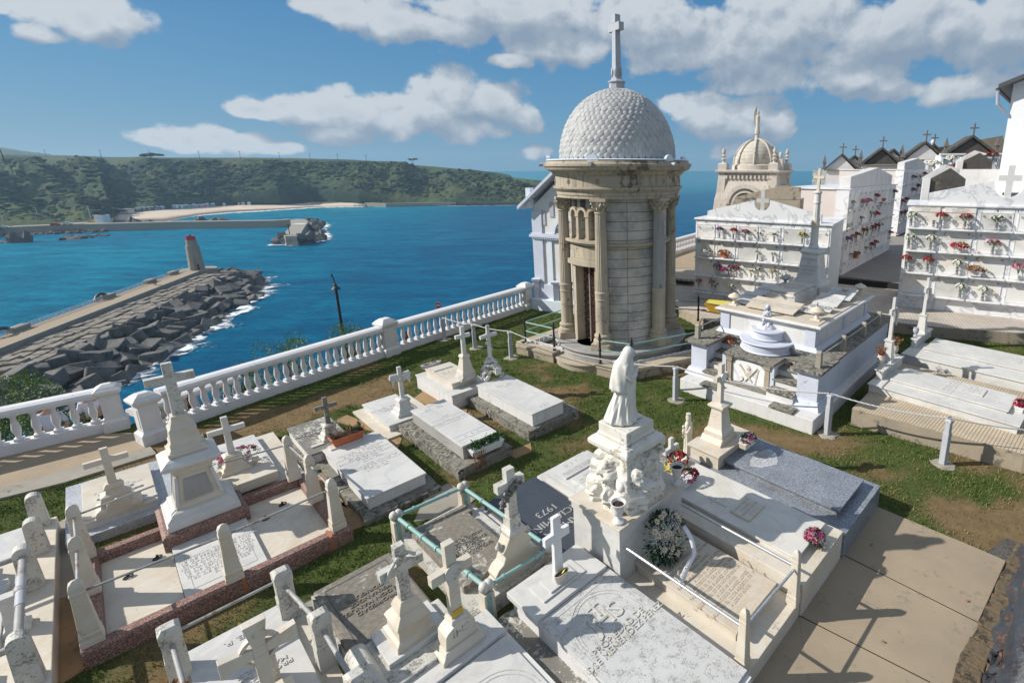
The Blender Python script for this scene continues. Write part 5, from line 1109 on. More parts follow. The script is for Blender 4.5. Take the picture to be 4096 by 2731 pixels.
# == niche blocks
def Zat(c_, x, y, d): return Wd(c_, x, y, d).z
def plane_pt(c_, x, y, P0, ang, off=0):
 """where the sight line meets a block's front plane moved forward by off"""
 nn_ = Vector((sin(ang), -cos(ang), 0)); r = ray(*px(c_, x, y)); o_ = Vector((0, 0, H)); P1 = P0+nn_*off; return o_+r*((P1-o_).dot(nn_)/r.dot(nn_))
rn = random.Random(12)
def ring_handle(th, parent, x, y, z):
 pts_ = [(x+.022*cos(a), y-.03, z-.02+.028*sin(a)) for a in [2*pi*i/10 for i in range(11)]]; return pts_
INS = ['FAMILIA', 'D. E. P.', 'R. I. P.']
def niche_block(name, lab, P0, ang, wdt, dep, z0, ztop, shelves, ncol, dep_out=.2, base=.0, numbers=None, cap=True, wallmat=None, rings=True, small=False, mats=None, shelf_gap=.03, texts=None):
 th = Th(name, lab, 'niche wall', at=rot(Vector((P0.x, P0.y, z0)), ang), ang=ang); x, y, _ = th.at
 wallmat = wallmat or X['plaster']
 th.part('body', MB().box(x, x+wdt, y+.02, y+dep, z0-.4, ztop-.03), wallmat)
 th.part('front', MB().box(x-.01, x+wdt+.01, y-.0, y+.019, z0-.05, ztop-.06), X['niche_marble'])
 th.part('cornice', MB().box(x-.06, x+wdt+.06, y-.06, y+dep+.02, ztop-.06, ztop), X['niche_marble'], bevel=.006)
 cw = wdt/ncol; tops = [ztop-.24 if not small else ztop-.2]+[s_-.07 for s_ in shelves[:-1]]
 hm = MB()
 for r_, (zt_, zs) in enumerate(zip(tops, shelves)):
  for c_ in range(ncol):
   a, b_ = x+c_*cw+cw*.09, x+(c_+1)*cw-cw*.09
   mt = (mats or [X['niche_slab'], X['niche_slab'], X['marble']])[rn.randrange(3)]
   pn_ = th.part('niche_slab', MB().box(a, b_, y-.012, y, zs+.02, zt_), mt)
   if not small:
    fr_ = MB(); [fr_.box(*b__) for b__ in ((a-.03, a-.001, y-.02, y, zs+.02, zt_+.03), (b_+.001, b_+.03, y-.02, y, zs+.02, zt_+.03), (a-.03, b_+.03, y-.02, y, zt_+.001, zt_+.03))]
    th.part('slab_frame', fr_, X['niche_marble'], parent=pn_)
   if rings:
    for hx_ in ((a+.07, b_-.07) if not small else (a+.1,)):
     if rn.random() < .85: hm.tube([(hx_+.024*cos(g_), y-.035, zt_-.09+.03*sin(g_)) for g_ in [2*pi*i/10 for i in range(11)]], .007, 5)
   if not small or rn.random() < .4:
    sh_ = th.part('shelf', MB().box(x+c_*cw+shelf_gap, x+(c_+1)*cw-shelf_gap, y-dep_out*(.85+.15*((c_*7+r_) % 2)), y, zs-.045, zs), X['niche_marble'] if not small else X['plaster'], bevel=.005)
 if small:
  for zs in shelves: th.part('shelf_course', MB().box(x, x+wdt, y-.12, y, zs-.06, zs-.05+.02), X['plaster'])
 th.part('ring_handles', hm, X['iron'])
 return th
def pediment(th, x, y, z, pts_, notch=None, thick=.16, mat=None):
 mb = MB().prism(pts_, 0, thick, TR(x, y+thick, z) @ RX(R(90))); return th.part('pediment', mb, mat or X['niche_marble'])
def notch_ped(w_, hl, hp, cx_, r_, zc):
 """gable with a round notch at its top"""
 p_ = [(0, 0), (w_, 0), (w_, hl), (cx_+r_*1.02, hp)]
 for i in range(1, 16): g_ = -pi*.03-(pi*.94)*i/16; p_.append((cx_+r_*cos(g_), zc+r_*sin(g_)))
 return p_+[(cx_-r_*1.02, hp), (0, hl)]
def stone_cross(mb, x, y, z, h_, w_, t_, M=None, k=.11):
 a = h_*k; return mb.box(x-a, x+a, y-t_, y+t_, z, z+h_*.62-a, M).box(x-a, x+a, y-t_, y+t_, z+h_*.62+a, z+h_, M).box(x-w_/2, x+w_/2, y-t_*.98, y+t_*.98, z+h_*.62-a, z+h_*.62+a, M)
# --- block 1, behind the stepped tomb
N1, A1_, W1 = W('g', 85, 1395, .4), R(-29), 4.7
n1 = niche_block('niche_wall', 'wide low marble niche wall with six columns, behind the stepped tomb', N1, A1_, W1, 2.6, .4, 3.34, [2.63, 1.95, 1.29, .65], 6)
x, y, _ = n1.at
pd_ = notch_ped(W1-.75, .26, .68, (W1-.75)*.50, .27, .60); pediment(n1, x+.42, y+.02, 3.34, pd_)
c_ = n1.part('cross', stone_cross(MB(), x+.42+(W1-.75)*.50, y+.1, 3.42, .95, .42, .03, None, .07), X['marble'])
X['numpaint'] = X['letter_dark']
for i, s_ in enumerate('654321'): n1.part('number', text_mb(s_, .09, TR(x+(i+.5)*W1/6, y-.003, 3.19) @ RX(R(90)), .003), X['letter_dark'])
def slab_text(th, x0, z0_, txt, sz, wd_=None, mat='letter', yy=None): th.part('inscription', text_mb(txt, sz, TR(x0, (th.at.y if yy is None else yy)-.0125, z0_) @ RX(R(90)), .003, line=.85), X[mat])
for i, (r_, tx_) in enumerate([(0, 'Luis Cantera\nFernandez Perez\nD. E. P.'), (0, 'Andres\nCasares\nD. E. P.'), (0, 'ANGEL\nR. I. P.'), (0, 'Luis\nFernandez'), (0, ''), (0, 'Benjamin\nPerez\nD. E. P.')]):
 if tx_: slab_text(n1, x+(i+.5)*W1/6, 2.92, tx_, .075)
slab_text(n1, x+1.5*W1/6, 1.62-.0, 'MARIA PEREZ GARCIA\nROSARIO FERNANDEZ\nGARCIA', .055); slab_text(n1, x+2.5*W1/6, 1.62, 'FAMILIA\nJESUS RIVERO S.', .055); slab_text(n1, x+3.5*W1/6, 1.62, 'JUAN JOSE\nGARCIA PEREZ\n1927 - 1998', .055); slab_text(n1, x+1.5*W1/6, 1.0, 'FAMILIA\nVALDES\nPEREZ', .06); slab_text(n1, x+3.5*W1/6, 1.0, 'FAMILIA', .07)
# --- block R, right
NR, AR, WR = W('d4', 450, 1515, .4), R(-28), 5.0
n2 = niche_block('niche_wall', 'bright veined marble niche wall with many bouquets at the right edge', NR, AR, WR, 2.6, .4, 3.92, [3.14, 2.38, 1.62, .85], 5, dep_out=.22)
x, y, _ = n2.at
pediment(n2, x+.55, y+.02, 3.92, notch_ped(4.4, .36, .76, 2.15, .40, .66), thick=.18); n2.part('cross', stone_cross(MB(), x+.55+2.15, y+.11, 4.15, 1.0, .60, .05, None, .085), X['plaster'])
for i, tx_ in enumerate(['JOSE MANUEL PEREZ\nY FAMILIA\nALMUNA', 'FAMILIA\nSERAFIN GAYOL\nLOMBARDERO', '4', '3', '2']):
 if i < 2:
  fp = n2.part('name_plate', MB().box(x+i+.06, x+i+.94, y-.03, y-.001, 3.66, 3.85), X['niche_slab'], bevel=.006); slab_text(n2, x+i+.5, 3.755, tx_, .066, yy=y-.018)
 else: n2.part('number', text_mb(tx_, .12, TR(x+i+.5, y-.003, 3.76) @ RX(R(90)), .004), X['letter_dark'])
n2.part('number', text_mb('11', .13, TR(x+3.0, y-.003, 3.77) @ RX(R(90)), .004), X['letter_dark'])
for i, r_, tx_ in [(0, 0, 'ANA\nGARCIA\n85 AÑOS'), (1, 0, 'SERAFIN\nLOMBARDERO\nSUAREZ\n\nD. E. P.'), (2, 0, 'Benjamin\nSuarez Burundarena\n1915 - 1999\nEsther\nFernandez'), (0, 1, 'MANUEL\nPEREZ\nGARCIA\n78 AÑOS'), (1, 1, 'Laureano Perez Fernandez\n12-5-1913 a los 80 años\nAlari Perez\nFernandez Lopez\n1940 a los 70\nR. I. P.'), (2, 1, 'Manuel Rodriguez\nRemedios Gayol\ny Luis Ferrer'), (0, 2, 'JOSE MANUEL\nLOPEZ FERNANDEZ\nD. E. P.'), (3, 2, 'MANUEL FERNANDEZ\nDOLORES PEREZ\nD. E. P.')]:
 slab_text(n2, x+i+.5, [3.44, 2.70, 1.94, 1.2][r_], tx_, .066)
AL = R(53)
K1 = W('h', 190, 1560, .62); K1 = Vector((8.35, 21.2, 0));
def lane_block(K, L_, dep, z0, zt_, rows, ncol, lab, pedh):
 th = niche_block('niche_wall', lab, K, AL, L_, dep, z0, zt_, rows, ncol, dep_out=.14, small=True, mats=[X['plaster'], X['niche_slab'], X['plaster_worn']], wallmat=X['pinkwall'])
 x, y, _ = th.at
 th.part('marble_quoin', MB().box(x-.03, x-.0, y-.02, y+.5, z0, zt_-.07), X['niche_marble'])
 th.part('pediment', MB().prism([(0, 0), (L_*.86, 0), (L_*.86, pedh*.55), (L_*.5, pedh), (0, pedh*.55)], 0, .45, TR(x+.3, y+.5, zt_) @ RX(R(90))), X['plaster_worn'], bevel=.02)
 sl = th.part('arched_slot', MB().prism([(-.12, 0), (.12, 0), (.12, .4)]+[(.12*cos(a), .4+.12*sin(a)) for a in [pi*i/6 for i in range(1, 6)]]+[(-.12, .4)], -.01, .02, TR(x+.3+L_*.5, y+.04, zt_+pedh*.3) @ RX(R(90))), X['white'])
 return th
X['pinkwall'] = stone('pale_pink_plaster', (.66, .58, .55), (.60, .54, .50), 1.8, .85, lichen=.06, lcol=(.45, .33, .27), lscale=6, bmp=.002)
K2 = W('h', 750, 1240, .95)
zt1 = Zat('h', 250, 790, K1.y)
L1 = lane_block(K1, 8.9, 2.9, .62, zt1, [zt1-.85, zt1-1.62, zt1-2.38, zt1-3.1], 11, 'long niche wall lining the left of the lane, full of red and pink vases', .85)
zt2 = Zat('h', 820, 590, K2.y)
L2 = lane_block(K2, 9.5, 4.2, .9, zt2, [zt2-.95, zt2-1.8, zt2-2.65, zt2-3.5, zt2-4.3], 11, 'farther niche wall on the left of the lane beyond the dark step', .8)
# extra pale pink wall between block 1 and the lane block
# raised lane floor, steps
X['lane'] = brick_mat('lane_tiles', (.30, .28, .26), (.25, .235, .22), (.13, .12, .11), .12, .12, .01, AL)
ls = [W('d4', 95, 1345, .62), W('d4', 450, 1380, .62)]
setting('lane_floor', MB().prism([(K1.x-.2, K1.y-.1), tuple(ls[1].xy), (13.5, 18.8), (30, 36), (24, 46)], .30, .62), X['lane'])
setting('lane_step', MB().prism([tuple((ls[0]+Vector((-.3, .05, 0))).xy), tuple((ls[0]+Vector((-.0, -.10, 0))).xy), tuple((ls[1]+Vector((.3, -.25, 0))).xy), tuple((ls[1]+Vector((.4, .05, 0))).xy)], .30, .60), X['black'])
setting('black_step', MB().prism([w2('d2', 1240, 812, .4), w2('d2', 1428, 832, .4), (2.6, 22.5), (0, 24)], .3, .62), X['black'])
setting('black_step_floor', MB().prism([w2('d2', 1240, 808, .6), w2('d2', 1428, 828, .6), (2.9, 25), (-1, 25)], .55, .64), X['tile'])
setting('sandy_terrace', MB().prism([(-1, 22.6), (4, 22.6), (7, 32), (-1, 25.5)], .5, .66), X['path'])
bb0, bb1 = Vector((1.0, 26.4, 0)), Vector((3.3, 30.7, 0))
balustrade(bb0-(bb1-bb0)*.5, bb1, 34, 'distant white balustrade right of the round temple, against the sea', z0=.45, zr=.75, zt_=.9)
# == second mausoleum with ribbed dome and angel
X['mstone'] = stone('cream_ashlar', (.56, .51, .45), (.47, .43, .38), 2, .85, lichen=.24, lcol=(.30, .21, .13), lscale=5, bmp=.004, bscale=25, streak=.5)
D2 = 27.0
c2_ = Wd('d3', 640, 620, D2); am = R(-28); sc2 = 1.0
ML = Wd('d3', 380, 560, D2-1); MR_ = Wd('d3', 905, 560, D2);
t = Th('angel_mausoleum', 'square cream mausoleum with ribbed dome, corner urns and an angel finial', 'mausoleum', at=rot(Vector((c2_.x, c2_.y+1.3, .4)), am), ang=am); x, y, _ = t.at
hw = 1.48; zc = Zat('d3', 640, 530, D2)
t.part('wall', MB().tier(x, y, [(hw+.28, .4), (hw+.28, zc-2.3), (hw+.22, zc-1.5), (hw+.1, zc-.9), (hw, zc-.55), (hw, zc-.2)]), X['mstone'])
for sx_ in (-1, 1):
 for sy_ in (-1, 1): t.part('buttress', MB().fr(x+sx_*(hw+.1)-.28, x+sx_*(hw+.1)+.28, y+sy_*(hw+.1)-.28, y+sy_*(hw+.1)+.28, .4, x+sx_*(hw-.12)-.2, x+sx_*(hw-.12)+.2, y+sy_*(hw-.12)-.2, y+sy_*(hw-.12)+.2, zc-.16), X['mstone'])
t.part('cornice', MB().tier(x, y, [(hw, zc-.2), (hw+.1, zc-.12), (hw+.22, zc-.08), (hw+.24, zc), (hw+.2, zc+.03), (hw-.1, zc+.04)]), X['mstone'])
cb = MB()
for i in range(13):
 u_ = x-hw+.15+i*(2*hw-.3)/12; cb.box(u_-.05, u_+.05, y-hw-.09, y-hw+.02, zc-.42, zc-.2); cb.box(x+hw-.02, x+hw+.09, y-hw+.15+i*(2*hw-.3)/12-.05, y-hw+.15+i*(2*hw-.3)/12+.05, zc-.42, zc-.2)
t.part('corbel_table', cb.box(x-hw, x+hw, y-hw-.05, y-hw+.02, zc-.28, zc-.2), X['mstone'])
for nm, M_ in (('front', TR(x, y-hw-.2, 0)), ('side', TR(x+hw+.2, y, 0) @ RZ(R(90)))):
 am_ = MB();
 for ro, ri, d_ in ((1.05, .85, .1), (.72, .62, .06)):
  for i in range(20):
   a0_, a1_ = pi*i/20, pi*(i+1)/20; am_.add([(r_*cos(a), -d_*s_, zc-1.75+r_*sin(a)) for a in (a0_, a1_) for r_ in (ri, ro) for s_ in (0, 1)], [(1, 5, 7, 3), (2, 3, 7, 6), (0, 4, 5, 1)], M_)
 ar = t.part('arch_moulding', am_, X['mstone']); t.part('tympanum', MB().prism([(.6*cos(a), .6*sin(a)) for a in [pi*i/16 for i in range(17)]], -.02, .03, M_ @ TR(0, 0, zc-1.75) @ RX(R(90))), X['slate'], parent=ar)
rd = 1.16; zd = zc+.12
t.part('drum', MB().lathe([(rd+.12, zc+.03), (rd+.12, zd+.15), (rd+.03, zd+.2)], 48, (x, y, 0)), X['mstone'], smooth=True)
m_, nt, b, p = pr('dome_courses', .85, .2); sz_ = nt.add('ShaderNodeSeparateXYZ', {0: p}).outputs[2]
f = nt.m('FRACT', nt.m('MULTIPLY', sz_, 5.2)); c = nt.mix(nt.ramp(f, [(.0, 1), (.07, 0)]), nt.mix(nt.ramp(nt.noise(p, 3, 6, .7), [(.35, 0), (.65, 1)]), (.46, .42, .36), (.56, .52, .46)), (.16, .13, .10))
c = nt.mix(nt.ramp(nt.noise(p, 2.2, 6, .7), [(.55, 0), (.68, .8)]), c, (.40, .27, .12)); nt._in(b.inputs['Base Color'], c); bump(nt, b, f, .03); X['courses'] = m_
t.part('dome', MB().lathe([(rd*cos(pi/2*i/20), zd+.2+1.28*sin(pi/2*i/20)) for i in range(20)]+[(.06, zd+1.48)], 48, (x, y, 0)), X['courses'], smooth=True)
for k in range(8):
 a = pi/4*k+.2; pts_ = [(x+(rd+.04)*cos(pi/2*i/14)*cos(a), y+(rd+.04)*cos(pi/2*i/14)*sin(a), zd+.2+1.32*sin(pi/2*i/14)) for i in range(14)]; t.part('rib', MB().tube(pts_, .055, 6), X['mstone'], smooth=True)
t.part('finial_base', MB().lathe([(.24, zd+1.42), (.24, zd+1.5), (.12, zd+1.58), (.1, zd+1.75), (.16, zd+1.8), (.14, zd+1.84)], 16, (x, y, 0)), X['mstone'], smooth=True)
for sx_, sy_ in ((-1, -1), (1, -1), (1, 1), (-1, 1)):
 ux, uy = x+sx_*(hw-.12), y+sy_*(hw-.12); pp = t.part('corner_block', MB().tier(ux, uy, [(.24, zc+.03), (.24, zc+.34), (.17, zc+.4)]), X['mstone'])
 t.part('urn', MB().lathe([(.1, .4), (.06, .46), (.12, .56), (.14, .60), (.05, .66), (.13, .76), (.05, .84), (.09, .9), (.11, 1.0), (.02, 1.18)], 16, (ux, uy, zc)), X['mstone'], parent=pp, smooth=True)
pl_ = t.part('side_acroterion', MB().lathe([(.2, -.05), (.2, .05)], 20, M=TR(x+hw-.1, y-.2, zc+.75) @ RY(R(90))).box(x+hw-.25, x+hw+.05, y-.38, y-.02, zc+.03, zc+.6), X['mstone'])
ag = MB().lathe([(.15, 0), (.13, .15), (.1, .45), (.11, .7), (.12, .85), (.05, .93), (.075, 1.02), (.065, 1.1), (.01, 1.15)], 14, (x, y, zd+1.84))
for s_ in (-1, 1):
 ag.add([(x-.05, y+s_*.04, zd+1.84+z_) if i == 0 else (x-.05-o_, y+s_*(.04+.05), zd+1.84+z_) for z_ in (.3, .55, .85, 1.1, 1.38) for i, o_ in ((0, 0), (1, {.3: .06, .55: .13, .85: .17, 1.1: .13, 1.38: .0}[z_]))], [(0, 1, 3, 2), (2, 3, 5, 4), (4, 5, 7, 6), (6, 7, 9, 8)])
t.part('angel', ag, X['mstone'], smooth=True)
t = Th('niche_block_behind', 'stained grey rear parapet rising behind the low niche wall pediment', 'niche wall', at=rot(Wd('g', 440, 560, 20.5), R(-22)), ang=R(-22)); x, y, _ = t.at; zz = Zat('g', 440, 520, 20.5); wz = 2.55
t.part('body', MB().box(x, x+wz, y+.01, y+1.6, .4, zz-.01), X['concrete_wall']); t.part('parapet', MB().prism([(.05, 0), (wz, 0), (wz, .46), (wz*.72, .52), (.1, .06)], 0, .14, TR(x, y+.14, zz) @ RX(R(90))), X['concrete_wall'])
# == gabled vaults along the ridge, church and back walls
X['gravestone_dark'] = plain('dark_stone', (.13, .12, .115), .8)
def gable_vault(c_, xp, yp, xl, yl, xr, yr, d, lab, dark=False, cross=True, extra=True):
 a = R(-18); top = Wd(c_, xp, yp, d); wl_ = Wd(c_, xl, yl, d); wr = Wd(c_, xr, yr, d); w_ = (wr.x-wl_.x)/cos(a); hh = top.z-(wl_.z+wr.z)/2
 t = Th('gabled_vault', lab, 'vault', at=rot(Vector((wl_.x, d, 0)), a), ang=a, group='gabled vaults on the ridge'); x, y, _ = t.at; ze = (wl_.z+wr.z)/2
 t.part('body', MB().box(x+.12, x+w_-.12, y+.15, y+2.6, ze-4, ze+.02), X['plaster']); t.part('gable_wall', MB().prism([(.2, 0), (w_-.2, 0), (w_/2, hh-.08)], 0, 2.2, TR(x, y+2.4, ze) @ RX(R(90))), X['slate'] if dark else X['plaster'])  # dark gables: shade on the wall put into its colour
 for s_ in (-1, 1):
  e0 = (x+w_/2+s_*(w_/2+.06), ze-.06); e1 = (x+w_/2, ze+hh); rm = MB().add([(e0[0], y, e0[1]), (e1[0], y, e1[1]), (e1[0], y, e1[1]+.2), (e0[0], y, e0[1]+.2), (e0[0], y+2.7, e0[1]), (e1[0], y+2.7, e1[1]), (e1[0], y+2.7, e1[1]+.2), (e0[0], y+2.7, e0[1]+.2)], [(0, 1, 2, 3) if s_ > 0 else (3, 2, 1, 0), (7, 6, 5, 4), (0, 3, 7, 4), (2, 6, 7, 3), (0, 4, 5, 1)]); t.part('roof_slope', rm, X['slate'])
 t.part('eaves', MB().box(x-.1, x+w_+.1, y-.05, y+.3, ze-.12, ze), X['tileroof'])
 if cross: t.part('cross', stone_cross(MB(), x+w_/2, y+.06, ze+hh+.12, .95, .62, .04, None, .055), X['gravestone_dark'])
 if extra:
  for s_ in (0, 1): t.part('pinnacle', MB().tier(x+s_*w_+(.12 if s_ else -.12), y+.2, [(.18, ze), (.18, ze+.2), (.11, ze+.24), (.11, ze+.55), (.18, ze+.6), (.01, ze+1.3)]), X['gravestone_dark'])
 return t
gable_vault('h', 165, 448, 5, 590, 300, 598, 47, 'leftmost white-gabled vault on the ridge with a stone cross')
gable_vault('h', 575, 385, 385, 540, 735, 545, 46, 'dark-gabled vault, second from the left on the ridge', dark=True)
gable_vault('h', 1015, 322, 815, 490, 1190, 488, 45.5, 'white-gabled vault, third from the left on the ridge')
gable_vault('h', 1500, 262, 1278, 432, 1690, 430, 42, 'dark-gabled vault, rightmost, below the lichened church roof', dark=True)
gable_vault('h', 305, 462, 240, 515, 362, 520, 52, 'small ochre gable between the two leftmost vaults', extra=False)
gable_vault('h', 692, 395, 640, 450, 770, 470, 52, 'small ochre gable behind the dark second vault', cross=False, extra=False)
gable_vault('h', 1098, 345, 1050, 400, 1190, 420, 50, 'small ochre gable behind the third vault', extra=False)
def framed_niches(c_, x0_, y0_, x1_, y1_, d, n_, lab, rows=2):
 a = R(-18); A_, B_ = Wd(c_, x0_, y0_, d), Wd(c_, x1_, y1_, d-1.2); w_ = (B_-A_).xy.length; t = Th('niche_wall', lab, 'niche wall', at=rot(Vector((A_.x, A_.y, 0)), a), ang=a); x, y, _ = t.at; zt_ = A_.z
 t.part('body', MB().box(x, x+w_, y+.1, y+2, zt_-6, zt_), X['plaster']); t.part('cornice', MB().box(x-.08, x+w_+.08, y-.1, y+.3, zt_-.02, zt_+.1), X['white'])
 for r_ in range(rows):
  for i in range(n_):
   fm = MB(); a0_ = x+i*w_/n_+.02; a1_ = x+(i+1)*w_/n_-.02; z1_ = zt_-.18-r_*1.6; z0_ = z1_-1.35
   for b__ in ((a0_, a0_+.16, z0_, z1_), (a1_-.16, a1_, z0_, z1_), (a0_+.16, a1_-.16, z1_-.12, z1_), (a0_+.16, a1_-.16, z0_, z0_+.12)): fm.box(b__[0], b__[1], y-.06, y+.1, b__[2], b__[3])
   t.part('niche_frame', fm, X['bluewall'])
 return t
framed_niches('h', 1215, 440, 1835, 435, 41, 4, 'white framed niches with red flowers under the rightmost dark gable')
framed_niches('h', 1060, 505, 1222, 505, 43, 1, 'single white framed niche column left of the gable niches')
t = Th('back_wall', 'rust-streaked white end wall with marble edge behind the right niche wall', 'wall', at=(12.5, 22.5, .4)); A_ = Wd('h', 1370, 590, 22.5); B_ = Wd('h', 1930, 590, 21.0)
t.part('wall', bar_between(Vector((A_.x, A_.y, 0)), Vector((B_.x+3, B_.y-1.5, 0)), .5, .4, A_.z), X['plaster_worn']); t.part('marble_edge', MB().box(A_.x-.35, A_.x+.02, A_.y-.3, A_.y+.3, .4, A_.z+.02), X['niche_marble'])
for (cx0, cy0, d, w_, h_, lab) in ((1030, 690, 19.6, .9, .55, 'small dark gabled end of a niche wall behind the right niche wall'), (1385, 505, 24.2, .9, .5, 'smallest dark gabled end below the framed niches')):
 q = Wd('h', cx0, cy0, d); a = R(-25); t = Th('niche_block_end', lab, 'niche wall', at=rot(Vector((q.x, d, 0)), a), ang=a); x, y, _ = t.at
 t.part('quoin', MB().box(x, x+.24, y, y+.6, q.z-1.2, q.z), X['plaster']); t.part('coping', MB().prism([(-.03, 0), (.28, .0), (w_+.25, h_*.62), (w_+.25, h_*.62+.05), (w_*.75, h_), (-.03, .06)], 0, .12, TR(x, y+.5, q.z-.02) @ RX(R(90))), X['plaster_worn'])
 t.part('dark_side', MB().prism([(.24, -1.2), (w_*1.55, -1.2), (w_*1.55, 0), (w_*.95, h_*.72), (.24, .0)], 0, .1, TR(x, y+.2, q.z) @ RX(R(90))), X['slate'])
# church
dC = 20.5; CA = R(-40); c0w = Wd('d4', 1118, 530, dC); t0w = Wd('d4', 1155, 130, dC); zt0 = t0w.z
t = Th('white_church', 'tall plain white church wall with dark eaves at the right edge', 'church', at=rot(Vector((c0w.x, dC, .4)), CA), ang=CA); x, y, _ = t.at
t.part('wall', MB().box(x, x+8, y, y+7, .4, zt0), X['white'])
t.part('gable', MB().prism([(0, 0), (8, 0), (8, 3.0)], 0, 7, TR(x, y+7, zt0) @ RX(R(90))), X['white'])
t.part('roof', MB().prism([(-.42, -.19), (8, 3.0), (8, 3.14), (-.42, -.04)], 0, 7.6, TR(x, y+7.1, zt0) @ RX(R(90))), X['gutter'])
t.part('gutter', MB().tube([(x-.44, y-.45, zt0-.22), (x-.44, y+7, zt0-.22)], .06, 10), X['gutter']); t.part('downpipe', MB().tube([(x-.43, y-.4, zt0-.25), (x-.38, y-.3, zt0-.75), (x-.08, y-.1, zt0-1.1)], .06, 8), X['greypost'])
q = Wd('h', 1955, 470, dC-1.9); a = rot(Vector((q.x, q.y, 0)), CA); t.part('annex', MB().box(a.x, a.x+5, a.y, y-.01, .4, q.z), X['white']); t.part('annex_cornice', MB().box(a.x-.1, a.x+5, a.y-.1, a.y-.001, q.z-1.32, q.z-1.22), X['gutter'])
# lichened stone-slate roof beyond
A_ = Wd('h', 1130, 380, 50); t = Th('slate_roof_building', 'long lichened slate roof rising behind the gabled vaults to the church', 'building', at=(A_.x, 50, 0)); zs = [Zat('h', 800, 445, 50), Zat('h', 1150, 372, 50), Zat('h', 1835, 232, 50)]; xs = [Wd('h', v_, 400, 50).x for v_ in (800, 1150, 1900)]
t.part('roof', MB().add([(xs[0], 48.4, zs[0]-1.8), (xs[2], 48.4, zs[2]-4.4), (xs[2], 50.9, zs[2]), (xs[1], 50.6, zs[1]), (xs[0], 50, zs[0])], [(0, 1, 2, 3, 4)]).add([(xs[0], 50, zs[0]), (xs[1], 50.6, zs[1]), (xs[2], 50.9, zs[2]), (xs[2], 55, zs[2]-5), (xs[0], 55, zs[0]-3)], [(4, 3, 2, 1, 0)]), X['tileroof'])
t.part('wall', MB().box(xs[0]+.2, xs[2], 48.8, 54.5, .4, zs[0]-1.2), X['plaster']); t.part('chimney', MB().lathe([(.1, 0), (.1, .6), (.18, .62), (.18, .8), (.02, .95)], 12, (xs[1], 50.6, zs[1]-.1)), X['white'])
# white stretch of the farther wall between the lane blocks
ORD = ['first', 'second', 'third', 'fourth', 'fifth', 'sixth', 'seventh', 'eighth', 'ninth', 'tenth', 'eleventh']
CN = {'red': 'red', 'pink': 'pink', 'magenta': 'magenta', 'white': 'white', 'purple': 'purple', 'yellow': 'yellow', 'cream': 'cream', 'dry': 'dried brown'}
VN = {'steel': 'steel vase', 'urn': 'marble urn', 'pot': 'white pot', 'box': 'white trough', 'tbox': 'terracotta trough'}
def shelf_row(crop, P0, ang, off, wall, row, items, sc=1):
 for i, (xx, yy, va, ki, co) in enumerate(items):
  q = plane_pt(crop, xx, yy, P0, ang, off)
  lab = (f"{CN[co]} flowers in {VN[va]}" if ki else f"empty {VN[va]}")+f", {row} shelf of {wall}, {ORD[i]} from left"
  flowers(q, va, ki, co, lab, sc=sc, rz=ang)
w1 = 'low niche wall'
shelf_row('g', N1, A1_, .11, w1, 'top', [(308,873,'steel','bunch','purple'),(432,884,'steel','bunch','red'),(537,896,'steel','bunch','magenta'),(660,900,'steel','sparse','white'),(798,908,'steel','sparse','red'),(1048,926,'steel','bunch','yellow')], .95)
shelf_row('g', N1, A1_, .11, w1, 'second', [(190,1028,'box','box','white'),(262,1034,'urn',None,'white'),(350,1046,'tbox','box','dry'),(648,1068,'steel','sparse','white'),(788,1082,'steel','sparse','white')], .95)
shelf_row('g', N1, A1_, .11, w1, 'third', [(282,1192,'urn','bunch','purple'),(350,1198,'box','box','magenta'),(408,1206,'urn','bunch','purple'),(455,1212,'urn','bunch','red'),(590,1228,'urn','sparse','red'),(648,1228,'urn','bunch','white'),(780,1244,'urn','bunch','cream'),(900,1262,'box','box','white'),(1025,1262,'steel','sparse','white')], .9)
shelf_row('g', N1, A1_, .11, w1, 'bottom', [(122,1322,'steel','bunch','pink'),(240,1335,'steel','bunch','pink'),(272,1348,'steel','bunch','white'),(415,1372,'steel','bunch','white')], .85)
w1 = 'right veined niche wall'
shelf_row('h', NR, AR, .12, w1, 'top', [(895,1180,'steel','bunch','white'),(1130,1190,'steel',None,'white'),(1205,1195,'steel','bunch','red'),(1455,1210,'steel','bunch','red'),(1515,1212,'steel',None,'white'),(1785,1226,'steel','bunch','white')], 1.2)
shelf_row('h', NR, AR, .12, w1, 'second', [(870,1410,'steel','bunch','white'),(1098,1430,'steel','bunch','white'),(1408,1460,'urn','box','red'),(1745,1478,'steel','bunch','pink')], 1.2)
shelf_row('d4', NR, AR, .12, w1, 'third', [(505,1293,'steel','bunch','red'),(640,1308,'steel','bunch','red'),(825,1326,'steel','bunch','white'),(938,1336,'box','box','dry'),(1205,1352,'pot','bunch','pink')], 1.2)
shelf_row('d4', NR, AR, .12, w1, 'bottom', [(843,1472,'steel','bunch','white'),(985,1490,'steel','bunch','white')], 1.2)
w1 = 'lane niche wall'
shelf_row('h', K1, AL, .08, w1, 'top', [(290,1008,'box','sparse','white'),(400,978,'box','box','pink'),(448,965,'pot','box','pink'),(532,945,'steel','bunch','red'),(617,922,'tbox',None,'red'),(722,892,'steel','bunch','purple')], 1.15)
shelf_row('h', K1, AL, .08, w1, 'second', [(248,1205,'urn',None,'white'),(284,1190,'urn',None,'white'),(378,1165,'box','sparse','red'),(478,1125,'steel','bunch','white'),(530,1098,'steel','box','red'),(572,1010,'pot','sparse','white')], 1.15)
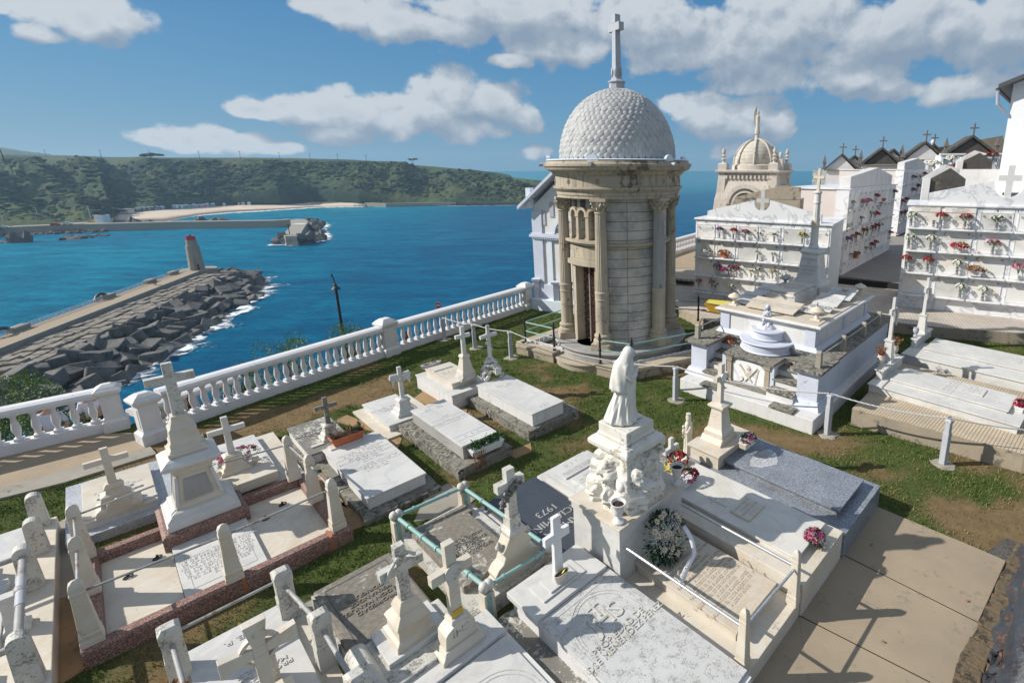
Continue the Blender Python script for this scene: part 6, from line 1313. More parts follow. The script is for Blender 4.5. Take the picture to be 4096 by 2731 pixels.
shelf_row('h', K1, AL, .08, w1, 'third', [(230,1405,'pot','bunch','purple'),(280,1380,'pot','bunch','pink'),(325,1355,'urn','bunch','red'),(395,1310,'urn','bunch','red'),(440,1290,'urn','bunch','white'),(490,1275,'steel','bunch','red'),(525,1255,'steel','bunch','red'),(566,1240,'steel','bunch','white'),(675,1320,'pot','bunch','purple')], 1.15)
shelf_row('h', K1, AL, .08, w1, 'bottom', [(268,1550,'pot','sparse','red'),(320,1520,'tbox','box','dry'),(425,1475,'pot','sparse','yellow'),(478,1450,'steel','bunch','red'),(520,1425,'steel','bunch','red')], 1.15)
w1 = 'farther lane niche wall'
shelf_row('h', K2, AL, .08, w1, 'upper', [(920,712,'box','box','purple'),(990,705,'box','box','white'),(1035,700,'pot','bunch','magenta'),(912,845,'box','box','purple'),(965,830,'pot','bunch','red')], 1.5)
shelf_row('h', K2, AL, .08, w1, 'lower', [(800,1000,'pot','bunch','red'),(842,975,'pot','bunch','red'),(790,1120,'pot','bunch','magenta'),(830,1110,'pot','bunch','red')], 1.5)
for i, (xx, yy, co) in enumerate([(1320, 540, 'white'), (1510, 540, 'red'), (1580, 540, 'red'), (1665, 540, 'red'), (1745, 540, 'red'), (1135, 590, 'white'), (1325, 660, 'red')]):
 q = Wd('h', xx, yy, 39.5); flowers(q, 'pot', 'box' if co == 'white' else 'bunch', co, f'{co} flowers in the framed niches, {ORD[i]} bunch counted along them', 2.3, R(-18))
# == tombs.  all in the graves' frame: x runs away to the right, y away to the left
def gw(x, y, z=0): c_, s_ = cos(GA), sin(GA); return Vector((x*c_-y*s_, x*s_+y*c_, z))
def Tg(name, lab, cat, x, y, z=0, ang=GA, group=None): return Th(name, lab, cat, at=(x, y, z), ang=ang, group=group)
def ztop(c_, xx, yy, w_): r = ray(*px(c_, xx, yy)); return H+r.z/r.y*w_.y
def hard(r_, ang=GA):
 x0, x1, y0, y1 = r_; c_, s_ = cos(ang), sin(ang); HARD.append([(x*c_-y*s_, x*s_+y*c_) for x, y in ((x0, y0), (x1, y0), (x1, y1), (x0, y1))])
def bx(r_, z0, z1, gr=0): return MB().box(r_[0]-gr, r_[1]+gr, r_[2]-gr, r_[3]+gr, z0, z1)
def irr(r_, z0, z1, amp=.02, n_=10, seed=0):
 """rough-edged low stone: a slab with wandering edges"""
 rg = random.Random(seed); x0, x1, y0, y1 = r_; P_ = []
 for (a, b_) in (((x0, y0), (x1, y0)), ((x1, y0), (x1, y1)), ((x1, y1), (x0, y1)), ((x0, y1), (x0, y0))):
  for i in range(n_): k = i/n_; P_.append((a[0]+(b_[0]-a[0])*k+rg.uniform(-amp, amp), a[1]+(b_[1]-a[1])*k+rg.uniform(-amp, amp)))
 return MB().prism(P_, z0, z1)
def gtext(th, txt, sz, x, y, z, mat='letter', rz=-90, ext=.004, line=.9, par=None, align='CENTER', sp=1.0):
 """letters lying on a slab; rz=-90 reads from the foot end (low x side at the left)"""
 o_ = th.part('inscription', text_mb(txt, sz, TR(x, y, z) @ RZ(R(rz+90)), ext, line=line, spacing=sp, align=align), X[mat], parent=par); return o_
def cross_part(th, x, y, z, h_, w_, t_=.035, a=None, mat='marble', axis='x', arm=.66, flare=0, name='cross', bevel=.004, pattee=False):
 a = a or h_*.075; za = z+h_*arm; mb = MB(); M_ = TR(x, y, 0) @ (RZ(pi/2) if axis == 'y' else Matrix())
 if pattee:
  mb.fr(-a*.8, a*.8, -t_, t_, z, -a*1.1, a*1.1, -t_, t_, za-a, M_).fr(-a*.9, a*.9, -t_, t_, za+a, -a*1.7, a*1.7, -t_, t_, z+h_, M_).box(-a, a, -t_, t_, za-a, za+a, M_)
  for s_ in (-1, 1): mb.add([(s_*a, -t_, za-a*.9), (s_*a, t_, za-a*.9), (s_*a, t_, za+a*.9), (s_*a, -t_, za+a*.9), (s_*w_/2, -t_, za-a*1.6), (s_*w_/2, t_, za-a*1.6), (s_*w_/2, t_, za+a*1.6), (s_*w_/2, -t_, za+a*1.6)], [(0, 1, 2, 3)[::-s_], (4, 7, 6, 5)[::-s_], (0, 4, 5, 1)[::-s_], (1, 5, 6, 2)[::-s_], (2, 6, 7, 3)[::-s_], (3, 7, 4, 0)[::-s_]], M_)
 else:
  mb.fr(-a*1.12, a*1.12, -t_, t_, z, -a, a, -t_*.95, t_*.95, za-a, M_).box(-a, a, -t_*.95, t_*.95, za+a, z+h_, M_).box(-w_/2, w_/2, -t_*.97, t_*.97, za-a, za+a, M_)
 return th.part(name, mb, X[mat] if isinstance(mat, str) else mat, bevel=bevel)
PED = [(1.0, 0), (1.0, .14), (.92, .18), (.80, .22), (.76, .30), (.76, .36), (.66, .42), (.60, .46), (.52, .80), (.56, .83), (.62, .86), (.62, .92), (.5, .96), (.42, 1.0)]
def ped_part(th, x, y, z0, z1, hw, asp=1., prof=PED, mat='marble', name='pedestal'):
 return th.part(name, MB().tier(x, y, [(hw*a, z0+(z1-z0)*b_) for a, b_ in prof], asp), X[mat], bevel=.004)
def pot_flowers(q, vase, kind, col, lab, sc=1, rz=0, seed=0, leaf=None): return flowers(q, vase, kind, col, lab, sc, rz, seed, group=None, leaf=leaf)
def tomb(lab, r_, zs, ledge=None, zl=0, body='plaster_worn', top='marble', th_=.035, over=.02, seed=0, ledgemat='ledge', name='tomb'):
 t = Tg(name, lab, 'tomb', (r_[0]+r_[1])/2, (r_[2]+r_[3])/2)
 if ledge: t.part('ledge', irr(ledge, -.15, zl, .018, 12, seed), X[ledgemat], bevel=.012); hard(ledge)
 hard(r_); t.part('body', bx(r_, -.1, zs-th_, -over), X[body]); t.part('slab', bx(r_, zs-th_+.001, zs), X[top], bevel=.005); return t
# Landeira slab
r_ = slab(.29, ('4',595,1290), ('4',1065,1115), ('6',905,165), ('4',1525,1465)); lg = slab(.10, None, None, ('6',903,330), ('6',1425,95)); lgL = slab(.1, ('4',545,1430))
t = tomb('large bright white engraved slab on a mossy ledge, terracotta trough at its head', r_, .29, (r_[0]-.12, r_[1]+.13, r_[2]-.22, r_[3]+.02), .09, seed=1)
gtext(t, 'MANUEL Y ORLANDA\nSUSANA Y CLOTI\nJULITA, MARUJA Y FERMIN\nJESUS LANDEIRA\nSANCHEZ DE MOVELLAN\n* 4-3-1889\n+ 13-10-1986\n\nFERNANDO LANDEIRA\nSANCHEZ DE MOVELLAN\n* 29-1-1914\n+ 11-8-1991', .075, (r_[0]+r_[1])/2, r_[3]-.88, .29, line=.95)
q = W('4', 840, 1215, .29); a = rot(q, GA)
t2 = Tg('flower_trough', 'terracotta trough of withered plants on a white marble tray', 'planter', a.x, a.y, .29)
t2.part('tray', bx((a.x-.3, a.x+.3, a.y-.09, a.y+.09), .291, .315), X['marble'], bevel=.004)
t2.part('trough', MB().fr(a.x-.22, a.x+.22, a.y-.07, a.y+.07, .316, a.x-.26, a.x+.26, a.y-.09, a.y+.09, .45).box(a.x-.275, a.x+.275, a.y-.1, a.y+.1, .44, .47), X['terracotta'], bevel=.005); t2.part('soil', bx((a.x-.25, a.x+.25, a.y-.085, a.y+.085), .46, .478), X['soil'])
def twigs(th, x, y, z, rx, ry, hz, n_, mat, ls=.05, seed=0, name='plant', lw=.4):
 rg = random.Random(seed); mb = MB()
 for _ in range(n_):
  p_ = Vector((x+rg.uniform(-rx, rx), y+rg.uniform(-ry, ry), z)); u = Vector((rg.uniform(-1, 1)*.7, rg.uniform(-1, 1)*.7, 1)).normalized(); L_ = hz*rg.uniform(.3, 1)
  mb.tube([p_, p_+u*L_], [.004, .002], 4)
  for k in range(5): d = Vector((rg.uniform(-1, 1), rg.uniform(-1, 1), rg.uniform(-.1, 1))); mb.leaf(p_+u*L_*rg.uniform(.4, 1), d, Vector((rg.random(), rg.random(), 1)), ls, ls*lw)
 return th.part(name, mb, X[mat])
twigs(t2, a.x-.08, a.y, .475, .17, .05, .14, 22, 'petal_dry', .035, 1); twigs(t2, a.x+.2, a.y, .475, .04, .04, .16, 16, 'leafdk', .045, 2, name='shrublet'); twigs(t2, a.x-.22, a.y, .475, .03, .03, .14, 7, 'leafdk', .04, 3, name='shrublet')
# weathered slab with grey cross left of it
r_ = slab(.27, ('4',275,1105), None, ('4',550,1310), None, w=.62); r_ = (r_[0], r_[0]+.70, r_[2], slab(.27, ('4',275,1105))[3])
t = tomb('black-lichened white slab with a grey streaked cross, on a mossy ledge', r_, .27, (r_[0]-.16, r_[1]+.05, r_[2]-.2, r_[3]+.05), .06, top='marble_lichen', seed=2)
gtext(t, 'CONSUELO\nGARCIA LOPEZ\nD. E. P.', .1, (r_[0]+r_[1])/2-.02, r_[3]-.6, .27, 'letter_dark'); t.part('plaque', bx((r_[0]+.1, r_[0]+.45, r_[2]+.22, r_[2]+.3), .271, .29), X['marble'])
a = rot(W('4', 690, 1170, .27), GA); zt_ = ztop('4', 690, 1110, gw(a.x, a.y)); ped_part(t, a.x, a.y, .27, .56, .16, 1, mat='marble_aged'); zc_ = ztop('4', 645, 828, gw(a.x, a.y)); cross_part(t, a.x, a.y, .55, zc_-.55, .36, .03, .035, 'marble_lichen')
# small cross 4: white cross grave with flowers
t = Tg('tomb', 'white grave with tall clean white cross and pink flowers, behind the pink granite curb', 'tomb', 1, 10.3); R4 = (.62, 1.35, 9.4, 11.2); hard((.45, 1.9, 9.2, 11.3))
t.part('base', bx((.60, 1.72, 9.15, 11.25), -.1, .10), X['marble_warm']); t.part('body', bx((.66, 1.40, 9.42, 11.15), .10, .165), X['marble']); t.part('slab', bx((.64, 1.42, 9.40, 11.18), .166, .2), X['marble'], bevel=.004)
t.part('foot_block', bx((.60, 1.36, 9.12, 9.78), .201, .36), X['marble_warm'], bevel=.005)
a = rot(W('3', 2010, 1440, .36), GA); ped_part(t, a.x, a.y, .36, ztop('3', 2000, 1300, gw(a.x, a.y)), .19, .9, mat='marble_warm'); zb_ = ztop('3', 2000, 1305, gw(a.x, a.y)); cross_part(t, a.x, a.y, zb_-.01, ztop('3', 1925, 990, gw(a.x, a.y))-zb_, .46, .035, .04, 'marble')
gtext(t, 'R. I. P.\nFAMILIA\nBUOL', .1, 1.0, 10.75, .2)
for k, (xx, yy, co, lb, vs) in enumerate([(1900, 1430, 'pink', 'pale pink flowers left of the tall clean white cross', 'pot'), (2130, 1360, 'pink', 'deep pink flowers right of the tall clean white cross', 'pot'), (2195, 1400, None, 'brown-streaked marble cup vase at the corner of the cross grave', 'urn'), (1875, 1540, None, 'small empty marble cup at the front corner of the cross grave', 'urn')]):
 q = W('3', xx, yy, .36); pot_flowers(q, vs, 'box' if co else None, co or 'white', lb, .85 if co else 1.0, seed=k % 3)
# draped cross grave
r_ = slab(.18, ('4',910,908), ('4',1205,812), ('4',1237,1060)); r_ = (r_[0], r_[1]+.1, r_[2], r_[3]); r0_ = slab(.05, ('4',820,952), None, ('4',1210,1170));
t = tomb('white slab on a pale base with a cross draped in a carved shroud', r_, .19, None, body='marble', seed=3); rb_ = (r0_[0], r_[1]+.3, r0_[2], r_[3]+.12); t.part('base', bx(rb_, -.1, .045), X['marble_warm'], bevel=.006); hard(rb_); gtext(t, 'MANUEL VEGA\nFAMILIA\nVEGA', .08, (r_[0]+r_[1])/2-.1, r_[3]-.62, .19)
a = rot(W('4', 1320, 960, .19), GA); zp_ = ztop('4', 1325, 828, gw(a.x, a.y)); ped_part(t, a.x, a.y, .19, zp_, .19, .95, mat='marble'); zc_ = ztop('4', 1275, 563, gw(a.x, a.y)); hh = zc_-zp_
cross_part(t, a.x, a.y, zp_-.01, hh, .001, .03, .035, 'marble', name='cross_shaft'); za = zp_+hh*.68
t.part('cross_arm', MB().tube([(a.x-.2, a.y, za), (a.x+.2, a.y, za)], .036, 16), X['marble'], smooth=True)
for s_ in (-1, 1):
 cm = MB(); vs = []
 for i in range(9):
  u_ = i/8; xx = a.x+s_*(.03+.15*u_)
  for j in range(10): v_ = j/9; g_ = pi*.5-v_*pi*1.0 if v_ < .4 else 0; yy = a.y-.045-.012*sin(u_*14+v_*3); zz = za+.05-v_*(.10+.10*u_+.04*sin(u_*9)); vs.append((xx, a.y+.02 if j == 0 else yy, zz+(.0 if j else .0)))
 fs = [(i*10+j, (i+1)*10+j, (i+1)*10+j+1, i*10+j+1)[::s_] for i in range(8) for j in range(9)]; t.part('carved_shroud', cm.add(vs, fs), X['marble'], smooth=True)
 t.part('shroud_roll', MB().tube([(a.x+s_*.02, a.y-.01, za-.02), (a.x+s_*.08, a.y-.02, za+.035), (a.x+s_*.14, a.y-.01, za+.03), (a.x+s_*.19, a.y, za+.04)], [.035, .048, .05, .045], 10), X['marble'], smooth=True)
# Garcia Monasterio tomb
r_ = slab(.45, ('4',1365,942), ('4',1650,843), ('4',1822,1248), ('4',2120,1115)); lg = slab(.2, ('4',1275,1100), None, ('4',1810,1425), ('4',2250,1240))
t = tomb('raised grey granite-sided tomb with white slab and incised cross, hanging white planter at its foot', r_, .45, (lg[0], lg[1]-.02, lg[2], r_[3]+.1), .19, body='greystone', seed=4)
mx = (r_[0]+r_[1])/2; cr = MB()
for b__ in ((-.012-.05, -.05, -.3, .12), (.05, .062, -.3, .12), (-.17, -.05, .12, .132), (.05, .17, .12, .132), (-.17, -.158, .12, .2), (.158, .17, .12, .2), (-.17, -.05, .19, .202), (.05, .17, .19, .202), (-.062, -.05, .2, .32), (.05, .062, .2, .32), (-.062, .062, .31, .322), (-.062, .062, -.31, -.298)): cr.box(mx+b__[0], mx+b__[1], r_[3]-.42+b__[2], r_[3]-.42+b__[3], .45, .4545)
t.part('incised_cross', cr, X['letter']); gtext(t, 'FAMILIA\nGARCIA MONASTERIO', .075, mx, r_[3]-.93, .45, line=.9); gtext(t, 'D.   E.   P.', .075, mx, r_[2]+.28, .45)
for y_ in (r_[3]-1.06, r_[3]-.80, r_[2]+.2, r_[2]+.36): t.part('cartouche_line', bx((mx-.3, mx+.3, y_, y_+.008), .45, .453), X['letter'])
a = rot(W('4', 2000, 1290, .3), GA); yf = r_[2]-.01
t2 = Tg('hanging_planter', 'white plastic trough overflowing with green leaves at the foot of the raised tomb', 'planter', mx+.05, yf-.1, .2)
t2.part('trough', MB().fr(mx-.22, mx+.30, yf-.16, yf-.02, .24, mx-.27, mx+.35, yf-.2, yf, .38), X['white'], bevel=.006); twigs(t2, mx+.04, yf-.1, .37, .28, .08, .14, 130, 'leafg', .045, 5, name='leaves', lw=.6);
rg = random.Random(9); rm = MB()
for _ in range(26): x0_ = mx+rg.uniform(-.27, .0); rm.tube([(x0_, yf-.2, .36), (x0_+rg.uniform(-.03, .03), yf-.24, .2), (x0_+rg.uniform(-.06, .06), yf-.25, rg.uniform(.0, .14))], .003, 3)
t2.part('hanging_roots', rm, X['petal_dry'])
# grave with tall pedestal cross and oval planter
rb_ = slab(.34, ('4',1375,645), None, ('4',1762,805)); rt_ = slab(.47, ('4',1440,605), ('4',1700,530), ('4',1780,700)); rb_ = (rb_[0], rb_[0]+.95, rb_[2], rb_[3]); rt_ = (rt_[0], rt_[0]+.62, rt_[2], rt_[3])
t = tomb('two-stepped white tomb with marble pedestal cross and oval planter of dead flowers', rb_, .34, None, body='plaster_worn', seed=5)
t.part('upper_body', bx(rt_, .341, .45, -.02), X['marble_warm']); t.part('upper_slab', bx(rt_, .451, .48), X['marble_warm'], bevel=.005); t.part('plaque', bx((rt_[0]+.06, rt_[0]+.5, rt_[3]-.35, rt_[3]-.28), .481, .5), X['marble']); gtext(t, 'D. E. P.\nFAMILIA', .1, rt_[0]+.3, rt_[3]-.6, .48)
a = rot(W('4', 1850, 665, .48), GA); t.part('curved_base', MB().prism([(-.19, 0), (.19, 0), (.19, .04), (.14, .13), (-.14, .13), (-.19, .04)], -.16, .16, TR(a.x, a.y, .48) @ RX(R(90))), X['marble_aged'], bevel=.004)
zp_ = ztop('4', 1840, 455, gw(a.x, a.y)); ped_part(t, a.x, a.y, .6, zp_, .15, 1, [(1, 0), (1, .1), (.85, .22), (.8, .25), (.52, .8), (.62, .85), (.62, .92), (.4, 1)], 'marble_warm'); zc_ = ztop('4', 1805, 218, gw(a.x, a.y)); cross_part(t, a.x, a.y, zp_-.01, zc_-zp_, .34, .035, .04, 'marble')
a = rot(W('4', 1550, 570, .35), GA); t2 = Tg('oval_planter', 'low grey oval planter of dark dead flowers at the head of the stepped tomb', 'planter', a.x, a.y, .35)
t2.part('bowl', MB().add(*(lambda q_: (q_.v, q_.f))(MB().lathe([(.20, 0), (.25, .09), (.26, .1), (.23, .1)], 24, M=TR(a.x, a.y, .35) @ Matrix.Diagonal((1, .35, 1, 1))))), X['greypost'], smooth=True); twigs(t2, a.x, a.y, .42, .18, .04, .1, 40, 'petal_dry', .03, 6)
# rock-pile cross tomb
r_ = slab(.47, ('4',1930,725), None, ('d7',255,695), ('d7',503,590)); lg = slab(.19, ('4',1840,815), None, ('d7',240,850), ('d7',608,650))
t = tomb('white slab on a dark mossy ledge with a rustic log cross on rocks', r_, .47, (lg[0], lg[1], lg[2], r_[3]+.12), .20, seed=6); gtext(t, 'FAMILIA\nVILLAR', .09, (r_[0]+r_[1])/2, r_[3]-.48, .47); gtext(t, 'D. E. P.', .08, (r_[0]+r_[1])/2, r_[2]+.14, .47)
a = rot(W('4', 2065, 655, .47), GA); X['rock'] = stone('carved_rock', (.62, .62, .60), (.48, .48, .47), 6, .85, lichen=.2, lcol=(.12, .12, .11), lscale=12, bmp=.01, bscale=18)
rk = MB(); rg = random.Random(4); zk = ztop('4', 2030, 490, gw(a.x, a.y))
for i in range(95):
 k = rg.random(); g_ = rg.uniform(0, 2*pi); rr_ = .24*(1-k)**.75+.03; s_ = rg.uniform(.035, .06); rk.blob((a.x+rr_*cos(g_)*.95, a.y+rr_*sin(g_)*.8, .49+(zk-.5)*k), (s_, s_*.9, s_*.8), i, .5, 1)
rp2 = t.part('rock_pile', rk, X['rock']); rp2.data.polygons.foreach_set('use_smooth', [False]*len(rp2.data.polygons))
zc_ = ztop('4', 2000, 213, gw(a.x, a.y)); hh = zc_-zk; t.part('log_cross', MB().tube([(a.x, a.y, zk-.05), (a.x+.005, a.y, zk+hh*.4), (a.x-.003, a.y, zk+hh*.7), (a.x, a.y, zc_)], [.05, .045, .05, .04], 9).tube([(a.x-.2, a.y, zk+hh*.68), (a.x, a.y-.01, zk+hh*.71), (a.x+.2, a.y, zk+hh*.69)], [.045, .05, .045], 9).blob((a.x-.04, a.y-.03, zk+hh*.5), (.05, .04, .05), 1, .4).blob((a.x+.03, a.y, zk+hh*.28), (.045, .05, .04), 2, .4), X['rock'], smooth=True)
t.part('scroll_plaque', MB().box(a.x-.02, a.x+.12, a.y-.235, a.y-.20, .58, .74, TR(0, 0, 0)), X['rock'])
# grey-edged grave left of the tall monument
rg_ = slab(.14, ('5',478,115), None, ('5',512,515)); rs_ = slab(.26, ('5',590,65), None, ('5',650,355), ('5',1195,175)); rg_ = (rg_[0], rg_[0]+1.35, rg_[2], rg_[3]+.1)
t = tomb('cream marble slab with four plaques and short-armed cross on pale granite base', rs_, .25, None, body='marble', top='marble_warm', th_=.02, seed=7); t.part('granite_base', bx(rg_, -.1, .14), X['granite_light'], bevel=.004); hard(rg_)
a = rot(W('5', 905, 235, .25), GA); zp_ = ztop('5', 850, 45, gw(a.x, a.y)); ped_part(t, a.x, a.y, .25, zp_, .24, .7, [(1, 0), (1, .12), (.9, .2), (.72, .26), (.66, .5), (.62, .55), (.66, .6), (.4, .66), (.36, .8), (.44, .84), (.3, 1)], 'marble_warm')
t.part('scroll_front', MB().prism([(-.13, 0), (.13, 0), (.11, .12), (.04, .15), (0, .18), (-.04, .15), (-.11, .12)], -.15, .15, TR(a.x, a.y-.02, .30) @ RX(R(90))), X['marble_warm'], bevel=.01)
zc_ = ztop('3', 865, 1250, gw(a.x, a.y)); cross_part(t, a.x, a.y, zp_-.02, zc_-zp_, .44, .035, .04, 'marble_warm')
for (dx, dy, w_) in ((-.02, .62, .18), (.02, .48, .24), (-.25, -.05, .09), (.30, -.02, .1)): t.part('plaque', bx((a.x+dx-w_, a.x+dx+w_, a.y+dy-.03, a.y+dy+.03), .251, .275).box(a.x+dx-w_*.7, a.x+dx+w_*.7, a.y+dy-.045, a.y+dy-.03, .251, .27), X['marble'], bevel=.003)
gtext(t, 'FAMILIA\nPEREZ GARCIA', .08, a.x+.02, a.y+.72, .25)
t = Tg('grave_enclosure', 'pink granite kerbed family plot with obelisk posts and three floor slabs', 'grave', .4, 8.05); hard((-.85, 1.75, 7.0, 9.1))
def curb(pts_, w_, z0, z1, mat, th):
 for a_, b_ in zip(pts_, pts_[1:]):
  A_, B_ = Vector((*a_, 0)), Vector((*b_, 0)); d = (B_-A_).normalized(); n_ = Vector((-d.y, d.x, 0)); k = w_/2; ch_ = .03
  vs = []
  for e_ in (A_-d*k*.999, B_+d*k*.999):
   for o_, z_ in ((-k-.015, z0), (k+.015, z0), (k, z1-ch_), (k-ch_, z1), (-k+ch_, z1), (-k, z1-ch_)): vs.append((e_.x+n_.x*o_, e_.y+n_.y*o_, z_))
  th.part('kerb', MB().add(vs, [(0, 1, 2, 3, 4, 5)[::-1], (6, 7, 8, 9, 10, 11)]+[(i, (i+1) % 6, 6+(i+1) % 6, 6+i) for i in range(6)]), X[mat])
curb([(-.73, 7.24), (-.73, 8.90)], .17, -.1, .20, 'granite_pink', t); curb([(1.64, 7.24), (1.64, 8.90)], .17, -.1, .20, 'granite_pink', t)
curb([(-.73, 7.13), (1.64, 7.13)], .17, -.1, .201, 'granite_pink', t); curb([(-.73, 9.0), (-.06, 9.0)], .17, -.1, .201, 'granite_pink', t); curb([(.86, 9.0), (1.64, 9.0)], .17, -.1, .201, 'granite_pink', t)
for xx in (.5, 1.45): t.part('joint', MB().box(xx, xx+.035, 7.035, 7.225, -.05, .204), X['pink_joint'])
t.part('floor_slab', bx((-.64, .0, 7.22, 8.92), -.1, .07), X['marble_warm']); t.part('floor_slab', bx((.81, 1.55, 7.22, 8.92), -.1, .07), X['marble_warm'])
sp_ = t.part('inscribed_slab', bx((.005, .805, 7.22, 8.6), -.1, .12), X['marble'], bevel=.004)
gtext(t, 'D. ANTONIO TRELLES RODAS\n13 DE FEBRERO DE 1910\nD. CARMEN ESQUIVIAS\n12 DE OCTUBRE DE 1920\nD. MARIANO ... SALADI\n12 DE SEPTIEMBRE 1925\nD. AUGUSTO TRELLES\n23 DE ENERO 1929\nR. I. P.', .068, .40, 7.82, .12, line=1.0)
fr_ = MB(); [fr_.box(*b__) for b__ in ((.09, .10, 7.40, 8.30, .12, .124), (.71, .72, 7.40, 8.30, .12, .124), (.10, .71, 7.40, 7.41, .12, .124), (.10, .71, 8.29, 8.30, .12, .124))]; t.part('border', fr_, X['letter'], parent=sp_)
for (rx_, ry_) in ((-.42, 8.32), (-.14, 8.48), (1.0, 8.35), (1.25, 8.55), (-.42, 7.5)):
 if ry_ < 7.6: continue
 t.part('iron_ring', MB().tube([(rx_+.045*cos(g_), ry_+.03*sin(g_), .085+.01*cos(g_)) for g_ in [2*pi*i/14 for i in range(15)]], .009, 6).box(rx_-.012, rx_+.012, ry_+.01, ry_+.04, .07, .11), X['iron'], smooth=True)
def obelisk_post(th, x, y, z0, z1, hw=.085, rnd_=True, mat='marble_warm', name='post', band=True):
 h_ = z1-z0; mb = MB().tier(x, y, [(hw*1.05, z0), (hw*1.05, z0+.08*h_), (hw, z0+.10*h_), (hw, z0+.17*h_), (hw*.9, z0+.19*h_)]+([(hw*.66, z0+.78*h_), (hw*.72, z0+.79*h_), (hw*.72, z0+.82*h_), (hw*.66, z0+.83*h_)] if band else [(hw*.7, z0+.83*h_)])+[(hw*.66, z0+.90*h_), (hw*.5, z0+.96*h_), (hw*.15, z1)]); return th.part(name, mb, X[mat], bevel=.006)
pp = [(-.72, 7.19), (-.72, 8.12), (-.74, 8.98), (.45, 7.13), (1.60, 7.19), (1.58, 8.1), (1.52, 8.98)]
for x_, y_ in pp: obelisk_post(t, x_, y_, .2, .96)
rl_ = MB()
for a_, b_ in (((-.72, 7.19), (.45, 7.13)), ((.45, 7.13), (1.60, 7.19)), ((-.72, 7.19), (-.72, 8.12)), ((-.72, 8.12), (-.74, 8.98)), ((1.60, 7.19), (1.58, 8.1)), ((1.58, 8.1), (1.52, 8.98)), ((-.74, 8.98), (.0, 9.1)), ((.75, 9.1), (1.52, 8.98))): rl_.tube([(*a_, .80), (*b_, .80)], .014, 8)
t.part('rail', rl_, X['pipe'], smooth=True)
t = Tg('obelisk_monument', 'tall marble monument with tapering pedestal, stepped cap and lichen-stained cross', 'monument', .40, 9.0, .2); xm, ym = .40, 8.98
t.part('granite_base', MB().tier(xm, ym, [(.46, -.1), (.46, .26), (.42, .29)]), X['granite_pink'], bevel=.008)
wm = gw(xm, ym); zA = ztop('3', 1560, 1355, wm); zB = ztop('3', 1500, 1195, wm); zC = ztop('3', 1450, 965, wm); zD = ztop('3', 1335, 528, wm)
t.part('stepped_base', MB().tier(xm, ym, [(.39, .29), (.39, .36), (.375, .37), (.37, .40), (.32, .44), (.31, .48), (.27, .50)]), X['marble'], bevel=.005)
t.part('die', MB().tier(xm, ym, [(.26, .50), (.245, .54), (.225, .58), (.175, zA-.13), (.20, zA-.10), (.215, zA-.02)]), X['marble_warm'], bevel=.004)
for s_ in (-1, 1):
 for ax in (0, 1):
  M_ = TR(xm, ym, 0) @ RZ(0 if ax == 0 else pi/2); t.part('sunk_panel', MB().fr(-.15, .15, s_*.243-.006, s_*.243+.006, .60, -.115, .115, s_*.19-.006, s_*.19+.006, zA-.18, M_), X['greystone'])
for sx_ in (-1, 1):
 for sy_ in (-1, 1): t.part('corner_column', MB().tube([(xm+sx_*.235, ym+sy_*.235, .55), (xm+sx_*.185, ym+sy_*.185, zA-.12)], [.026, .02], 10), X['marble'], smooth=True)
t.part('cap', MB().tier(xm, ym, [(.22, zA-.02), (.285, zA+.02), (.31, zA+.05), (.31, zA+.08), (.25, zA+.13), (.18, zA+.17)]), X['marble'], bevel=.004)
k = zC-zA-.17; z0_ = zA+.17; t.part('stepped_top', MB().tier(xm, ym, [(.205, z0_), (.205, z0_+.04*k/.4), (.19, z0_+.1*k), (.165, z0_+.18*k), (.165, z0_+.3*k), (.15, z0_+.36*k), (.14, z0_+.62*k), (.145, z0_+.66*k), (.12, z0_+.72*k), (.09, z0_+.9*k), (.085, z0_+k)]), X['marble_warm'], bevel=.004)
cross_part(t, xm, ym, zC-.01, zD-zC, .50, .05, .055, 'marble_aged', arm=.70)
t = Tg('grave_enclosure', 'white marble plot at the left edge with scrolled pedestal, posts and grey pipes', 'grave', -1.8, 8.6); hard((-2.8, -.98, 6.9, 10.6))
t.part('base', bx((-2.75, -1.0, 6.3, 10.42), -.1, .22), X['marble_warm'], bevel=.008); t.part('slab', bx((-2.6, -1.22, 9.55, 10.3), .221, .27), X['marble'], bevel=.005); t.part('slab', bx((-2.6, -1.35, 7.75, 9.0), .221, .30), X['marble'], bevel=.005); t.part('slab', bx((-2.6, -1.45, 6.35, 7.4), .221, .38), X['marble'], bevel=.005)
gtext(t, 'FAMILIA\nAUGUSTO', .12, -1.85, 9.9, .27)
a = (-1.95, 9.12); t.part('scroll_base', MB().tier(a[0], a[1], [(.42, .22), (.42, .32), (.36, .36), (.34, .5), (.25, .54)]), X['marble_aged'], bevel=.006); t.part('scroll', MB().lathe([(.16, -.3), (.16, .3)], 20, M=TR(a[0]-.02, a[1], .62) @ RY(R(90))).lathe([(.11, -.33), (.11, .33)], 16, M=TR(a[0]-.02, a[1], .80) @ RY(R(90))), X['marble'], smooth=True)
for x_, y_, z1_ in ((-1.14, 10.30, .72), (-1.13, 9.52, .72), (-1.16, 8.70, .80), (-1.12, 6.95, .80), (-2.3, 8.72, .75)):
 hw = .085; pm = MB().tier(x_, y_, [(hw, .22), (hw*.85, z1_-.1)]); pm.lathe([(hw*.86, -hw*.85), (hw*.86, hw*.85)], 20, M=TR(x_, y_, z1_-.09) @ RX(R(90))); t.part('post', pm, X['marble_aged'], bevel=.004)
t.part('small_post', MB().tier(-1.25, 7.95, [(.10, .22), (.10, .27), (.07, .30), (.05, .62), (.06, .66)]), X['marble'], bevel=.004)
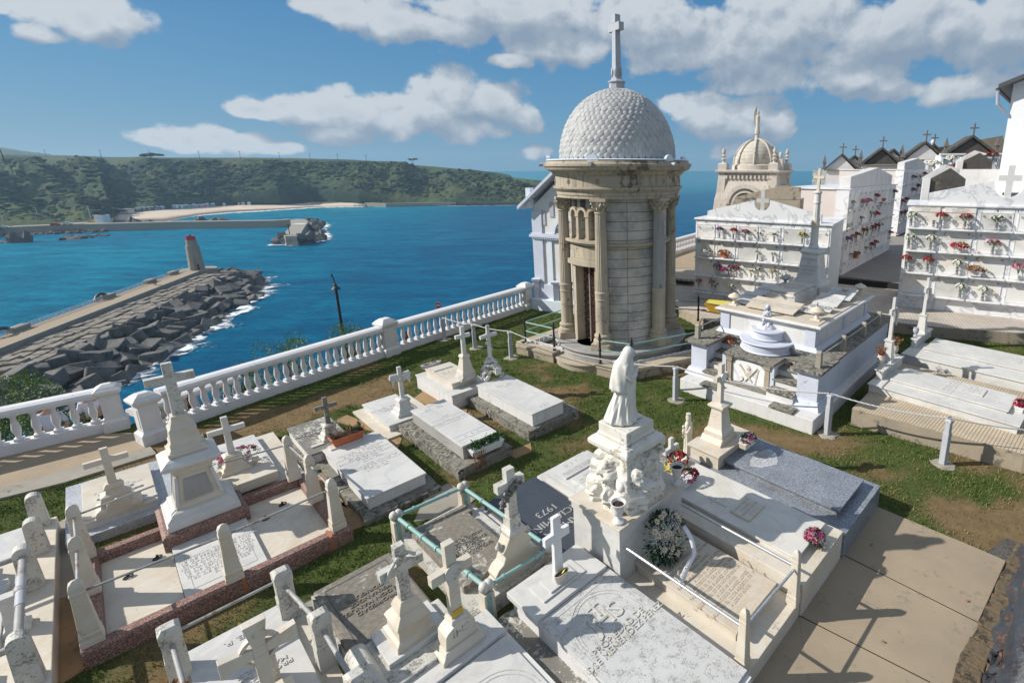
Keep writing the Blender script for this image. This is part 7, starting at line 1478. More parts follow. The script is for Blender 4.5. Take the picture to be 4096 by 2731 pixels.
t.part('pipe', MB().tube([(-1.16, 8.62, .66), (-1.13, 7.03, .66)], .034, 12).tube([(-1.16, 7.98, .66), (-1.15, 7.9, .66)], .045, 12).tube([(-1.16, 8.70, .66), (-2.3, 8.72, .64)], .03, 10).tube([(-1.14, 6.95, .66), (-2.6, 6.98, .66)], .034, 12), X['pipe'], smooth=True)
t.part('pipe_joint', MB().tube([(-1.155, 8.2, .66), (-1.14, 7.62, .66)], .04, 12), X['greypost'], smooth=True)
t = Tg('tomb', 'bright white slab lettered D.E.P. with a large flared cross, nearest the bottom edge', 'tomb', .3, 5.4); hard((-.3, .95, 3.2, 6.45))
t.part('base', bx((-.25, .92, 3.0, 6.25), -.1, .09), X['marble_warm']); t.part('slab', bx((-.10, .74, 3.1, 6.33), .091, .16), X['marble'], bevel=.005)
gtext(t, 'D. E. P.', .10, .33, 6.12, .16, rz=90, ext=.008); gtext(t, 'PROPIEDAD DE\nMARIA NAVIA\nFAMILIA', .085, .33, 5.50, .16, rz=90, ext=.01)
a = (.36, 4.95); t.part('cross_base', MB().tier(a[0], a[1], [(.2, .16), (.2, .24), (.13, .30), (.12, .34)]), X['marble_warm'], bevel=.006)
wm = gw(*a); cross_part(t, a[0], a[1], .32, ztop('6', 200, 1100, wm)-.32, .56, .04, .05, 'marble_warm', pattee=True, arm=.66)
cr = MB(); za = .32+(ztop('6', 200, 1100, wm)-.32)*.66
for k in range(4):
 vs = []; g0_ = pi/2*k+.25
 for i in range(7):
  g_ = g0_+(pi/2-.5)*i/6
  for r2 in (.12, .15):
   for y_ in (-.025, .025): vs.append((a[0]+r2*cos(g_), a[1]+y_, za+r2*sin(g_)))
 fs = [(0, 1, 3, 2), (24, 26, 27, 25)]
 for i in range(6): o4 = i*4; fs += [(o4, o4+4, o4+5, o4+1), (o4+2, o4+3, o4+7, o4+6), (o4+1, o4+5, o4+7, o4+3), (o4, o4+2, o4+6, o4+4)]
 cr.add(vs, fs)
t.part('cross_ring', cr, X['marble_warm'])
t.part('carved_bracket', MB().tier(.42, 5.28, [(.07, .16), (.06, .62)], 1).lathe([(.07, -.05), (.07, .05)], 14, M=TR(.42, 5.28, .68) @ RX(R(90))), X['marble_aged'], bevel=.004)
sqp = [(-.16, 6.09), (.76, 6.11), (.86, 5.17), (.88, 4.22)]
tp_ = Tg('grave_fence', 'square marble posts joined by rusty pipes round the D.E.P. slab', 'fence', .35, 5.2)
for x_, y_ in sqp: tp_.part('post', MB().tier(x_, y_, [(.085, 0), (.085, .38), (.078, .40), (.078, .60), (.085, .61), (.085, .70), (.05, .735)]), X['marble_aged'], bevel=.004)
tp_.part('pipe', MB().tube([(-.16, 6.0, .56), (-.12, 4.3, .50)], .022, 10).tube([(.76, 6.02, .56), (.86, 5.25, .56)], .022, 10).tube([(.86, 5.1, .56), (.88, 4.3, .54)], .022, 10).tube([(-.1, 6.12, .60), (.7, 6.13, .60)], .016, 8), X['pipe'], smooth=True)
pot_flowers(gw(.12, 4.9, .16), 'pot', 'box', 'cream', 'faded cream roses at the foot of the large flared cross', 1.0)
pot_flowers(gw(-.25, 5.55, .09), 'pot', 'sparse', 'dry', 'withered bunch beside the leftmost square post at the bottom edge', 1.3)
t = Tg('tomb', 'black-weathered slab on rolled edges with a stepped white cross, centre bottom', 'tomb', 1.42, 5.2); hard((.92, 1.95, 4.1, 6.2))
t.part('body', bx((.98, 1.88, 4.22, 6.12), -.1, .20), X['marble_aged']); t.part('slab', bx((1.0, 1.86, 4.93, 6.10), .201, .26), X['slab_black'], bevel=.02)
bd = MB(); [bd.box(*b__) for b__ in ((1.09, 1.10, 4.98, 6.0, .26, .264), (1.76, 1.77, 4.98, 6.0, .26, .264), (1.10, 1.76, 5.99, 6.0, .26, .264))]; t.part('border', bd, X['letter_dark'])
gtext(t, 'PROPIEDAD\nDE DON MANUEL\nFERNANDEZ\nRODRIGUEZ', .078, 1.43, 5.5, .26, 'slab_black', rz=90, ext=.010, line=1.1)
t.part('foot_ledge', bx((.96, 1.92, 4.2, 4.90), .201, .30), X['marble_aged'], bevel=.015); t.part('rolled_edge', MB().tube([(1.04, 4.86, .30), (1.04, 4.26, .30)], .10, 16), X['marble_aged'], smooth=True)
a = (1.50, 4.66); t.part('plinth_slab', bx((1.20, 1.80, 4.42, 4.90), .301, .36), X['marble'], bevel=.005); wm = gw(*a); zp_ = ztop('6', 1215, 905, wm); t.part('stepped_pedestal', MB().tier(a[0], a[1], [(.20, .36), (.19, .42+.0), (.155, .45), (.15, .36+(zp_-.36)*.45), (.17, .36+(zp_-.36)*.5), (.15, .36+(zp_-.36)*.58), (.10, .36+(zp_-.36)*.72), (.11, .36+(zp_-.36)*.78), (.09, .36+(zp_-.36)*.9), (.065, zp_)]), X['marble_warm'], bevel=.005)
cross_part(t, a[0], a[1], zp_-.02, ztop('6', 1150, 505, wm)-zp_, .42, .045, .05, 'marble_aged', arm=.60); t.part('draped_ribbon', MB().tube([(a[0]-.17, a[1]-.05, zp_+.30), (a[0]-.12, a[1]-.06, zp_+.42), (a[0]-.04, a[1]-.05, zp_+.50), (a[0]+.06, a[1]-.05, zp_+.52), (a[0]+.13, a[1]-.05, zp_+.45)], .018, 8), X['marble_aged'], smooth=True)
t = Tg('tomb', 'white tomb with carved-roundel cross marked by a yellow band', 'tomb', 1.9, 3.6); hard((1.28, 2.22, 2.6, 4.42))
t.part('base', bx((1.26, 2.24, 2.4, 4.42), -.1, .20), X['plaster_worn']); t.part('slab', bx((1.28, 2.22, 4.0, 4.40), .201, .26), X['marble'], bevel=.006); lw_ = t.part('lower_slab', bx((1.32, 2.18, 2.4, 3.98), .201, .225), X['marble'], bevel=.006)
ac = MB()
for k, r2 in enumerate((.34, .38)):
 for i in range(14):
  a0_, a1_ = pi*i/14, pi*(i+1)/14; ac.add([(1.75+r_*cos(g_), 3.3+r_*sin(g_)*1.1, z_) for g_ in (a0_, a1_) for r_ in (r2, r2+.012) for z_ in (.2251, .229)], [(1, 5, 7, 3), (0, 1, 3, 2), (2, 3, 7, 6), (0, 4, 5, 1)])
t.part('carved_arc', ac, X['letter'])
a = (1.80, 4.22); wm = gw(*a); zp_ = ztop('6', 1480, 1040, wm); dz = zp_-.26
t.part('pedestal', MB().tier(a[0], a[1], [(.23, .26), (.23, .30), (.20, .33), (.18, .37)], .62), X['marble_warm'], bevel=.005)
t.part('shield_die', MB().prism([(-.17, 0), (.17, 0), (.155, dz*.42), (.13, dz*.50), (.06, dz*.60), (.05, dz*.66), (-.05, dz*.66), (-.06, dz*.60), (-.13, dz*.50), (-.155, dz*.42)], -.09, .09, TR(a[0], a[1], .36) @ RX(R(90))), X['marble_warm'], bevel=.006)
t.part('neck', MB().tier(a[0], a[1], [(.075, .36+dz*.60), (.085, zp_-.03), (.07, zp_)]), X['marble_warm'], bevel=.004); gtm = text_mb('IHS', .13, TR(a[0], a[1]-.0905, .50) @ RX(R(90)), .004); t.part('monogram', gtm, X['marble_aged'])
zc_ = ztop('6', 1415, 495, wm); hh = zc_-zp_; cross_part(t, a[0], a[1], zp_-.01, hh, .42, .045, .052, 'marble_warm', arm=.62)
t.part('roundel', MB().lathe([(.085, .046), (.085, .06), (.07, .058), (.0, .052)], 24, M=TR(a[0], a[1], zp_+hh*.62) @ RX(R(90))), X['marble_aged'], smooth=True); t.part('yellow_band', bx((a[0]-.06, a[0]+.06, a[1]-.0535, a[1]-.049), zp_+.02, zp_+.085), X['yellow'])
t = Tg('grave_enclosure', 'weathered plot fenced by verdigris pipes on ball-topped posts', 'grave', 2.6, 5.4); hard((2.0, 3.2, 4.4, 6.5))
t.part('base', bx((2.12, 3.12, 4.50, 6.42), -.1, .16), X['marble_aged']); t.part('slab', bx((2.2, 2.92, 4.85, 6.05), .161, .27), X['slab_black'], bevel=.012); t.part('foot_slab', bx((2.2, 3.0, 6.07, 6.3), .161, .24), X['slab_black'], bevel=.012)
gtext(t, 'CARLOS Y CECILIA\nRODRIGUEZ\nFALLECIO EN\nSUAREZ D. ANTON\nFERNANDEZ\nARCADIO MENDEZ\nR. I. P.', .066, 2.56, 5.45, .27, 'marble_lichen', rz=90, ext=.010)
TP = [(2.11, 6.46), (3.04, 6.38), (2.28, 4.47), (3.14, 4.42)]
for x_, y_ in TP:
 po = t.part('post', MB().tier(x_, y_, [(.07, 0), (.062, .40)]), X['marble_warm'], bevel=.005); t.part('ball_head', MB().blob((x_-.03, y_, .47), (.055, .065, .07), 1, .05, 2).blob((x_+.035, y_, .47), (.055, .065, .07), 2, .05, 2), X['marble_aged'], parent=po, smooth=True); t.part('green_stain', bx((x_-.035, x_+.02, y_-.071, y_-.066), .08, .40), X['teal'], parent=po)
tb = MB()
for a_, b_ in ((0, 1), (0, 2), (1, 3), (2, 3)):
 A_, B_ = Vector((*TP[a_], .45)), Vector((*TP[b_], .45)); tb.tube([A_, B_], .026, 12); n_ = 3 if a_ == 0 and b_ == 2 else 2
 for k in range(1, 2*n_):
  if k % 2 or n_ == 3: q = A_.lerp(B_, k/(2*n_)); d = (B_-A_).normalized()*.012; tb.tube([q-d, q+d], .036, 12)
t.part('pipe', tb, X['teal'], smooth=True)
t = Tg('scroll_monument', 'cream scroll-shouldered monument topped by a cross draped with a wreath', 'monument', 2.78, 4.68, .16); a = (2.78, 4.66); wm = gw(*a)
zp_ = ztop('6', 1965, 300, wm); zt_ = ztop('6', 1900, 390, wm); hs = zt_-.2
sc = [(-.34, 0), (.34, 0), (.34, .06), (.30, .10), (.32, .16), (.27, .22), (.20, .25), (.17, .32), (.20, .38), (.16, .42), (.11, .5), (.0, .56), (-.11, .5), (-.16, .42), (-.20, .38), (-.17, .32), (-.20, .25), (-.27, .22), (-.32, .16), (-.30, .10), (-.34, .06)]
k = hs/.56; t.part('base', bx((2.38, 3.18, 4.5, 4.84), .16, .22), X['marble_aged'], bevel=.006); t.part('scroll_die', MB().prism([(x_, z_*k) for x_, z_ in sc], -.09, .09, TR(a[0], a[1], .2) @ RX(R(90))), X['marble_warm'], bevel=.01)
for s_ in (-1, 1): t.part('acorn', MB().lathe([(.03, 0), (.045, .03), (.02, .08), (.0, .1)], 12, (a[0]+s_*.20, a[1], .2+.40*k)), X['marble_aged'], smooth=True)
t.part('neck', MB().tier(a[0], a[1], [(.12, zt_-.04), (.12, zt_+.01), (.075, zt_+.05), (.07, zp_+.02)]), X['marble_aged'], bevel=.004)
zc_ = ztop('6', 1910, -60, wm); hh = zc_-zp_; cross_part(t, a[0], a[1], zp_, hh, .36, .05, .055, 'marble_aged', arm=.68)
wr = MB(); rg = random.Random(2)
for i in range(70): g_ = rg.uniform(0, 1); x_ = a[0]-.15+.26*g_; wr.blob((x_+rg.uniform(-.02, .02), a[1]-.07+rg.uniform(-.02, .02), zp_+hh*(.42+.32*g_)+rg.uniform(-.05, .05)), rg.uniform(.016, .028), i, .4, 1)
t.part('carved_wreath', wr, X['marble_lichen'])
t = Tg('tomb', 'flat dark grey granite slab with large white letters and the year 1973', 'tomb', 3.6, 5.3); hard((3.1, 4.2, 4.4, 6.2))
t.part('base', bx((3.16, 4.22, 4.42, 6.22), -.1, .10), X['marble']); t.part('slab', bx((3.22, 4.14, 4.45, 6.14), .101, .19), X['granite_dark'], bevel=.004)
gtext(t, 'FAMILIA\nGARCIA MIÑOR\n1973', .185, 3.74, 5.1, .19, 'pipe', rz=90, ext=.008, line=1.15)
# white slab with two plaques
t = Tg('tomb', 'white marble grave with two raised inscribed plaques, left of the statue pedestal', 'tomb', 4.7, 5.4); hard((4.15, 5.3, 4.4, 6.25))
t.part('base', bx((4.22, 5.22, 4.42, 6.20), -.1, .13), X['marble']); t.part('slab', bx((4.28, 5.17, 4.45, 6.03), .131, .25), X['marble'], bevel=.005)
for (y0_, y1_, x0_, x1_, tx_) in ((5.62, 5.80, 4.36, 5.0, 'GARCIA FERNANDEZ\nRODRIGUEZ PEREZ'), (5.22, 5.55, 4.40, 5.02, 'CARMEN\nFERNANDEZ PEREZ\nANTONIO GARCIA\nFALLECIO')):
 pq = t.part('plaque', bx((x0_, x1_, y0_, y1_), .2505, .275), X['marble'], bevel=.004); gtext(t, tx_, .06, (x0_+x1_)/2, (y0_+y1_)/2, .2755, par=pq)
gtext(t, 'D  E  P', .1, 4.7, 5.92, .25)
# weathered slab behind with the small cross; madonna
t = Tg('tomb', 'low black-weathered slab behind the statue, with a small plain white cross', 'tomb', 5.7, 5.2); hard((5.2, 6.3, 4.4, 6.0))
t.part('base', bx((5.24, 6.2, 4.42, 5.9), -.1, .12), X['marble_aged']); t.part('slab', bx((5.3, 6.1, 4.62, 5.8), .121, .18), X['marble_lichen'], bevel=.01); gtext(t, 'FAMILIA', .1, 5.7, 5.1, .18)
wm = gw(5.58, 4.48); t.part('cross_foot', bx((5.5, 5.66, 4.42, 4.54), .18, .24), X['marble']); cross_part(t, 5.58, 4.48, .24, ztop('d7', 1345, 880, wm)-.24, .34, .03, .04, 'marble', arm=.70)
pot_flowers(gw(5.60, 4.36, .35), None, 'bunch', 'red', 'crimson and white bouquet at the foot of the small plain cross', 1.15); pot_flowers(gw(5.50, 4.36, .42), None, 'box', 'yellow', 'pale yellow chrysanthemums above the crimson bouquet', .8)
# madonna figurine
def robe(profile, c_, n_=28, folds=.08, fold_n=9, seed=0, twist=0.0, lean=(0, 0)):
 """draped figure body: rings with folds; profile rows (z, rx, ry, fold weight, dx, dy)"""
 mb = MB(); vs = []
 for (z_, rx_, ry_, fw, dx, dy) in profile:
  for k in range(n_):
   g_ = 2*pi*k/n_; f = 1+folds*fw*(sin(fold_n*g_+twist*z_*6+seed)+.5*sin((fold_n*2+1)*g_+seed*2+z_*5)); vs.append((c_[0]+dx+rx_*f*cos(g_), c_[1]+dy+ry_*f*sin(g_), c_[2]+z_))
 fs = []
 for i in range(len(profile)-1):
  for k in range(n_): a_ = i*n_+k; b_ = i*n_+(k+1) % n_; fs.append((a_, b_, b_+n_, a_+n_))
 fs += [tuple(range(n_-1, -1, -1)), tuple(len(vs)-n_+k for k in range(n_))]
 return mb.add(vs, fs)
q = (6.22, 4.62, .17); wm = gw(q[0], q[1]); hm_ = ztop('d7', 1485, 690, wm)-.2; s_ = hm_/1.0
t = Tg('statue', 'small pale madonna statue carrying a child, standing behind the small cross', 'statue', q[0], q[1], .17)
P_ = [(0, .13, .13, 0, 0, 0), (.05, .12, .12, .3, 0, 0), (.1, .095, .09, .8, 0, 0), (.3, .085, .08, 1, 0, 0), (.5, .09, .08, 1, 0, 0), (.68, .10, .075, .6, 0, 0), (.78, .09, .065, .4, 0, 0), (.83, .05, .05, .2, 0, 0), (.87, .052, .055, .1, 0, 0), (.92, .058, .06, 0, -.005, 0), (.97, .045, .048, 0, -.005, 0), (.995, .015, .015, 0, 0, 0)]
t.part('body', robe([(a_*s_, b_*s_, c_*s_, d, e*s_, f*s_) for a_, b_, c_, d, e, f in P_], (q[0], q[1], .2), seed=1), X['marble_warm'], smooth=True)
t.part('base', MB().tier(q[0], q[1], [(.16, .10), (.15, .2), (.12, .22)]), X['marble_warm'], bevel=.01)
t.part('face', MB().blob((q[0]-.028*s_, q[1]-.02*s_, .2+.905*s_), (.034*s_, .034*s_, .045*s_), 0, .05, 2), X['marble'], smooth=True); t.part('crown', MB().lathe([(.045*s_, 0), (.052*s_, .03*s_), (.03*s_, .035*s_)], 14, (q[0]-.005, q[1], .2+.975*s_)), X['marble_warm'])
cd_ = (q[0]-.085*s_, q[1]+.055*s_, .2+.62*s_); t.part('child', MB().blob((cd_[0], cd_[1], cd_[2]), (.035*s_, .035*s_, .07*s_), 3, .2, 2).blob((cd_[0]-.005, cd_[1], cd_[2]+.10*s_), (.033*s_, .033*s_, .036*s_), 1, .08, 2).tube([(cd_[0], cd_[1], cd_[2]-.03), (cd_[0]-.02*s_, cd_[1]+.01, cd_[2]-.09*s_), (cd_[0]+.0, cd_[1]+.02*s_, cd_[2]-.15*s_)], [.022*s_, .018*s_, .014*s_], 8).tube([(cd_[0]+.01, cd_[1]-.02, cd_[2]+.05*s_), (cd_[0]+.05*s_, cd_[1]-.04*s_, cd_[2]+.02*s_)], [.012*s_, .01*s_], 7), X['marble_warm'], smooth=True)
t.part('arm', MB().tube([(q[0]-.02*s_, q[1]-.07*s_, .2+.74*s_), (q[0]-.08*s_, q[1]-.05*s_, .2+.62*s_), (q[0]-.09*s_, q[1]+.02*s_, .2+.60*s_)], [.032*s_, .028*s_, .018*s_], 8), X['marble_warm'], smooth=True)
t = Tg('statue_pedestal', 'marble-clad block pedestal carrying the veiled woman statue', 'pedestal', 4.05, 3.96); hard((3.4, 4.72, 3.5, 4.45))
t.part('body', bx((3.49, 4.66, 3.55, 4.38), -.1, .86), X['marble'], bevel=.004); t.part('frieze', bx((3.475, 4.675, 3.535, 4.395), .861, .965), X['marble'], bevel=.004); t.part('top_slab', bx((3.45, 4.70, 3.51, 4.42), .966, 1.0), X['marble_warm'], bevel=.005)
cx_, cy_ = 4.08, 4.0; wm = gw(cx_, cy_)
Z1, Z2, Z3, Z4 = 1.0, 1.62, 1.80, 1.97
t = Tg('statue', 'old white statue of a veiled grieving woman on a cherub-carved column', 'statue', cx_, cy_, 1.0)
rk = MB(); n_ = 72; nz = 56; vs = []
def heads():
 rg = random.Random(6); L_ = []
 for k in range(30): L_.append((rg.uniform(0, 2*pi), rg.uniform(.08, .55), rg.uniform(.05, .08)))
 return L_
HD = [(-2.36+dx, z_, r2) for dx, z_, r2 in [(-.55, .17, .085), (-.9, .47, .085), (-.15, .30, .085), (-.35, .12, .07), (.35, .40, .09), (.75, .22, .08), (.9, .48, .08), (1.25, .35, .07), (.2, .14, .07), (1.1, .12, .08), (-1.1, .2, .07), (-.6, .36, .06), (.55, .55, .07), (1.45, .5, .08)]]+heads()
for j in range(nz+1):
 v_ = j/nz; z_ = v_*(Z2-Z1); rr_ = .40*(1-v_)**.9*.42+.235
 for k in range(n_):
  g_ = 2*pi*k/n_; sq = 1/max(abs(cos(g_)), abs(sin(g_)))**.62; r2 = rr_*sq
  x_, y_ = cos(g_), sin(g_); r2 *= 1+.10*mn.fractal(Vector((x_*2.2, y_*2.2, z_*4)), .7, 2.2, 4)
  for hg, hz, hr in HD:
   dg = (g_-hg+pi) % (2*pi)-pi; d2_ = ((dg*r2)/hr)**2+((z_-hz)/(hr*1.15))**2
   if d2_ < 1: r2 += .075*sqrt(1-d2_)
   d3_ = ((dg*r2)/(hr*.9))**2+((z_-hz+hr*2.0)/(hr*1.5))**2
   if d3_ < 1: r2 += .05*sqrt(1-d3_)
  r2 = min(r2, .30+.16*(1-v_)+.1); vs.append((cx_+x_*r2, cy_+y_*r2, Z1+z_))
fs = [(j*n_+k, j*n_+(k+1) % n_, (j+1)*n_+(k+1) % n_, (j+1)*n_+k) for j in range(nz) for k in range(n_)]+[tuple(range(n_-1, -1, -1))]
t.part('cherub_relief', rk.add(vs, fs), X['old_white'], smooth=True)
hd2 = MB()
for hg, hz, hr in HD[:9]:
 u = Vector((cos(hg), sin(hg), 0)); rr_ = (.40*(1-hz/.62)**.9*.42+.235)/max(abs(u.x), abs(u.y))**.62; c__ = Vector((cx_, cy_, Z1+hz))+u*(rr_+.045); tn = Vector((-u.y, u.x, 0))
 hd2.blob(c__, (hr*.74, hr*.74, hr*.82), hg, .06, 2); hd2.blob(c__+u*.045+Vector((0, 0, -.005)), (.012, .012, .014), 1, .1, 1)
 for e_ in (-1, 1): hd2.blob(c__+u*.032+tn*e_*.022+Vector((0, 0, -.012)), (.018, .018, .017), 1, .1, 1)
 for k in range(9): g_ = rnd.uniform(0, 2*pi); hd2.blob(c__+tn*cos(g_)*hr*.5+Vector((0, 0, abs(sin(g_))*hr*.55+.01))-u*.01, (.02, .02, .02), k, .3, 1)
 for e_ in (-1, 1): hd2.tube([c__+tn*e_*.04+Vector((0, 0, -.06)), c__+tn*e_*.07+u*.03+Vector((0, 0, -.11)), c__+tn*e_*.02+u*.05+Vector((0, 0, -.12))], [.02, .017, .013], 7)
t.part('cherub', hd2, X['old_white'], smooth=True)
t.part('flared_capital', MB().tier(cx_, cy_, [(.235, Z2-.12), (.25, Z2-.02), (.31, Z2+.04), (.345, Z2+.06), (.35, Z3-.06), (.31, Z3-.02), (.26, Z3)]), X['old_white'], bevel=.012)
t.part('plinth', MB().tier(cx_, cy_, [(.255, Z3), (.26, Z3+.03), (.245, Z3+.05), (.245, Z4)]), X['old_white'], bevel=.01)
ca_ = MB(); rg = random.Random(14)
for i in range(42): g_ = rg.uniform(-1, 1); ca_.blob((cx_+.30+rg.uniform(-.05, .06), cy_-.26+rg.uniform(-.07, .07), Z2-.14+rg.uniform(0, .26)), rg.uniform(.025, .045), i, .35, 1)
t.part('carved_angel', ca_, X['old_white'], smooth=True)
zh = ztop('d7', 1040, 165, wm); HW = zh-Z4
wd = Vector((.62, -.62, 0)).normalized()   # facing
WP = [(0, .215, .19, .2, -.06), (.03, .21, .185, .7, -.06), (.10, .18, .16, 1, -.055), (.18, .155, .14, 1, -.05), (.30, .135, .125, .9, -.03), (.40, .125, .12, .7, -.012), (.5, .122, .115, .5, 0), (.6, .122, .115, .4, .005), (.70, .115, .11, .3, .0), (.78, .10, .105, .3, -.002), (.84, .075, .08, .2, .012), (.875, .058, .06, .1, .032), (.91, .064, .064, .05, .044), (.95, .06, .064, 0, .05), (.985, .038, .043, 0, .044), (1.0, .012, .015, 0, .036)]
wang = atan2(wd.y, wd.x)
wb = MB(); vs = []; n_ = 64
for (v_, rx_, ry_, fw, dx) in WP:
 for k in range(n_):
  g_ = 2*pi*k/n_; f = 1+.09*fw*(sin(11*g_+v_*9)+.6*sin(19*g_-v_*12)+.4*sin(5*g_+v_*4)); lx, ly = rx_*f*cos(g_)*1.02+dx, ry_*f*sin(g_)
  vs.append((cx_+lx*cos(wang)-ly*sin(wang), cy_+lx*sin(wang)+ly*cos(wang), Z4+v_*HW))
fs = [(i*n_+k, i*n_+(k+1) % n_, (i+1)*n_+(k+1) % n_, (i+1)*n_+k) for i in range(len(WP)-1) for k in range(n_)]+[tuple(range(n_-1, -1, -1))]
def fl(a_, b_, c_): return (cx_+a_*cos(wang)-b_*sin(wang), cy_+a_*sin(wang)+b_*cos(wang), Z4+c_*HW)     # forward, left, height share
wo = t.part('body', wb.add(vs, fs), X['statue_white'], smooth=True); wo.modifiers.new('sub', 'SUBSURF').render_levels = 1
am_ = MB()
for s_ in (-1, 1): am_.tube([fl(.0, s_*.095, .79), fl(.02, s_*.12, .69), fl(.06, s_*.105, .61), fl(.115, s_*.04, .645), fl(.125, s_*.01, .69)], [.04, .045, .042, .033, .022], 12)
t.part('sleeve', am_, X['statue_white'], smooth=True)
hn = MB()
for s_ in (-1, 1):
 hn.blob(fl(.13, s_*.016, .70), (.03, .03, .035), 1, .1, 2)
 for k in range(4): hn.tube([fl(.135+.004*k, s_*.02-s_*.008*k, .705+.004*k), fl(.15, s_*(.014-.008*k), .725+.004*k), fl(.135, s_*(.0-.006*k), .74)], [.009, .008, .006], 6)
 hn.tube([fl(.125, s_*.03, .705), fl(.12, s_*.015, .735)], [.009, .006], 6)
t.part('hands', hn, X['statue_white'], smooth=True)
fc = MB().blob(fl(.075, 0, .912), (.044, .044, .056), 5, .03, 3).blob(fl(.119, 0, .91), (.012, .012, .018), 1, .05, 1).blob(fl(.112, 0, .887), (.016, .016, .008), 1, .05, 1)
for s_ in (-1, 1): fc.blob(fl(.108, s_*.02, .922), (.012, .012, .008), 1, .05, 1)
t.part('face', fc, X['statue_white'], smooth=True)
vl = MB(); vs = []; m_ = 22
for j in range(16):        # veil: open in front, falling to the elbows
 v_ = .44+.57*j/15; ww = interp([(.44, .160), (.60, .155), (.72, .138), (.80, .118), (.86, .09), (.93, .078), (.98, .056), (1.01, .022)], v_); dx = interp([(.44, -.028), (.6, -.018), (.78, -.012), (.86, .02), (.95, .046), (1.01, .036)], v_); op = interp([(.44, 1.5), (.8, 1.25), (.9, .95)], v_)
 for k in range(m_+1): g_ = op+(2*pi-2*op)*k/m_; f = 1+.035*sin(9*g_+v_*12)*(1.1-v_)*3; vs.append(fl(dx+ww*f*cos(g_)*1.05, ww*f*sin(g_)*.92, v_))
t.part('veil', vl.add(vs, [(j*(m_+1)+k, j*(m_+1)+k+1, (j+1)*(m_+1)+k+1, (j+1)*(m_+1)+k) for j in range(15) for k in range(m_)]), X['statue_white'], smooth=True).modifiers.new('thick', 'SOLIDIFY').thickness = .014
dp = MB(); vs = []
for j in range(10):        # hanging mantle end on the left side
 v_ = .56-.2*j/9
 for k in range(8): u_ = k/7; vs.append(fl(-.12+.15*u_-.02*j/9, .135-.03*u_+.012*sin(u_*12+j)+.01*j/9, v_+.05*u_))
t.part('mantle', dp.add(vs, [(j*8+k, j*8+k+1, (j+1)*8+k+1, (j+1)*8+k) for j in range(9) for k in range(7)]), X['statue_white'], smooth=True).modifiers.new('thick', 'SOLIDIFY').thickness = .02
t.part('foot', MB().blob(fl(.17, .06, .02), (.05, .03, .02), 2, .1).blob(fl(-.16, .12, .04), (.05, .04, .035), 2, .2), X['statue_white'], smooth=True)
# urns on the pedestal
def stone_urn(q, lab, sc=1):
 a_ = rot(q, GA); t = Tg('urn', lab, 'urn', a_.x, a_.y, q.z, group='white urns on the statue pedestal'); c__ = (a_.x, a_.y, q.z)
 t.part('body', MB().lathe([(r_*sc, z_*sc) for r_, z_ in [(.062, 0), (.064, .025), (.045, .035), (.022, .055), (.020, .075), (.03, .085), (.052, .11), (.058, .16), (.065, .215), (.085, .24), (.088, .25), (.078, .252), (.066, .24), (.058, .2)]], 24, c__), X['plaster_worn'], smooth=True); t.part('soil', MB().lathe([(.06*sc, .2*sc), (.062*sc, .222*sc), (.001, .235*sc)], 16, c__), X['soil']); return t
stone_urn(W('d8', 895, 352, 1.0), 'white footed urn of soil at the near corner of the statue pedestal', 1.08); stone_urn(W('d7', 1385, 1238, 1.0), 'white footed urn of soil at the far right corner of the statue pedestal', 1.05)
t = Tg('tomb', 'big tomb with raised IHS monogram, clean white cross and rough whitewashed ledge', 'tomb', 2.95, 3.1); hard((2.2, 3.5, 1.8, 4.4))
t.part('ledge', irr((2.22, 3.5, 1.7, 4.30), -.1, .12, .02, 14, 3), X['marble_lichen'], bevel=.02); t.part('body', bx((2.47, 3.44, 1.75, 4.24), .121, .345), X['plaster_worn']); t.part('head_slab', bx((2.41, 3.43, 3.715, 4.27), .346, .42), X['marble'], bevel=.006)
t.part('slab', bx((2.45, 3.45, 1.80, 3.71), .346, .38), stone('ihs_slab', (.54, .54, .53), (.45, .45, .44), 2, .6, lichen=.45, lcol=(.26, .24, .22), lscale=60, bmp=.001), bevel=.005)
gtext(t, 'JHS', .30, 2.95, 3.22, .38, ext=.012, sp=.95, mat='marble_aged'); gtext(t, 'PROPIEDAD DE\nJOSE MENENDEZ PEREZ', .105, 2.93, 2.96, .38, ext=.008, mat='marble_aged'); t.part('small_cross', bx((2.925, 2.945, 3.28, 3.52), .38, .392).box(2.86, 3.01, 3.42, 3.44, .38, .391), X['marble_aged'])
ac = MB()
for r2 in (.36, .395):
 for i in range(20):
  a0_, a1_ = -.15+(pi+.3)*i/20, -.15+(pi+.3)*(i+1)/20; ac.add([(2.95+r_*cos(g_), 3.10+r_*sin(g_)*1.25, z_) for g_ in (a0_, a1_) for r_ in (r2, r2+.010) for z_ in (.3801, .384)], [(1, 5, 7, 3), (0, 1, 3, 2), (2, 3, 7, 6), (0, 4, 5, 1)])
for b__ in ((2.51, 2.52, 2.9, 3.62), (3.38, 3.39, 2.9, 3.62), (2.52, 3.38, 3.61, 3.62)): ac.box(b__[0], b__[1], b__[2], b__[3], .3801, .384)
t.part('carved_arch', ac, X['letter'])
t.part('step', bx((2.60, 3.20, 3.83, 4.12), .421, .44), X['marble'], bevel=.004); t.part('step', bx((2.72, 3.10, 3.86, 4.08), .441, .462), X['marble'], bevel=.004)
a = (2.92, 3.99); wm = gw(*a); zc_ = ztop('d8', 435, 305, wm); cross_part(t, a[0], a[1], .46, zc_-.46, .34, .028, .052, 'white', arm=.68)
a_ = rot(W('d8', 465, 790, .462), GA); t2 = Tg('oval_pot', 'cream oval pot with a single yellow leaf at the foot of the clean white cross', 'planter', a_.x, a_.y, .462); M_ = TR(a_.x, a_.y, .462) @ Matrix.Diagonal((1.3, .55, 1, 1))
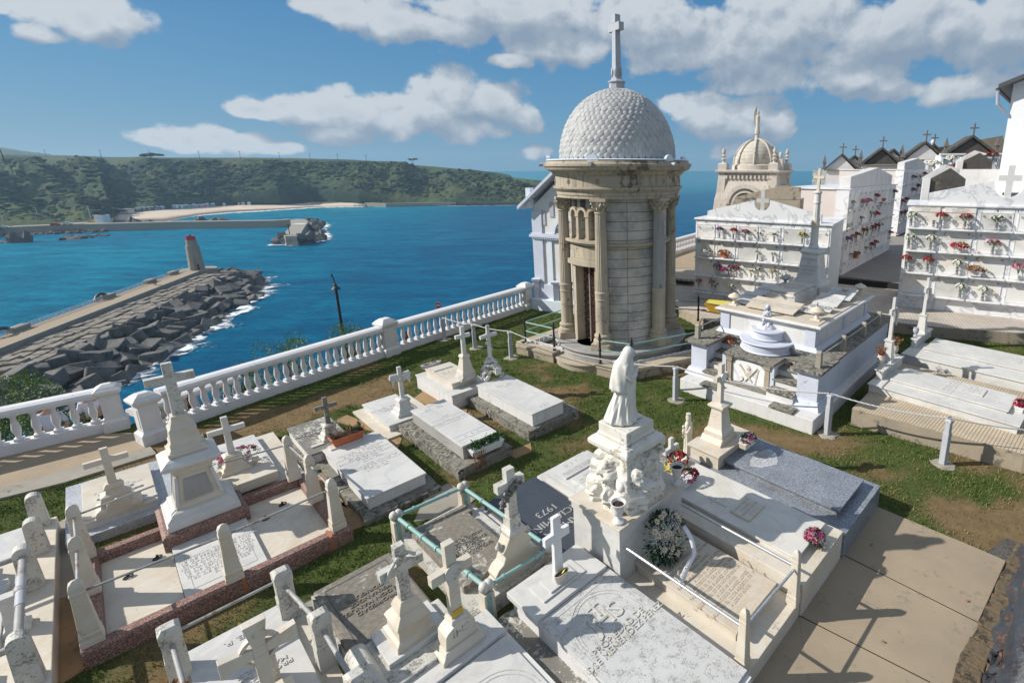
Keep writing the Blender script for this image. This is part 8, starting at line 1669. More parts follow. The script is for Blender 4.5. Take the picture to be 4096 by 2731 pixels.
t2.part('bowl', MB().lathe([(.055, 0), (.075, .10), (.08, .11), (.068, .108), (.06, .06)], 22, M=M_), X['marble_warm'], smooth=True); t2.part('soil', MB().lathe([(.064, .08), (.064, .092)], 18, M=M_), X['soil']); t2.part('leaf', MB().leaf(Vector((a_.x, a_.y, .55)), Vector((.6, -.3, .8)), Vector((0, 0, 1)), .08, .03), X['petal_yellow'])
t = Tg('tomb', 'sand-coloured inscribed slab inside polished rails below the statue', 'tomb', 4.1, 2.8); hard((3.45, 4.7, 1.8, 3.55))
t.part('base', bx((3.50, 4.68, 1.84, 3.55), -.1, .22), X['marble_warm'], bevel=.005); t.part('body', bx((3.76, 4.56, 2.12, 3.53), .221, .34), X['marble_warm']); X['letter_sand'] = plain('carved_sand', (.40, .33, .25), .8); X['sand_slab'] = stone('sand_slab', (.54, .48, .40), (.49, .44, .36), 2, .75, bmp=.002, bscale=120, vein=((.45, .33, .2), .8, .03, .4))
t.part('slab', bx((3.73, 4.59, 2.09, 3.545), .341, .375), X['sand_slab'], bevel=.005)
gtext(t, 'JOSE MARIA SUAREZ PEREZ\nFALLECIO EL 19 DE JULIO DE 1909\nA LOS 73 AÑOS\nPILAR MANSO GOMEZ\nFALLECIO EL 3 DE ABRIL DE 1924\nA LOS 61 AÑOS\nFRANCISCO SUAREZ MANSO\nFALLECIO EL 31 DE MAYO DE 1950\nESTHER SUAREZ LOPEZ\nFALLECIO EL 27 DE NOVIEMBRE DE 1965\nA LOS 38 AÑOS\nFRANCISCO SUAREZ LOPEZ\nFALLECIO EL 12 DE AGOSTO DE 1976\nA LOS 57 AÑOS', .056, 4.16, 2.72, .375, 'letter_sand', ext=.004, line=1.12)
for (x_, y_) in ((3.56, 1.92), (4.61, 1.89)): obelisk_post(t, x_, y_, .22, .93, .06, mat='marble_warm')
t.part('rail', MB().tube([(3.56, 3.52, .70), (3.56, 1.95, .70)], .017, 10).tube([(4.62, 3.52, .70), (4.62, 1.93, .70)], .017, 10).tube([(3.56, 1.92, .70), (4.61, 1.89, .70)], .016, 10), X['steel'], smooth=True)
# the wreath leaning on the pedestal
t = Tg('funeral_wreath', 'cream and green funeral wreath with a white lettered ribbon leaning on the pedestal', 'wreath', 4.05, 3.3, .375); M_ = TR(4.06, 3.36, .62) @ RX(R(-35))
fo, b1, bb = MB(), MB(), MB(); rg = random.Random(21)
for _ in range(520):
 r2 = .33*sqrt(rg.random()); g_ = rg.uniform(0, 2*pi); p_ = M_ @ Vector((r2*cos(g_), rg.uniform(-.07, .0), r2*sin(g_)*.85)); u = (M_.to_3x3() @ Vector((cos(g_)*.8, -1+rg.random(), sin(g_)*.8))).normalized(); fo.leaf(p_, u, Vector((rg.random(), rg.random(), 1)), rg.uniform(.05, .09), .036)
for _ in range(18):
 r2 = .30*sqrt(rg.random()); g_ = rg.uniform(0, 2*pi); p_ = M_ @ Vector((r2*cos(g_), -.10, r2*sin(g_)*.85)); bloom(b1, p_, (M_.to_3x3() @ Vector((cos(g_)*.4, -1, sin(g_)*.4))).normalized(), .048, rg, 8)
for _ in range(170):
 r2 = .28*sqrt(rg.random()); g_ = rg.uniform(0, 2*pi); p_ = M_ @ Vector((r2*cos(g_), rg.uniform(-.15, -.09), r2*sin(g_)*.85)); bb.tier(p_.x, p_.y, [(.004, p_.z), (.004, p_.z+.008)])
t.part('greenery', fo, X['leafdk']); t.part('roses', b1, X['petal_cream']); t.part('white_sprigs', bb, X['petal_white'])
r0_, r1_, r2_ = M_ @ Vector((.24, -.15, .0)), Vector((4.22, 3.0, .50)), Vector((3.80, 2.90, .40))
P_ = [r0_.lerp(r1_, k/6)+Vector((0, -.03, .03))*sin(pi*k/6) for k in range(7)]+[r1_.lerp(r2_, k/6)+Vector((0, 0, .02))*sin(pi*k/6) for k in range(1, 7)]; vs = []
for i, p_ in enumerate(P_): d = (P_[min(i+1, 12)]-P_[max(i-1, 0)]).normalized(); s_ = d.cross(Vector((-.25, -.6, .8))).normalized()*.03; vs += [p_-s_, p_+s_]
rb = MB().add(vs, [(2*i, 2*i+1, 2*i+3, 2*i+2) for i in range(12)]); ro_ = t.part('ribbon', rb, X['white'], smooth=True); ro_.modifiers.new('thick', 'SOLIDIFY').thickness = .003
dR = (r1_-r2_).normalized(); yR = Vector((-.25, -.6, .8)); nR = dR.cross(yR).normalized(); yR = dR.cross(nR)
if nR.z < 0: nR = -nR
yR = nR.cross(dR); Mr = Matrix((( dR.x, yR.x, nR.x, 0), (dR.y, yR.y, nR.y, 0), (dR.z, yR.z, nR.z, 0), (0, 0, 0, 1))); pm_ = r1_.lerp(r2_, .5)+nR*.02+Vector((0, 0, .018)); Mr.translation = pm_
t.part('ribbon_text', text_mb('ANGELA Y MIGUEL', .042, Mr, .002), X['letter_dark'], parent=ro_)
t = Tg('tomb', 'long white striped marble slab with a square name plaque', 'tomb', 5.3, 3.1); hard((4.6, 5.9, 1.8, 4.45))
t.part('base', bx((4.69, 5.87, 1.82, 4.40), -.1, .44), X['marble_warm'], bevel=.005); X['striped'] = stone('striped_marble', (.64, .62, .57), (.54, .52, .48), 1.3, .45, vein=((.46, .42, .34), .7, .05, .4)); t.part('slab_body', bx((4.97, 5.74, 2.05, 4.10), .441, .49), X['marble']); t.part('slab', bx((4.94, 5.77, 2.02, 4.13), .491, .52), X['striped'], bevel=.005)
a_ = rot(W('d9', 150, 395, .53), GA); pq = t.part('plaque', bx((a_.x-.20, a_.x+.20, a_.y-.15, a_.y+.15), .521, .55), X['marble_warm'], bevel=.004); gtext(t, 'PROPIEDAD DE\nCARMEN\nMENDEZ RIVAS\nD. E. P.', .058, a_.x, a_.y, .55, par=pq, line=1.1); t.part('candle_cross', bx((a_.x-.15, a_.x-.13, a_.y+.25, a_.y+.55), .521, .53).box(a_.x-.2, a_.x-.08, a_.y+.44, a_.y+.46, .521, .529), X['letter'])
def bouquet(q, lab, cols, sc=1, n_=26, seed=0, box=None, rad=.13):
 a_ = rot(q, GA); t = Tg('bouquet', lab, 'bouquet', a_.x, a_.y, q.z); rg = random.Random(seed); fo = MB(); B_ = {c_: MB() for c_ in cols}
 z0_ = q.z+(.10 if box else .03)
 if box: t.part('box', MB().fr(a_.x-.17, a_.x+.17, a_.y-.06, a_.y+.06, q.z, a_.x-.2, a_.x+.2, a_.y-.075, a_.y+.075, q.z+.11), X[box], bevel=.01)
 for i in range(n_):
  u = Vector((rg.gauss(0, 1), rg.gauss(0, 1), abs(rg.gauss(0, 1))+.1)).normalized(); p_ = Vector((a_.x+u.x*rad*(1.5 if box else 1), a_.y+u.y*rad, z0_+u.z*rad*.9)); bloom(B_[rg.choice(cols)], p_, u, .036*sc*rg.uniform(.8, 1.4), rg, 6)
 for i in range(n_*7):
  u = Vector((rg.gauss(0, 1), rg.gauss(0, 1), abs(rg.gauss(0, 1)))).normalized(); fo.leaf(Vector((a_.x+u.x*rad*.9*(1.5 if box else 1), a_.y+u.y*rad*.9, z0_+u.z*rad*.8)), u, Vector((rg.random(), rg.random(), 1)), .055, .022)
 t.part('foliage', fo, X['leafdk'])
 for c_ in cols: t.part('blooms', B_[c_], X['petal_'+c_])
 return t
bouquet(W('d9', 605, 610, .47), 'round pink and white bouquet on the foot of the long striped slab', ['pink', 'magenta', 'white', 'pink'], 1.15, 30, 1, rad=.12)
bouquet(W('d7', 1475, 1235, .52), 'red and pink flower cluster at the head of the long striped slab', ['red', 'pink', 'red'], 1.1, 24, 2, 'white', .11)
t = Tg('tomb', 'speckled grey granite tomb with polished lid and inlaid shield, right of centre', 'tomb', 6.6, 3.1); hard((5.8, 7.4, 1.8, 4.55))
t.part('base', bx((5.89, 7.32, 1.80, 4.46), -.1, .375), X['granite_grey'], bevel=.004); t.part('lid_body', bx((6.22, 7.06, 2.04, 3.86), .376, .455), X['granite_grey']); t.part('lid', bx((6.17, 7.11, 1.99, 3.90), .456, .495), X['granite_grey'], bevel=.004)
mx = 6.62; sh_ = MB().prism([(-.33, .05), (-.20, .13), (.0, .17), (.20, .13), (.33, .05), (.26, -.10), (.1, -.2), (0, -.24), (-.1, -.2), (-.26, -.10)], .4955, .4985, TR(mx, 3.40, 0)); t.part('inlaid_shield', sh_, X['granite_light']); gtext(t, 'PROPIEDAD DE\nCASA CARLOS\n-ALDIN-\nD. E. P.', .07, mx, 3.38, .4985, 'letter')
hb_ = (6.02, 6.98, 3.87, 4.42); t.part('head_block', bx(hb_, .376, .60), X['marble_warm'], bevel=.004); t.part('head_slab', bx((5.98, 7.02, 3.83, 4.46), .601, .64), X['marble_warm'], bevel=.005)
a = (6.46, 4.16); wm = gw(*a); zp_ = ztop('d5', 775, 1130, wm); dz = zp_-.64; t.part('curved_foot', MB().prism([(-.25, 0), (.25, 0), (.25, .03), (.2, .11), (-.2, .11), (-.25, .03)], -.2, .2, TR(a[0], a[1], .64) @ RX(R(90))), X['marble_warm'], bevel=.005)
t.part('pedestal', MB().tier(a[0], a[1], [(.18, .75), (.18, .82), (.15, .86), (.14, .88), (.10, zp_-.12), (.115, zp_-.10), (.15, zp_-.06), (.15, zp_-.03), (.06, zp_)]), X['marble_warm'], bevel=.005)
zc_ = ztop('d5', 800, 785, wm); hh = zc_-zp_; cross_part(t, a[0], a[1], zp_-.01, hh, .34, .04, .045, 'marble_warm', arm=.66); t.part('medallion', MB().lathe([(.075, .04), (.075, .058), (.06, .055), (0, .06)], 22, M=TR(a[0], a[1], zp_+hh*.66) @ RX(R(90))), X['niche_marble'], smooth=True)
bouquet(W('d5', 880, 1520, .64), 'mauve and white bouquet in a cream oval trough beside the granite tomb pedestal', ['purple', 'pink', 'white'], 1.0, 30, 3, 'marble_warm', .10)
# == the big stepped tomb
TA = R(50); t = Th('stepped_tomb', 'large white two-storey family tomb with side stairs, carved shield panel and grey coping', 'tomb', at=(11.5, 4.9, 0), ang=TA); hard((8.8, 14.4, 3.1, 6.7), TA)
B_ = lambda x0, x1, y0, y1, z0, z1: MB().box(x0, x1, y0, y1, z0, z1)
t.part('plinth', B_(8.82, 14.4, 3.22, 6.42, -.2, .30), X['plaster_worn'], bevel=.012)
t.part('body', B_(10.25, 14.4, 3.42, 6.42, .301, 1.08), X['paint_blue']); t.part('coping', B_(10.16, 14.4, 3.30, 6.52, 1.081, 1.14), X['ledge'], bevel=.01)
for y0_, y1_ in ((6.02, 6.45), (3.36, 3.80)):
 pr_ = t.part('pier', B_(9.30, 10.24, y0_, y1_, .301, 1.0), X['paint_blue'], bevel=.004); t.part('pier_base', MB().fr(9.16, 10.2, y0_-.1, y1_+.1, .302, 9.26, 10.2, y0_-.03, y1_+.03, .46), X['paint_blue'], parent=pr_); t.part('pier_cornice', MB().fr(9.29, 10.2, y0_-.01, y1_+.01, 1.0, 9.20, 10.2, y0_-.08, y1_+.08, 1.08), X['paint_blue'], parent=pr_); t.part('pier_cap', B_(9.17, 10.155, y0_-.10, y1_+.10, 1.082, 1.142), X['ledge'], parent=pr_, bevel=.01)
t.part('centre_block', B_(9.46, 10.24, 4.40, 5.58, .301, .93), X['plaster_worn']); t.part('centre_cap', B_(9.36, 10.16, 4.36, 5.62, .931, .985), X['ledge'], bevel=.01)
for y_ in (4.52, 5.46): t.part('stone_pilaster', MB().tier(9.44, y_, [(.09, .301), (.09, .36), (.06, .39), (.055, .80), (.075, .83), (.075, .88), (.09, .93)]), X['concrete_wall'])
for y_ in (4.41, 5.60): t.part('painted_pilaster', B_(9.40, 9.47, y_-.05, y_+.05, .301, .93), X['paint_blue'])
t.part('panel_sill', B_(9.26, 9.46, 4.42, 5.55, .302, .345), X['ledge'], bevel=.006)
pn = t.part('carved_panel', MB().prism([(-.40, 0), (.40, 0), (.40, .42), (.30, .5), (0, .54), (-.30, .5), (-.40, .42)], 0, .03, TR(9.455, 4.99, .35) @ RZ(-pi/2) @ RX(R(90))), X['niche_marble'])
sm = MB(); C_ = (9.42, 4.99, .60)
def pz(a_, b_): return (9.418, 4.99-a_, .60+b_)
for p0_, p1_ in (((-.22, .18), (.10, -.16)), ((.22, .18), (-.06, -.18))): sm.tube([pz(*p0_), pz(*p1_)], .022, 6)
sm.blob(pz(0, 0), (.02, .09, .09), 1, .1, 2).blob(pz(0, .13), (.018, .05, .05), 2, .3, 2); sm.tube([pz(-.16+.05*sin(k), -.10-.03*k) for k in range(5)], .018, 6)
for k in range(7): sm.lathe([(.022, -.008), (.022, .008)], 8, M=TR(*pz(.24-.01*k, .14-.055*k)) @ RY(R(90)))
t.part('relief', sm, X['sand_slab'], parent=pn, smooth=True)
for y_ in (5.80, 4.10):
 hw_ = .225 if y_ > 5 else .30
 for k in range(4):
  z1_ = .50+.165*k; x0_ = 9.14+.26*k if k else 9.1; st_ = t.part('stair', B_(9.16+.27*k, 10.24, y_-hw_+.002, y_+hw_-.002, .301+(k*.001), z1_-.035-.0), X['plaster']); t.part('tread', B_(9.12+.27*k, 9.12+.27*k+.32, y_-hw_+.003, y_+hw_-.003, z1_-.034, z1_), X['ledge'], parent=st_, bevel=.006)
for a_, lb in ((rot(W('d5', 555, 990, .31), TA), 'loose'), (rot(W('d5', 1190, 1190, .31), TA), 'loose')): t.part('loose_tread', B_(a_.x-.13, a_.x+.13, a_.y-.26, a_.y+.26, .302, .345), X['ledge'], bevel=.01)
# upper storey
t.part('upper_base', MB().fr(10.20, 13.95, 3.76, 6.36, 1.141, 10.27, 13.9, 3.83, 6.29, 1.24), X['paint_blue']); t.part('upper_body', B_(10.30, 13.85, 3.87, 6.25, 1.241, 1.60), X['plaster_worn'])
for x_, y_ in ((10.29, 6.02), (10.29, 3.86)): t.part('pilaster', B_(10.27, 10.5, y_, y_+.25, 1.241, 1.60), X['paint_blue'], bevel=.003)
for x_ in (12.0, 13.6): t.part('pilaster', B_(x_, x_+.2, 3.845, 3.9, 1.241, 1.60), X['paint_blue'], bevel=.003)
t.part('upper_cornice', MB().tier(12.075, 5.06, [(1.80, 1.601), (1.83, 1.63), (1.83, 1.65), (1.88, 1.68), (1.90, 1.70), (1.90, 1.73), (1.85, 1.745)], 1.28/1.83), X['plaster_worn'], bevel=.004)
t.part('top_slab', B_(10.24, 13.9, 3.81, 6.31, 1.746, 1.765), X['sand_slab'])
ZT = 1.766
for k, (r2, z0_, z1_) in enumerate(((.64, .986, 1.22), (.40, 1.24, 1.46))):
 t.part('round_podium', MB().lathe([(r2-.02, z0_), (r2+.0, z0_+.02), (r2-.03, z0_+.05), (r2-.03, z1_-.05), (r2+.0, z1_-.035), (r2+.02, z1_-.01), (r2, z1_+.01)], 48, (10.30, 4.98, 0)), X['paint_blue'], smooth=True)
# obelisk column with rayed cross
ob = (13.35, 5.28); wm = at_world((ob[0], ob[1], 0), -TA); wo_ = Vector((ob[0]*cos(TA)-ob[1]*sin(TA), ob[0]*sin(TA)+ob[1]*cos(TA), 0))
t2 = Th('column_monument', 'slender fluted column monument with rayed cross on a lettered tapering pedestal', 'monument', at=(ob[0], ob[1], ZT), ang=TA)
z1_, z2_, z3_, z4_ = ztop('f', 2100, 225, wo_), ztop('g', 1225, 985, wo_), ztop('g', 1270, 462, wo_), ztop('g', 1290, 275, wo_)
t2.part('base', MB().tier(*ob, [(.42, ZT), (.42, z1_-.10), (.40, z1_-.06), (.36, z1_-.02), (.33, z1_+.06)]), X['marble'], bevel=.005); t2.part('die', MB().tier(*ob, [(.31, z1_+.06), (.30, z1_+.10), (.225, z2_-.10), (.24, z2_-.08), (.28, z2_-.04), (.28, z2_), (.2, z2_+.06)]), X['marble'], bevel=.005)
nrm = RZ(-pi/2); dM = TR(ob[0]-.262, ob[1], (z1_+z2_)/2-.0) @ RZ(-pi/2) @ RX(R(90)) @ RX(R(-4.5)); t2.part('inscription', text_mb('PROPIEDAD\nDE\nEVARISTO DIAZ\nCASARIEGO\nY FAMILIA', .085, dM @ TR(0, 0, .012), .006, line=1.15), X['letter'])
t2.part('column', MB().lathe([(.135, z2_+.05), (.15, z2_+.08), (.13, z2_+.12), (.115, z2_+.16)], 24, (*ob, 0)).lathe([(.108, z2_+.16), (.085, z3_-.3)], 24, (*ob, 0), flute=.08).lathe([(.10, z3_-.30), (.10, z3_-.26), (.088, z3_-.25), (.085, z3_-.06), (.115, z3_-.02), (.09, z3_+.02)], 20, (*ob, 0)), X['marble'])
t2.part('lettered_band', MB().lathe([(.108, z2_+.62), (.112, z2_+.64), (.108, z2_+.86), (.104, z2_+.88)], 24, (*ob, 0)), X['marble_warm'], smooth=True); t2.part('band_text', text_mb('DIES MEI\nSICUT UMBRA\nDECLINAVERUNT', .032, TR(ob[0]-.112, ob[1], z2_+.75) @ RZ(-pi/2) @ RX(R(90)), .004), X['letter'])
hh = z4_-z3_+.06; cross_part(t2, ob[0], ob[1], z3_, hh, .30, .03, .035, 'marble_warm', axis='y', arm=.62); ry = MB()
for k in range(4):
 for j in range(5):
  g_ = pi/4+pi/2*k+(j-2)*.24; c__ = Vector((ob[0], ob[1]+cos(g_)*.04, z3_+hh*.62+sin(g_)*.04)); e_ = Vector((0, cos(g_), sin(g_)))*(.15+.03*(2-abs(j-2))); pr2 = Vector((0, -sin(g_), cos(g_)))*.014
  ry.add([c__-pr2*.6+Vector((.012, 0, 0)), c__+pr2*.6+Vector((.012, 0, 0)), c__+e_+pr2+Vector((.012, 0, 0)), c__+e_-pr2+Vector((.012, 0, 0)), c__-pr2*.6-Vector((.012, 0, 0)), c__+pr2*.6-Vector((.012, 0, 0)), c__+e_+pr2-Vector((.012, 0, 0)), c__+e_-pr2-Vector((.012, 0, 0))], [(0, 1, 2, 3), (7, 6, 5, 4), (0, 4, 5, 1), (1, 5, 6, 2), (2, 6, 7, 3), (3, 7, 4, 0)])
t2.part('rays', ry, X['marble_aged'])
# sarcophagus-like inscribed block
t2 = Th('raised_slab', 'narrow raised inscribed marble block on top of the stepped tomb', 'tomb', at=(12.2, 5.3, ZT), ang=TA); t2.part('body', B_(11.45, 12.88, 4.90, 5.66, ZT, ZT+.20), X['marble']); t2.part('moulding', MB().fr(11.43, 12.90, 4.88, 5.68, ZT+.20, 11.52, 12.82, 4.97, 5.59, ZT+.27), X['marble_aged']); t2.part('slab', B_(11.50, 12.84, 4.95, 5.61, ZT+.271, ZT+.30), X['marble_warm'], bevel=.004)
t2.part('inscription', text_mb('AQUI YACEN\nEVARISTO DIAZ CASARIEGO\nMARIA DE LOS DOLORES\nFERNANDEZ DE CASARIEGO\nY SUS HIJOS JESUS Y JOSE\nSU VIUDA E HIJOS\nR. I. P.', .082, TR(12.17, 5.28, ZT+.301) @ RZ(-pi/2), .004, line=1.2), X['letter'])
# tilted plaques
def tilted(lab, cx__, cy__, w_, d_, tilt, txt, sz, mat='marble', z_=ZT, rz=0, tm='letter'):
 t2 = Th('memorial_plaque', lab, 'plaque', at=(cx__, cy__, z_), ang=TA, group='memorial plaques on the stepped tomb'); M_ = TR(cx__, cy__, z_+.03) @ RZ(R(rz)) @ RY(-tilt) ; t2.part('plate', MB().box(-d_/2, d_/2, -w_/2, w_/2, 0, .03, TR(0, 0, d_/2*sin(tilt)) and (TR(0, 0, d_/2*sin(tilt)) @ M_)), X[mat], bevel=.005)
 t2.part('prop', MB().box(cx__+d_*.2, cx__+d_*.2+.05, cy__-.06, cy__+.06, z_, z_+.03+d_*.6*sin(tilt)), X['marble_aged']); t2.part('inscription', text_mb(txt, sz, TR(0, 0, d_/2*sin(tilt)) @ M_ @ TR(0, 0, .0305) @ RZ(-pi/2), .004, line=1.05), X[tm]); return t2
tilted('big sand-coloured tilted plaque at the front edge, behind the kneeling girl', 10.82, 5.12, 1.22, .62, R(12), 'D. JESUS EVARISTO CASARIEGO BARCENA\nDOÑA LEONILDE MUÑOZ DE LA MORENA\nD. DAVID ALVAREZ CASARIEGO', .072, 'sand_slab')
tilted('bright white tilted plaque at the far left of the tomb top, small open-book shape', 11.3, 6.0, .50, .45, R(14), 'JOSE MARIA\nGARCIA CASARIEGO', .06); tilted('large white tilted plaque behind the left urn', 12.1, 6.0, .50, .75, R(12), 'FRANCISCO\nDIAZ CASARIEGO\nMARIA FERNANDEZ', .06)
tilted('white tilted plaque low at the left, edge overlapping the urn shadow', 10.85, 5.98, .42, .30, R(8), 'D. E. P.', .06); tilted('white plaque lettered with a name and dates at the right side', 12.15, 4.30, .62, .62, R(14), 'RAFAEL\nDIAZ-CASARIEGO\nFERNANDEZ\n1917-1995', .085)
tilted('white plaque with two names, topmost at the right side, bearing a stone dove', 12.95, 4.28, .66, .66, R(14), 'JOSE PEREZ ANDUJAR\nJIMENEZ\nADELITA SALVADOR\nDIAZ CASARIEGO', .06); tilted('small white plaque with black letters near the right front corner', 11.42, 4.22, .56, .32, R(12), 'D. EVARISTO GARCIA\nDIAZ-CASARIEGO 2009\nTU VIUDA RAMONA', .052, tm='letter_dark'); tilted('smallest white plaque lettered D.E.P. behind the near urn', 11.05, 4.32, .50, .24, R(10), 'FAMILIA\nD. E. P.', .06, tm='letter_dark')
t2 = Th('stone_dove', 'little cream stone dove on the topmost plaque', 'ornament', at=(13.1, 4.25, ZT+.18), ang=TA); t2.part('body', MB().blob((13.1, 4.25, ZT+.22), (.05, .09, .04), 1, .15).blob((13.1, 4.17, ZT+.25), (.03, .03, .03), 2, .1), X['marble_warm'], smooth=True)
def lid_urn(x_, y_, lab, mat='marble_warm'):
 t2 = Th('lidded_urn', lab, 'urn', at=(x_, y_, ZT), ang=TA, group='lidded urns on the stepped tomb'); c__ = (x_, y_, ZT)
 t2.part('foot', MB().tier(x_, y_, [(.11, ZT), (.10, ZT+.025)]), X[mat]); t2.part('bowl', MB().lathe([(.07, .025), (.05, .05), (.035, .10), (.05, .13), (.12, .17), (.16, .19), (.165, .21), (.15, .22)], 28, c__), X[mat], smooth=True); t2.part('lid', MB().lathe([(.15, .22), (.13, .25), (.06, .28), (.03, .30), (.02, .31)], 28, c__), X[mat], smooth=True); t2.part('spike', MB().tube([(x_, y_, ZT+.3), (x_, y_, ZT+.40)], [.014, .008], 6), X['rust'])
lid_urn(10.62, 6.10, 'lidded stone urn at the left front corner of the stepped tomb'); lid_urn(10.66, 4.02, 'lidded stone urn at the near right corner of the stepped tomb'); lid_urn(13.5, 6.10, 'dark grey lidded urn at the back left of the stepped tomb', 'granite_light'); lid_urn(13.7, 4.05, 'lidded stone urn at the far right corner of the stepped tomb')
# railing posts on the coping
t2 = Th('tomb_railing', 'grey concrete posts with thin pipe rails on the coping of the stepped tomb', 'railing', at=(11, 3.4, 1.14), ang=TA)
for x_, y_ in ((9.42, 6.36), (11.2, 6.40), (9.48, 3.45), (10.78, 3.42), (12.10, 3.40), (13.3, 3.40)):
 pm = MB().tier(x_, y_, [(.055, 1.142), (.05, 1.42)]).lathe([(.055, -.05), (.055, .05)], 14, M=TR(x_, y_, 1.44) @ RX(R(90))); t2.part('post', pm, X['concrete'], bevel=.004)
t2.part('rail', MB().tube([(9.42, 6.38, 1.40), (11.2, 6.42, 1.40)], .014, 8).tube([(9.48, 3.45, 1.38), (10.78, 3.42, 1.38), (12.1, 3.4, 1.38), (13.3, 3.4, 1.38)], .014, 8), X['pipe'], smooth=True)
for xy, lb in (((9.95, 5.78), 'dead reddish plant on the left stairs of the stepped tomb'), ((9.72, 4.08), 'dead reddish plant in a pot on the right stairs of the stepped tomb')):
 t2 = Th('dead_plant', lb, 'plant', at=(xy[0], xy[1], .95), ang=TA); z_ = 1.0 if xy[1] > 5 else .84; t2.part('pot', MB().lathe([(.05, z_-.02), (.065, z_+.09)], 14, (xy[0], xy[1], 0)), X['terracotta'] if xy[1] > 5 else X['greypost']); rg = random.Random(5); tm = MB()
 for _ in range(60): u = Vector((rg.uniform(-1, 1), rg.uniform(-1, 1), rg.uniform(.2, 1))).normalized(); b__ = Vector((xy[0], xy[1], z_+.08)); tm.tube([b__, b__+u*.10, b__+u*.17+Vector((rg.uniform(-.03, .03), rg.uniform(-.03, .03), -.03))], .004, 4)
 t2.part('twigs', tm, X['rust'])
# kneeling girl statue
gx, gy, gz = 10.28, 5.02, 1.47; t2 = Th('statue', 'small pale statue of a kneeling long-haired girl clasping her hands', 'statue', at=(gx, gy, gz), ang=TA)
s_ = .56
def G3(f, l, z_): return (gx-f*s_*.95-l*s_*.15, gy+l*s_-f*s_*.15, gz+z_*s_)      # forward (towards the viewer side), left, up
gb = MB().blob(G3(0, 0, .30), (.13*s_, .14*s_, .13*s_), 1, .05, 3).tube([G3(0, 0, .25), G3(.02, 0, .45), G3(.03, 0, .62), G3(.04, 0, .70)], [.13*s_, .105*s_, .115*s_, .07*s_], 16).blob(G3(.035, 0, .66), (.10*s_, .13*s_, .06*s_), 2, .03, 3)
gb.tube([G3(.0, .08, .26), G3(.20, .12, .40), G3(.22, .12, .22), G3(.20, .12, .06), G3(.27, .12, .04)], [.09*s_, .075*s_, .055*s_, .04*s_, .03*s_], 12); gb.tube([G3(.0, -.08, .22), G3(.22, -.10, .10), G3(.05, -.12, .05), G3(-.12, -.1, .05)], [.09*s_, .075*s_, .06*s_, .035*s_], 12)
gb.tube([G3(.04, 0, .70), G3(.05, 0, .80)], [.045*s_, .042*s_], 10); gb.blob(G3(.07, 0, .875), (.075*s_, .07*s_, .09*s_), 1, .02, 3)
for e_ in (-1, 1):
 gb.tube([G3(.03, e_*.13, .66), G3(.10, e_*.15, .52), G3(.19, e_*.06, .56), G3(.20, e_*.02, .64)], [.045*s_, .037*s_, .03*s_, .022*s_], 10); gb.blob(G3(.145, e_*.028, .89), (.012*s_, .012*s_, .008*s_), 1, .05, 1)
 for k in range(4): gb.tube([G3(.20+.004*k, e_*.02, .64), G3(.215, e_*(.012), .67+.008*k), G3(.21, -e_*.006, .69+.007*k)], [.01*s_, .009*s_, .006*s_], 5)
gb.blob(G3(.155, 0, .865), (.012*s_, .012*s_, .02*s_), 1, .05, 1).blob(G3(.145, 0, .835), (.012*s_, .02*s_, .007*s_), 1, .05, 1)
bo_ = t2.part('body', gb, X['paint_blue'], smooth=True); rmh = bo_.modifiers.new('fuse', 'REMESH'); rmh.mode = 'VOXEL'; rmh.voxel_size = .007; rmh.use_smooth_shade = True
hr = MB().blob(G3(.03, 0, .90), (.085*s_, .088*s_, .095*s_), 3, .08, 3)
for k in range(12): g_ = -1.9+3.8*k/11; hr.tube([G3(.03-.07*cos(g_), .08*sin(g_), .92), G3(.02-.09*cos(g_), .10*sin(g_), .78), G3(.02-.10*cos(g_), .12*sin(g_), .64)], [.025*s_, .026*s_, .014*s_], 7)
t2.part('hair', hr, X['paint_blue'], smooth=True); t2.part('base_drapery', robe([(0, .22, .24, .3, 0, 0), (.03, .21, .22, .6, 0, 0), (.09, .13, .15, 1, 0, 0), (.13, .08, .08, .5, 0, 0)], (gx, gy, gz-.01), folds=.1, fold_n=8), X['paint_blue'], smooth=True)
dpl = Th('dried_palm', 'bunch of brown dried palm leaves lying behind the kneeling girl', 'plant', at=(10.35, 4.78, 1.47), ang=TA); tm = MB(); rg = random.Random(3)
for _ in range(80): b__ = Vector((10.42+rg.uniform(-.03, .03), 4.92-rg.random()*.3, 1.48+rg.uniform(0, .06))); tm.leaf(b__, Vector((rg.uniform(-.4, .2), -1, rg.uniform(-.1, .3))), Vector((0, 0, 1)), .16, .018)
dpl.part('leaves', tm, X['petal_dry'])
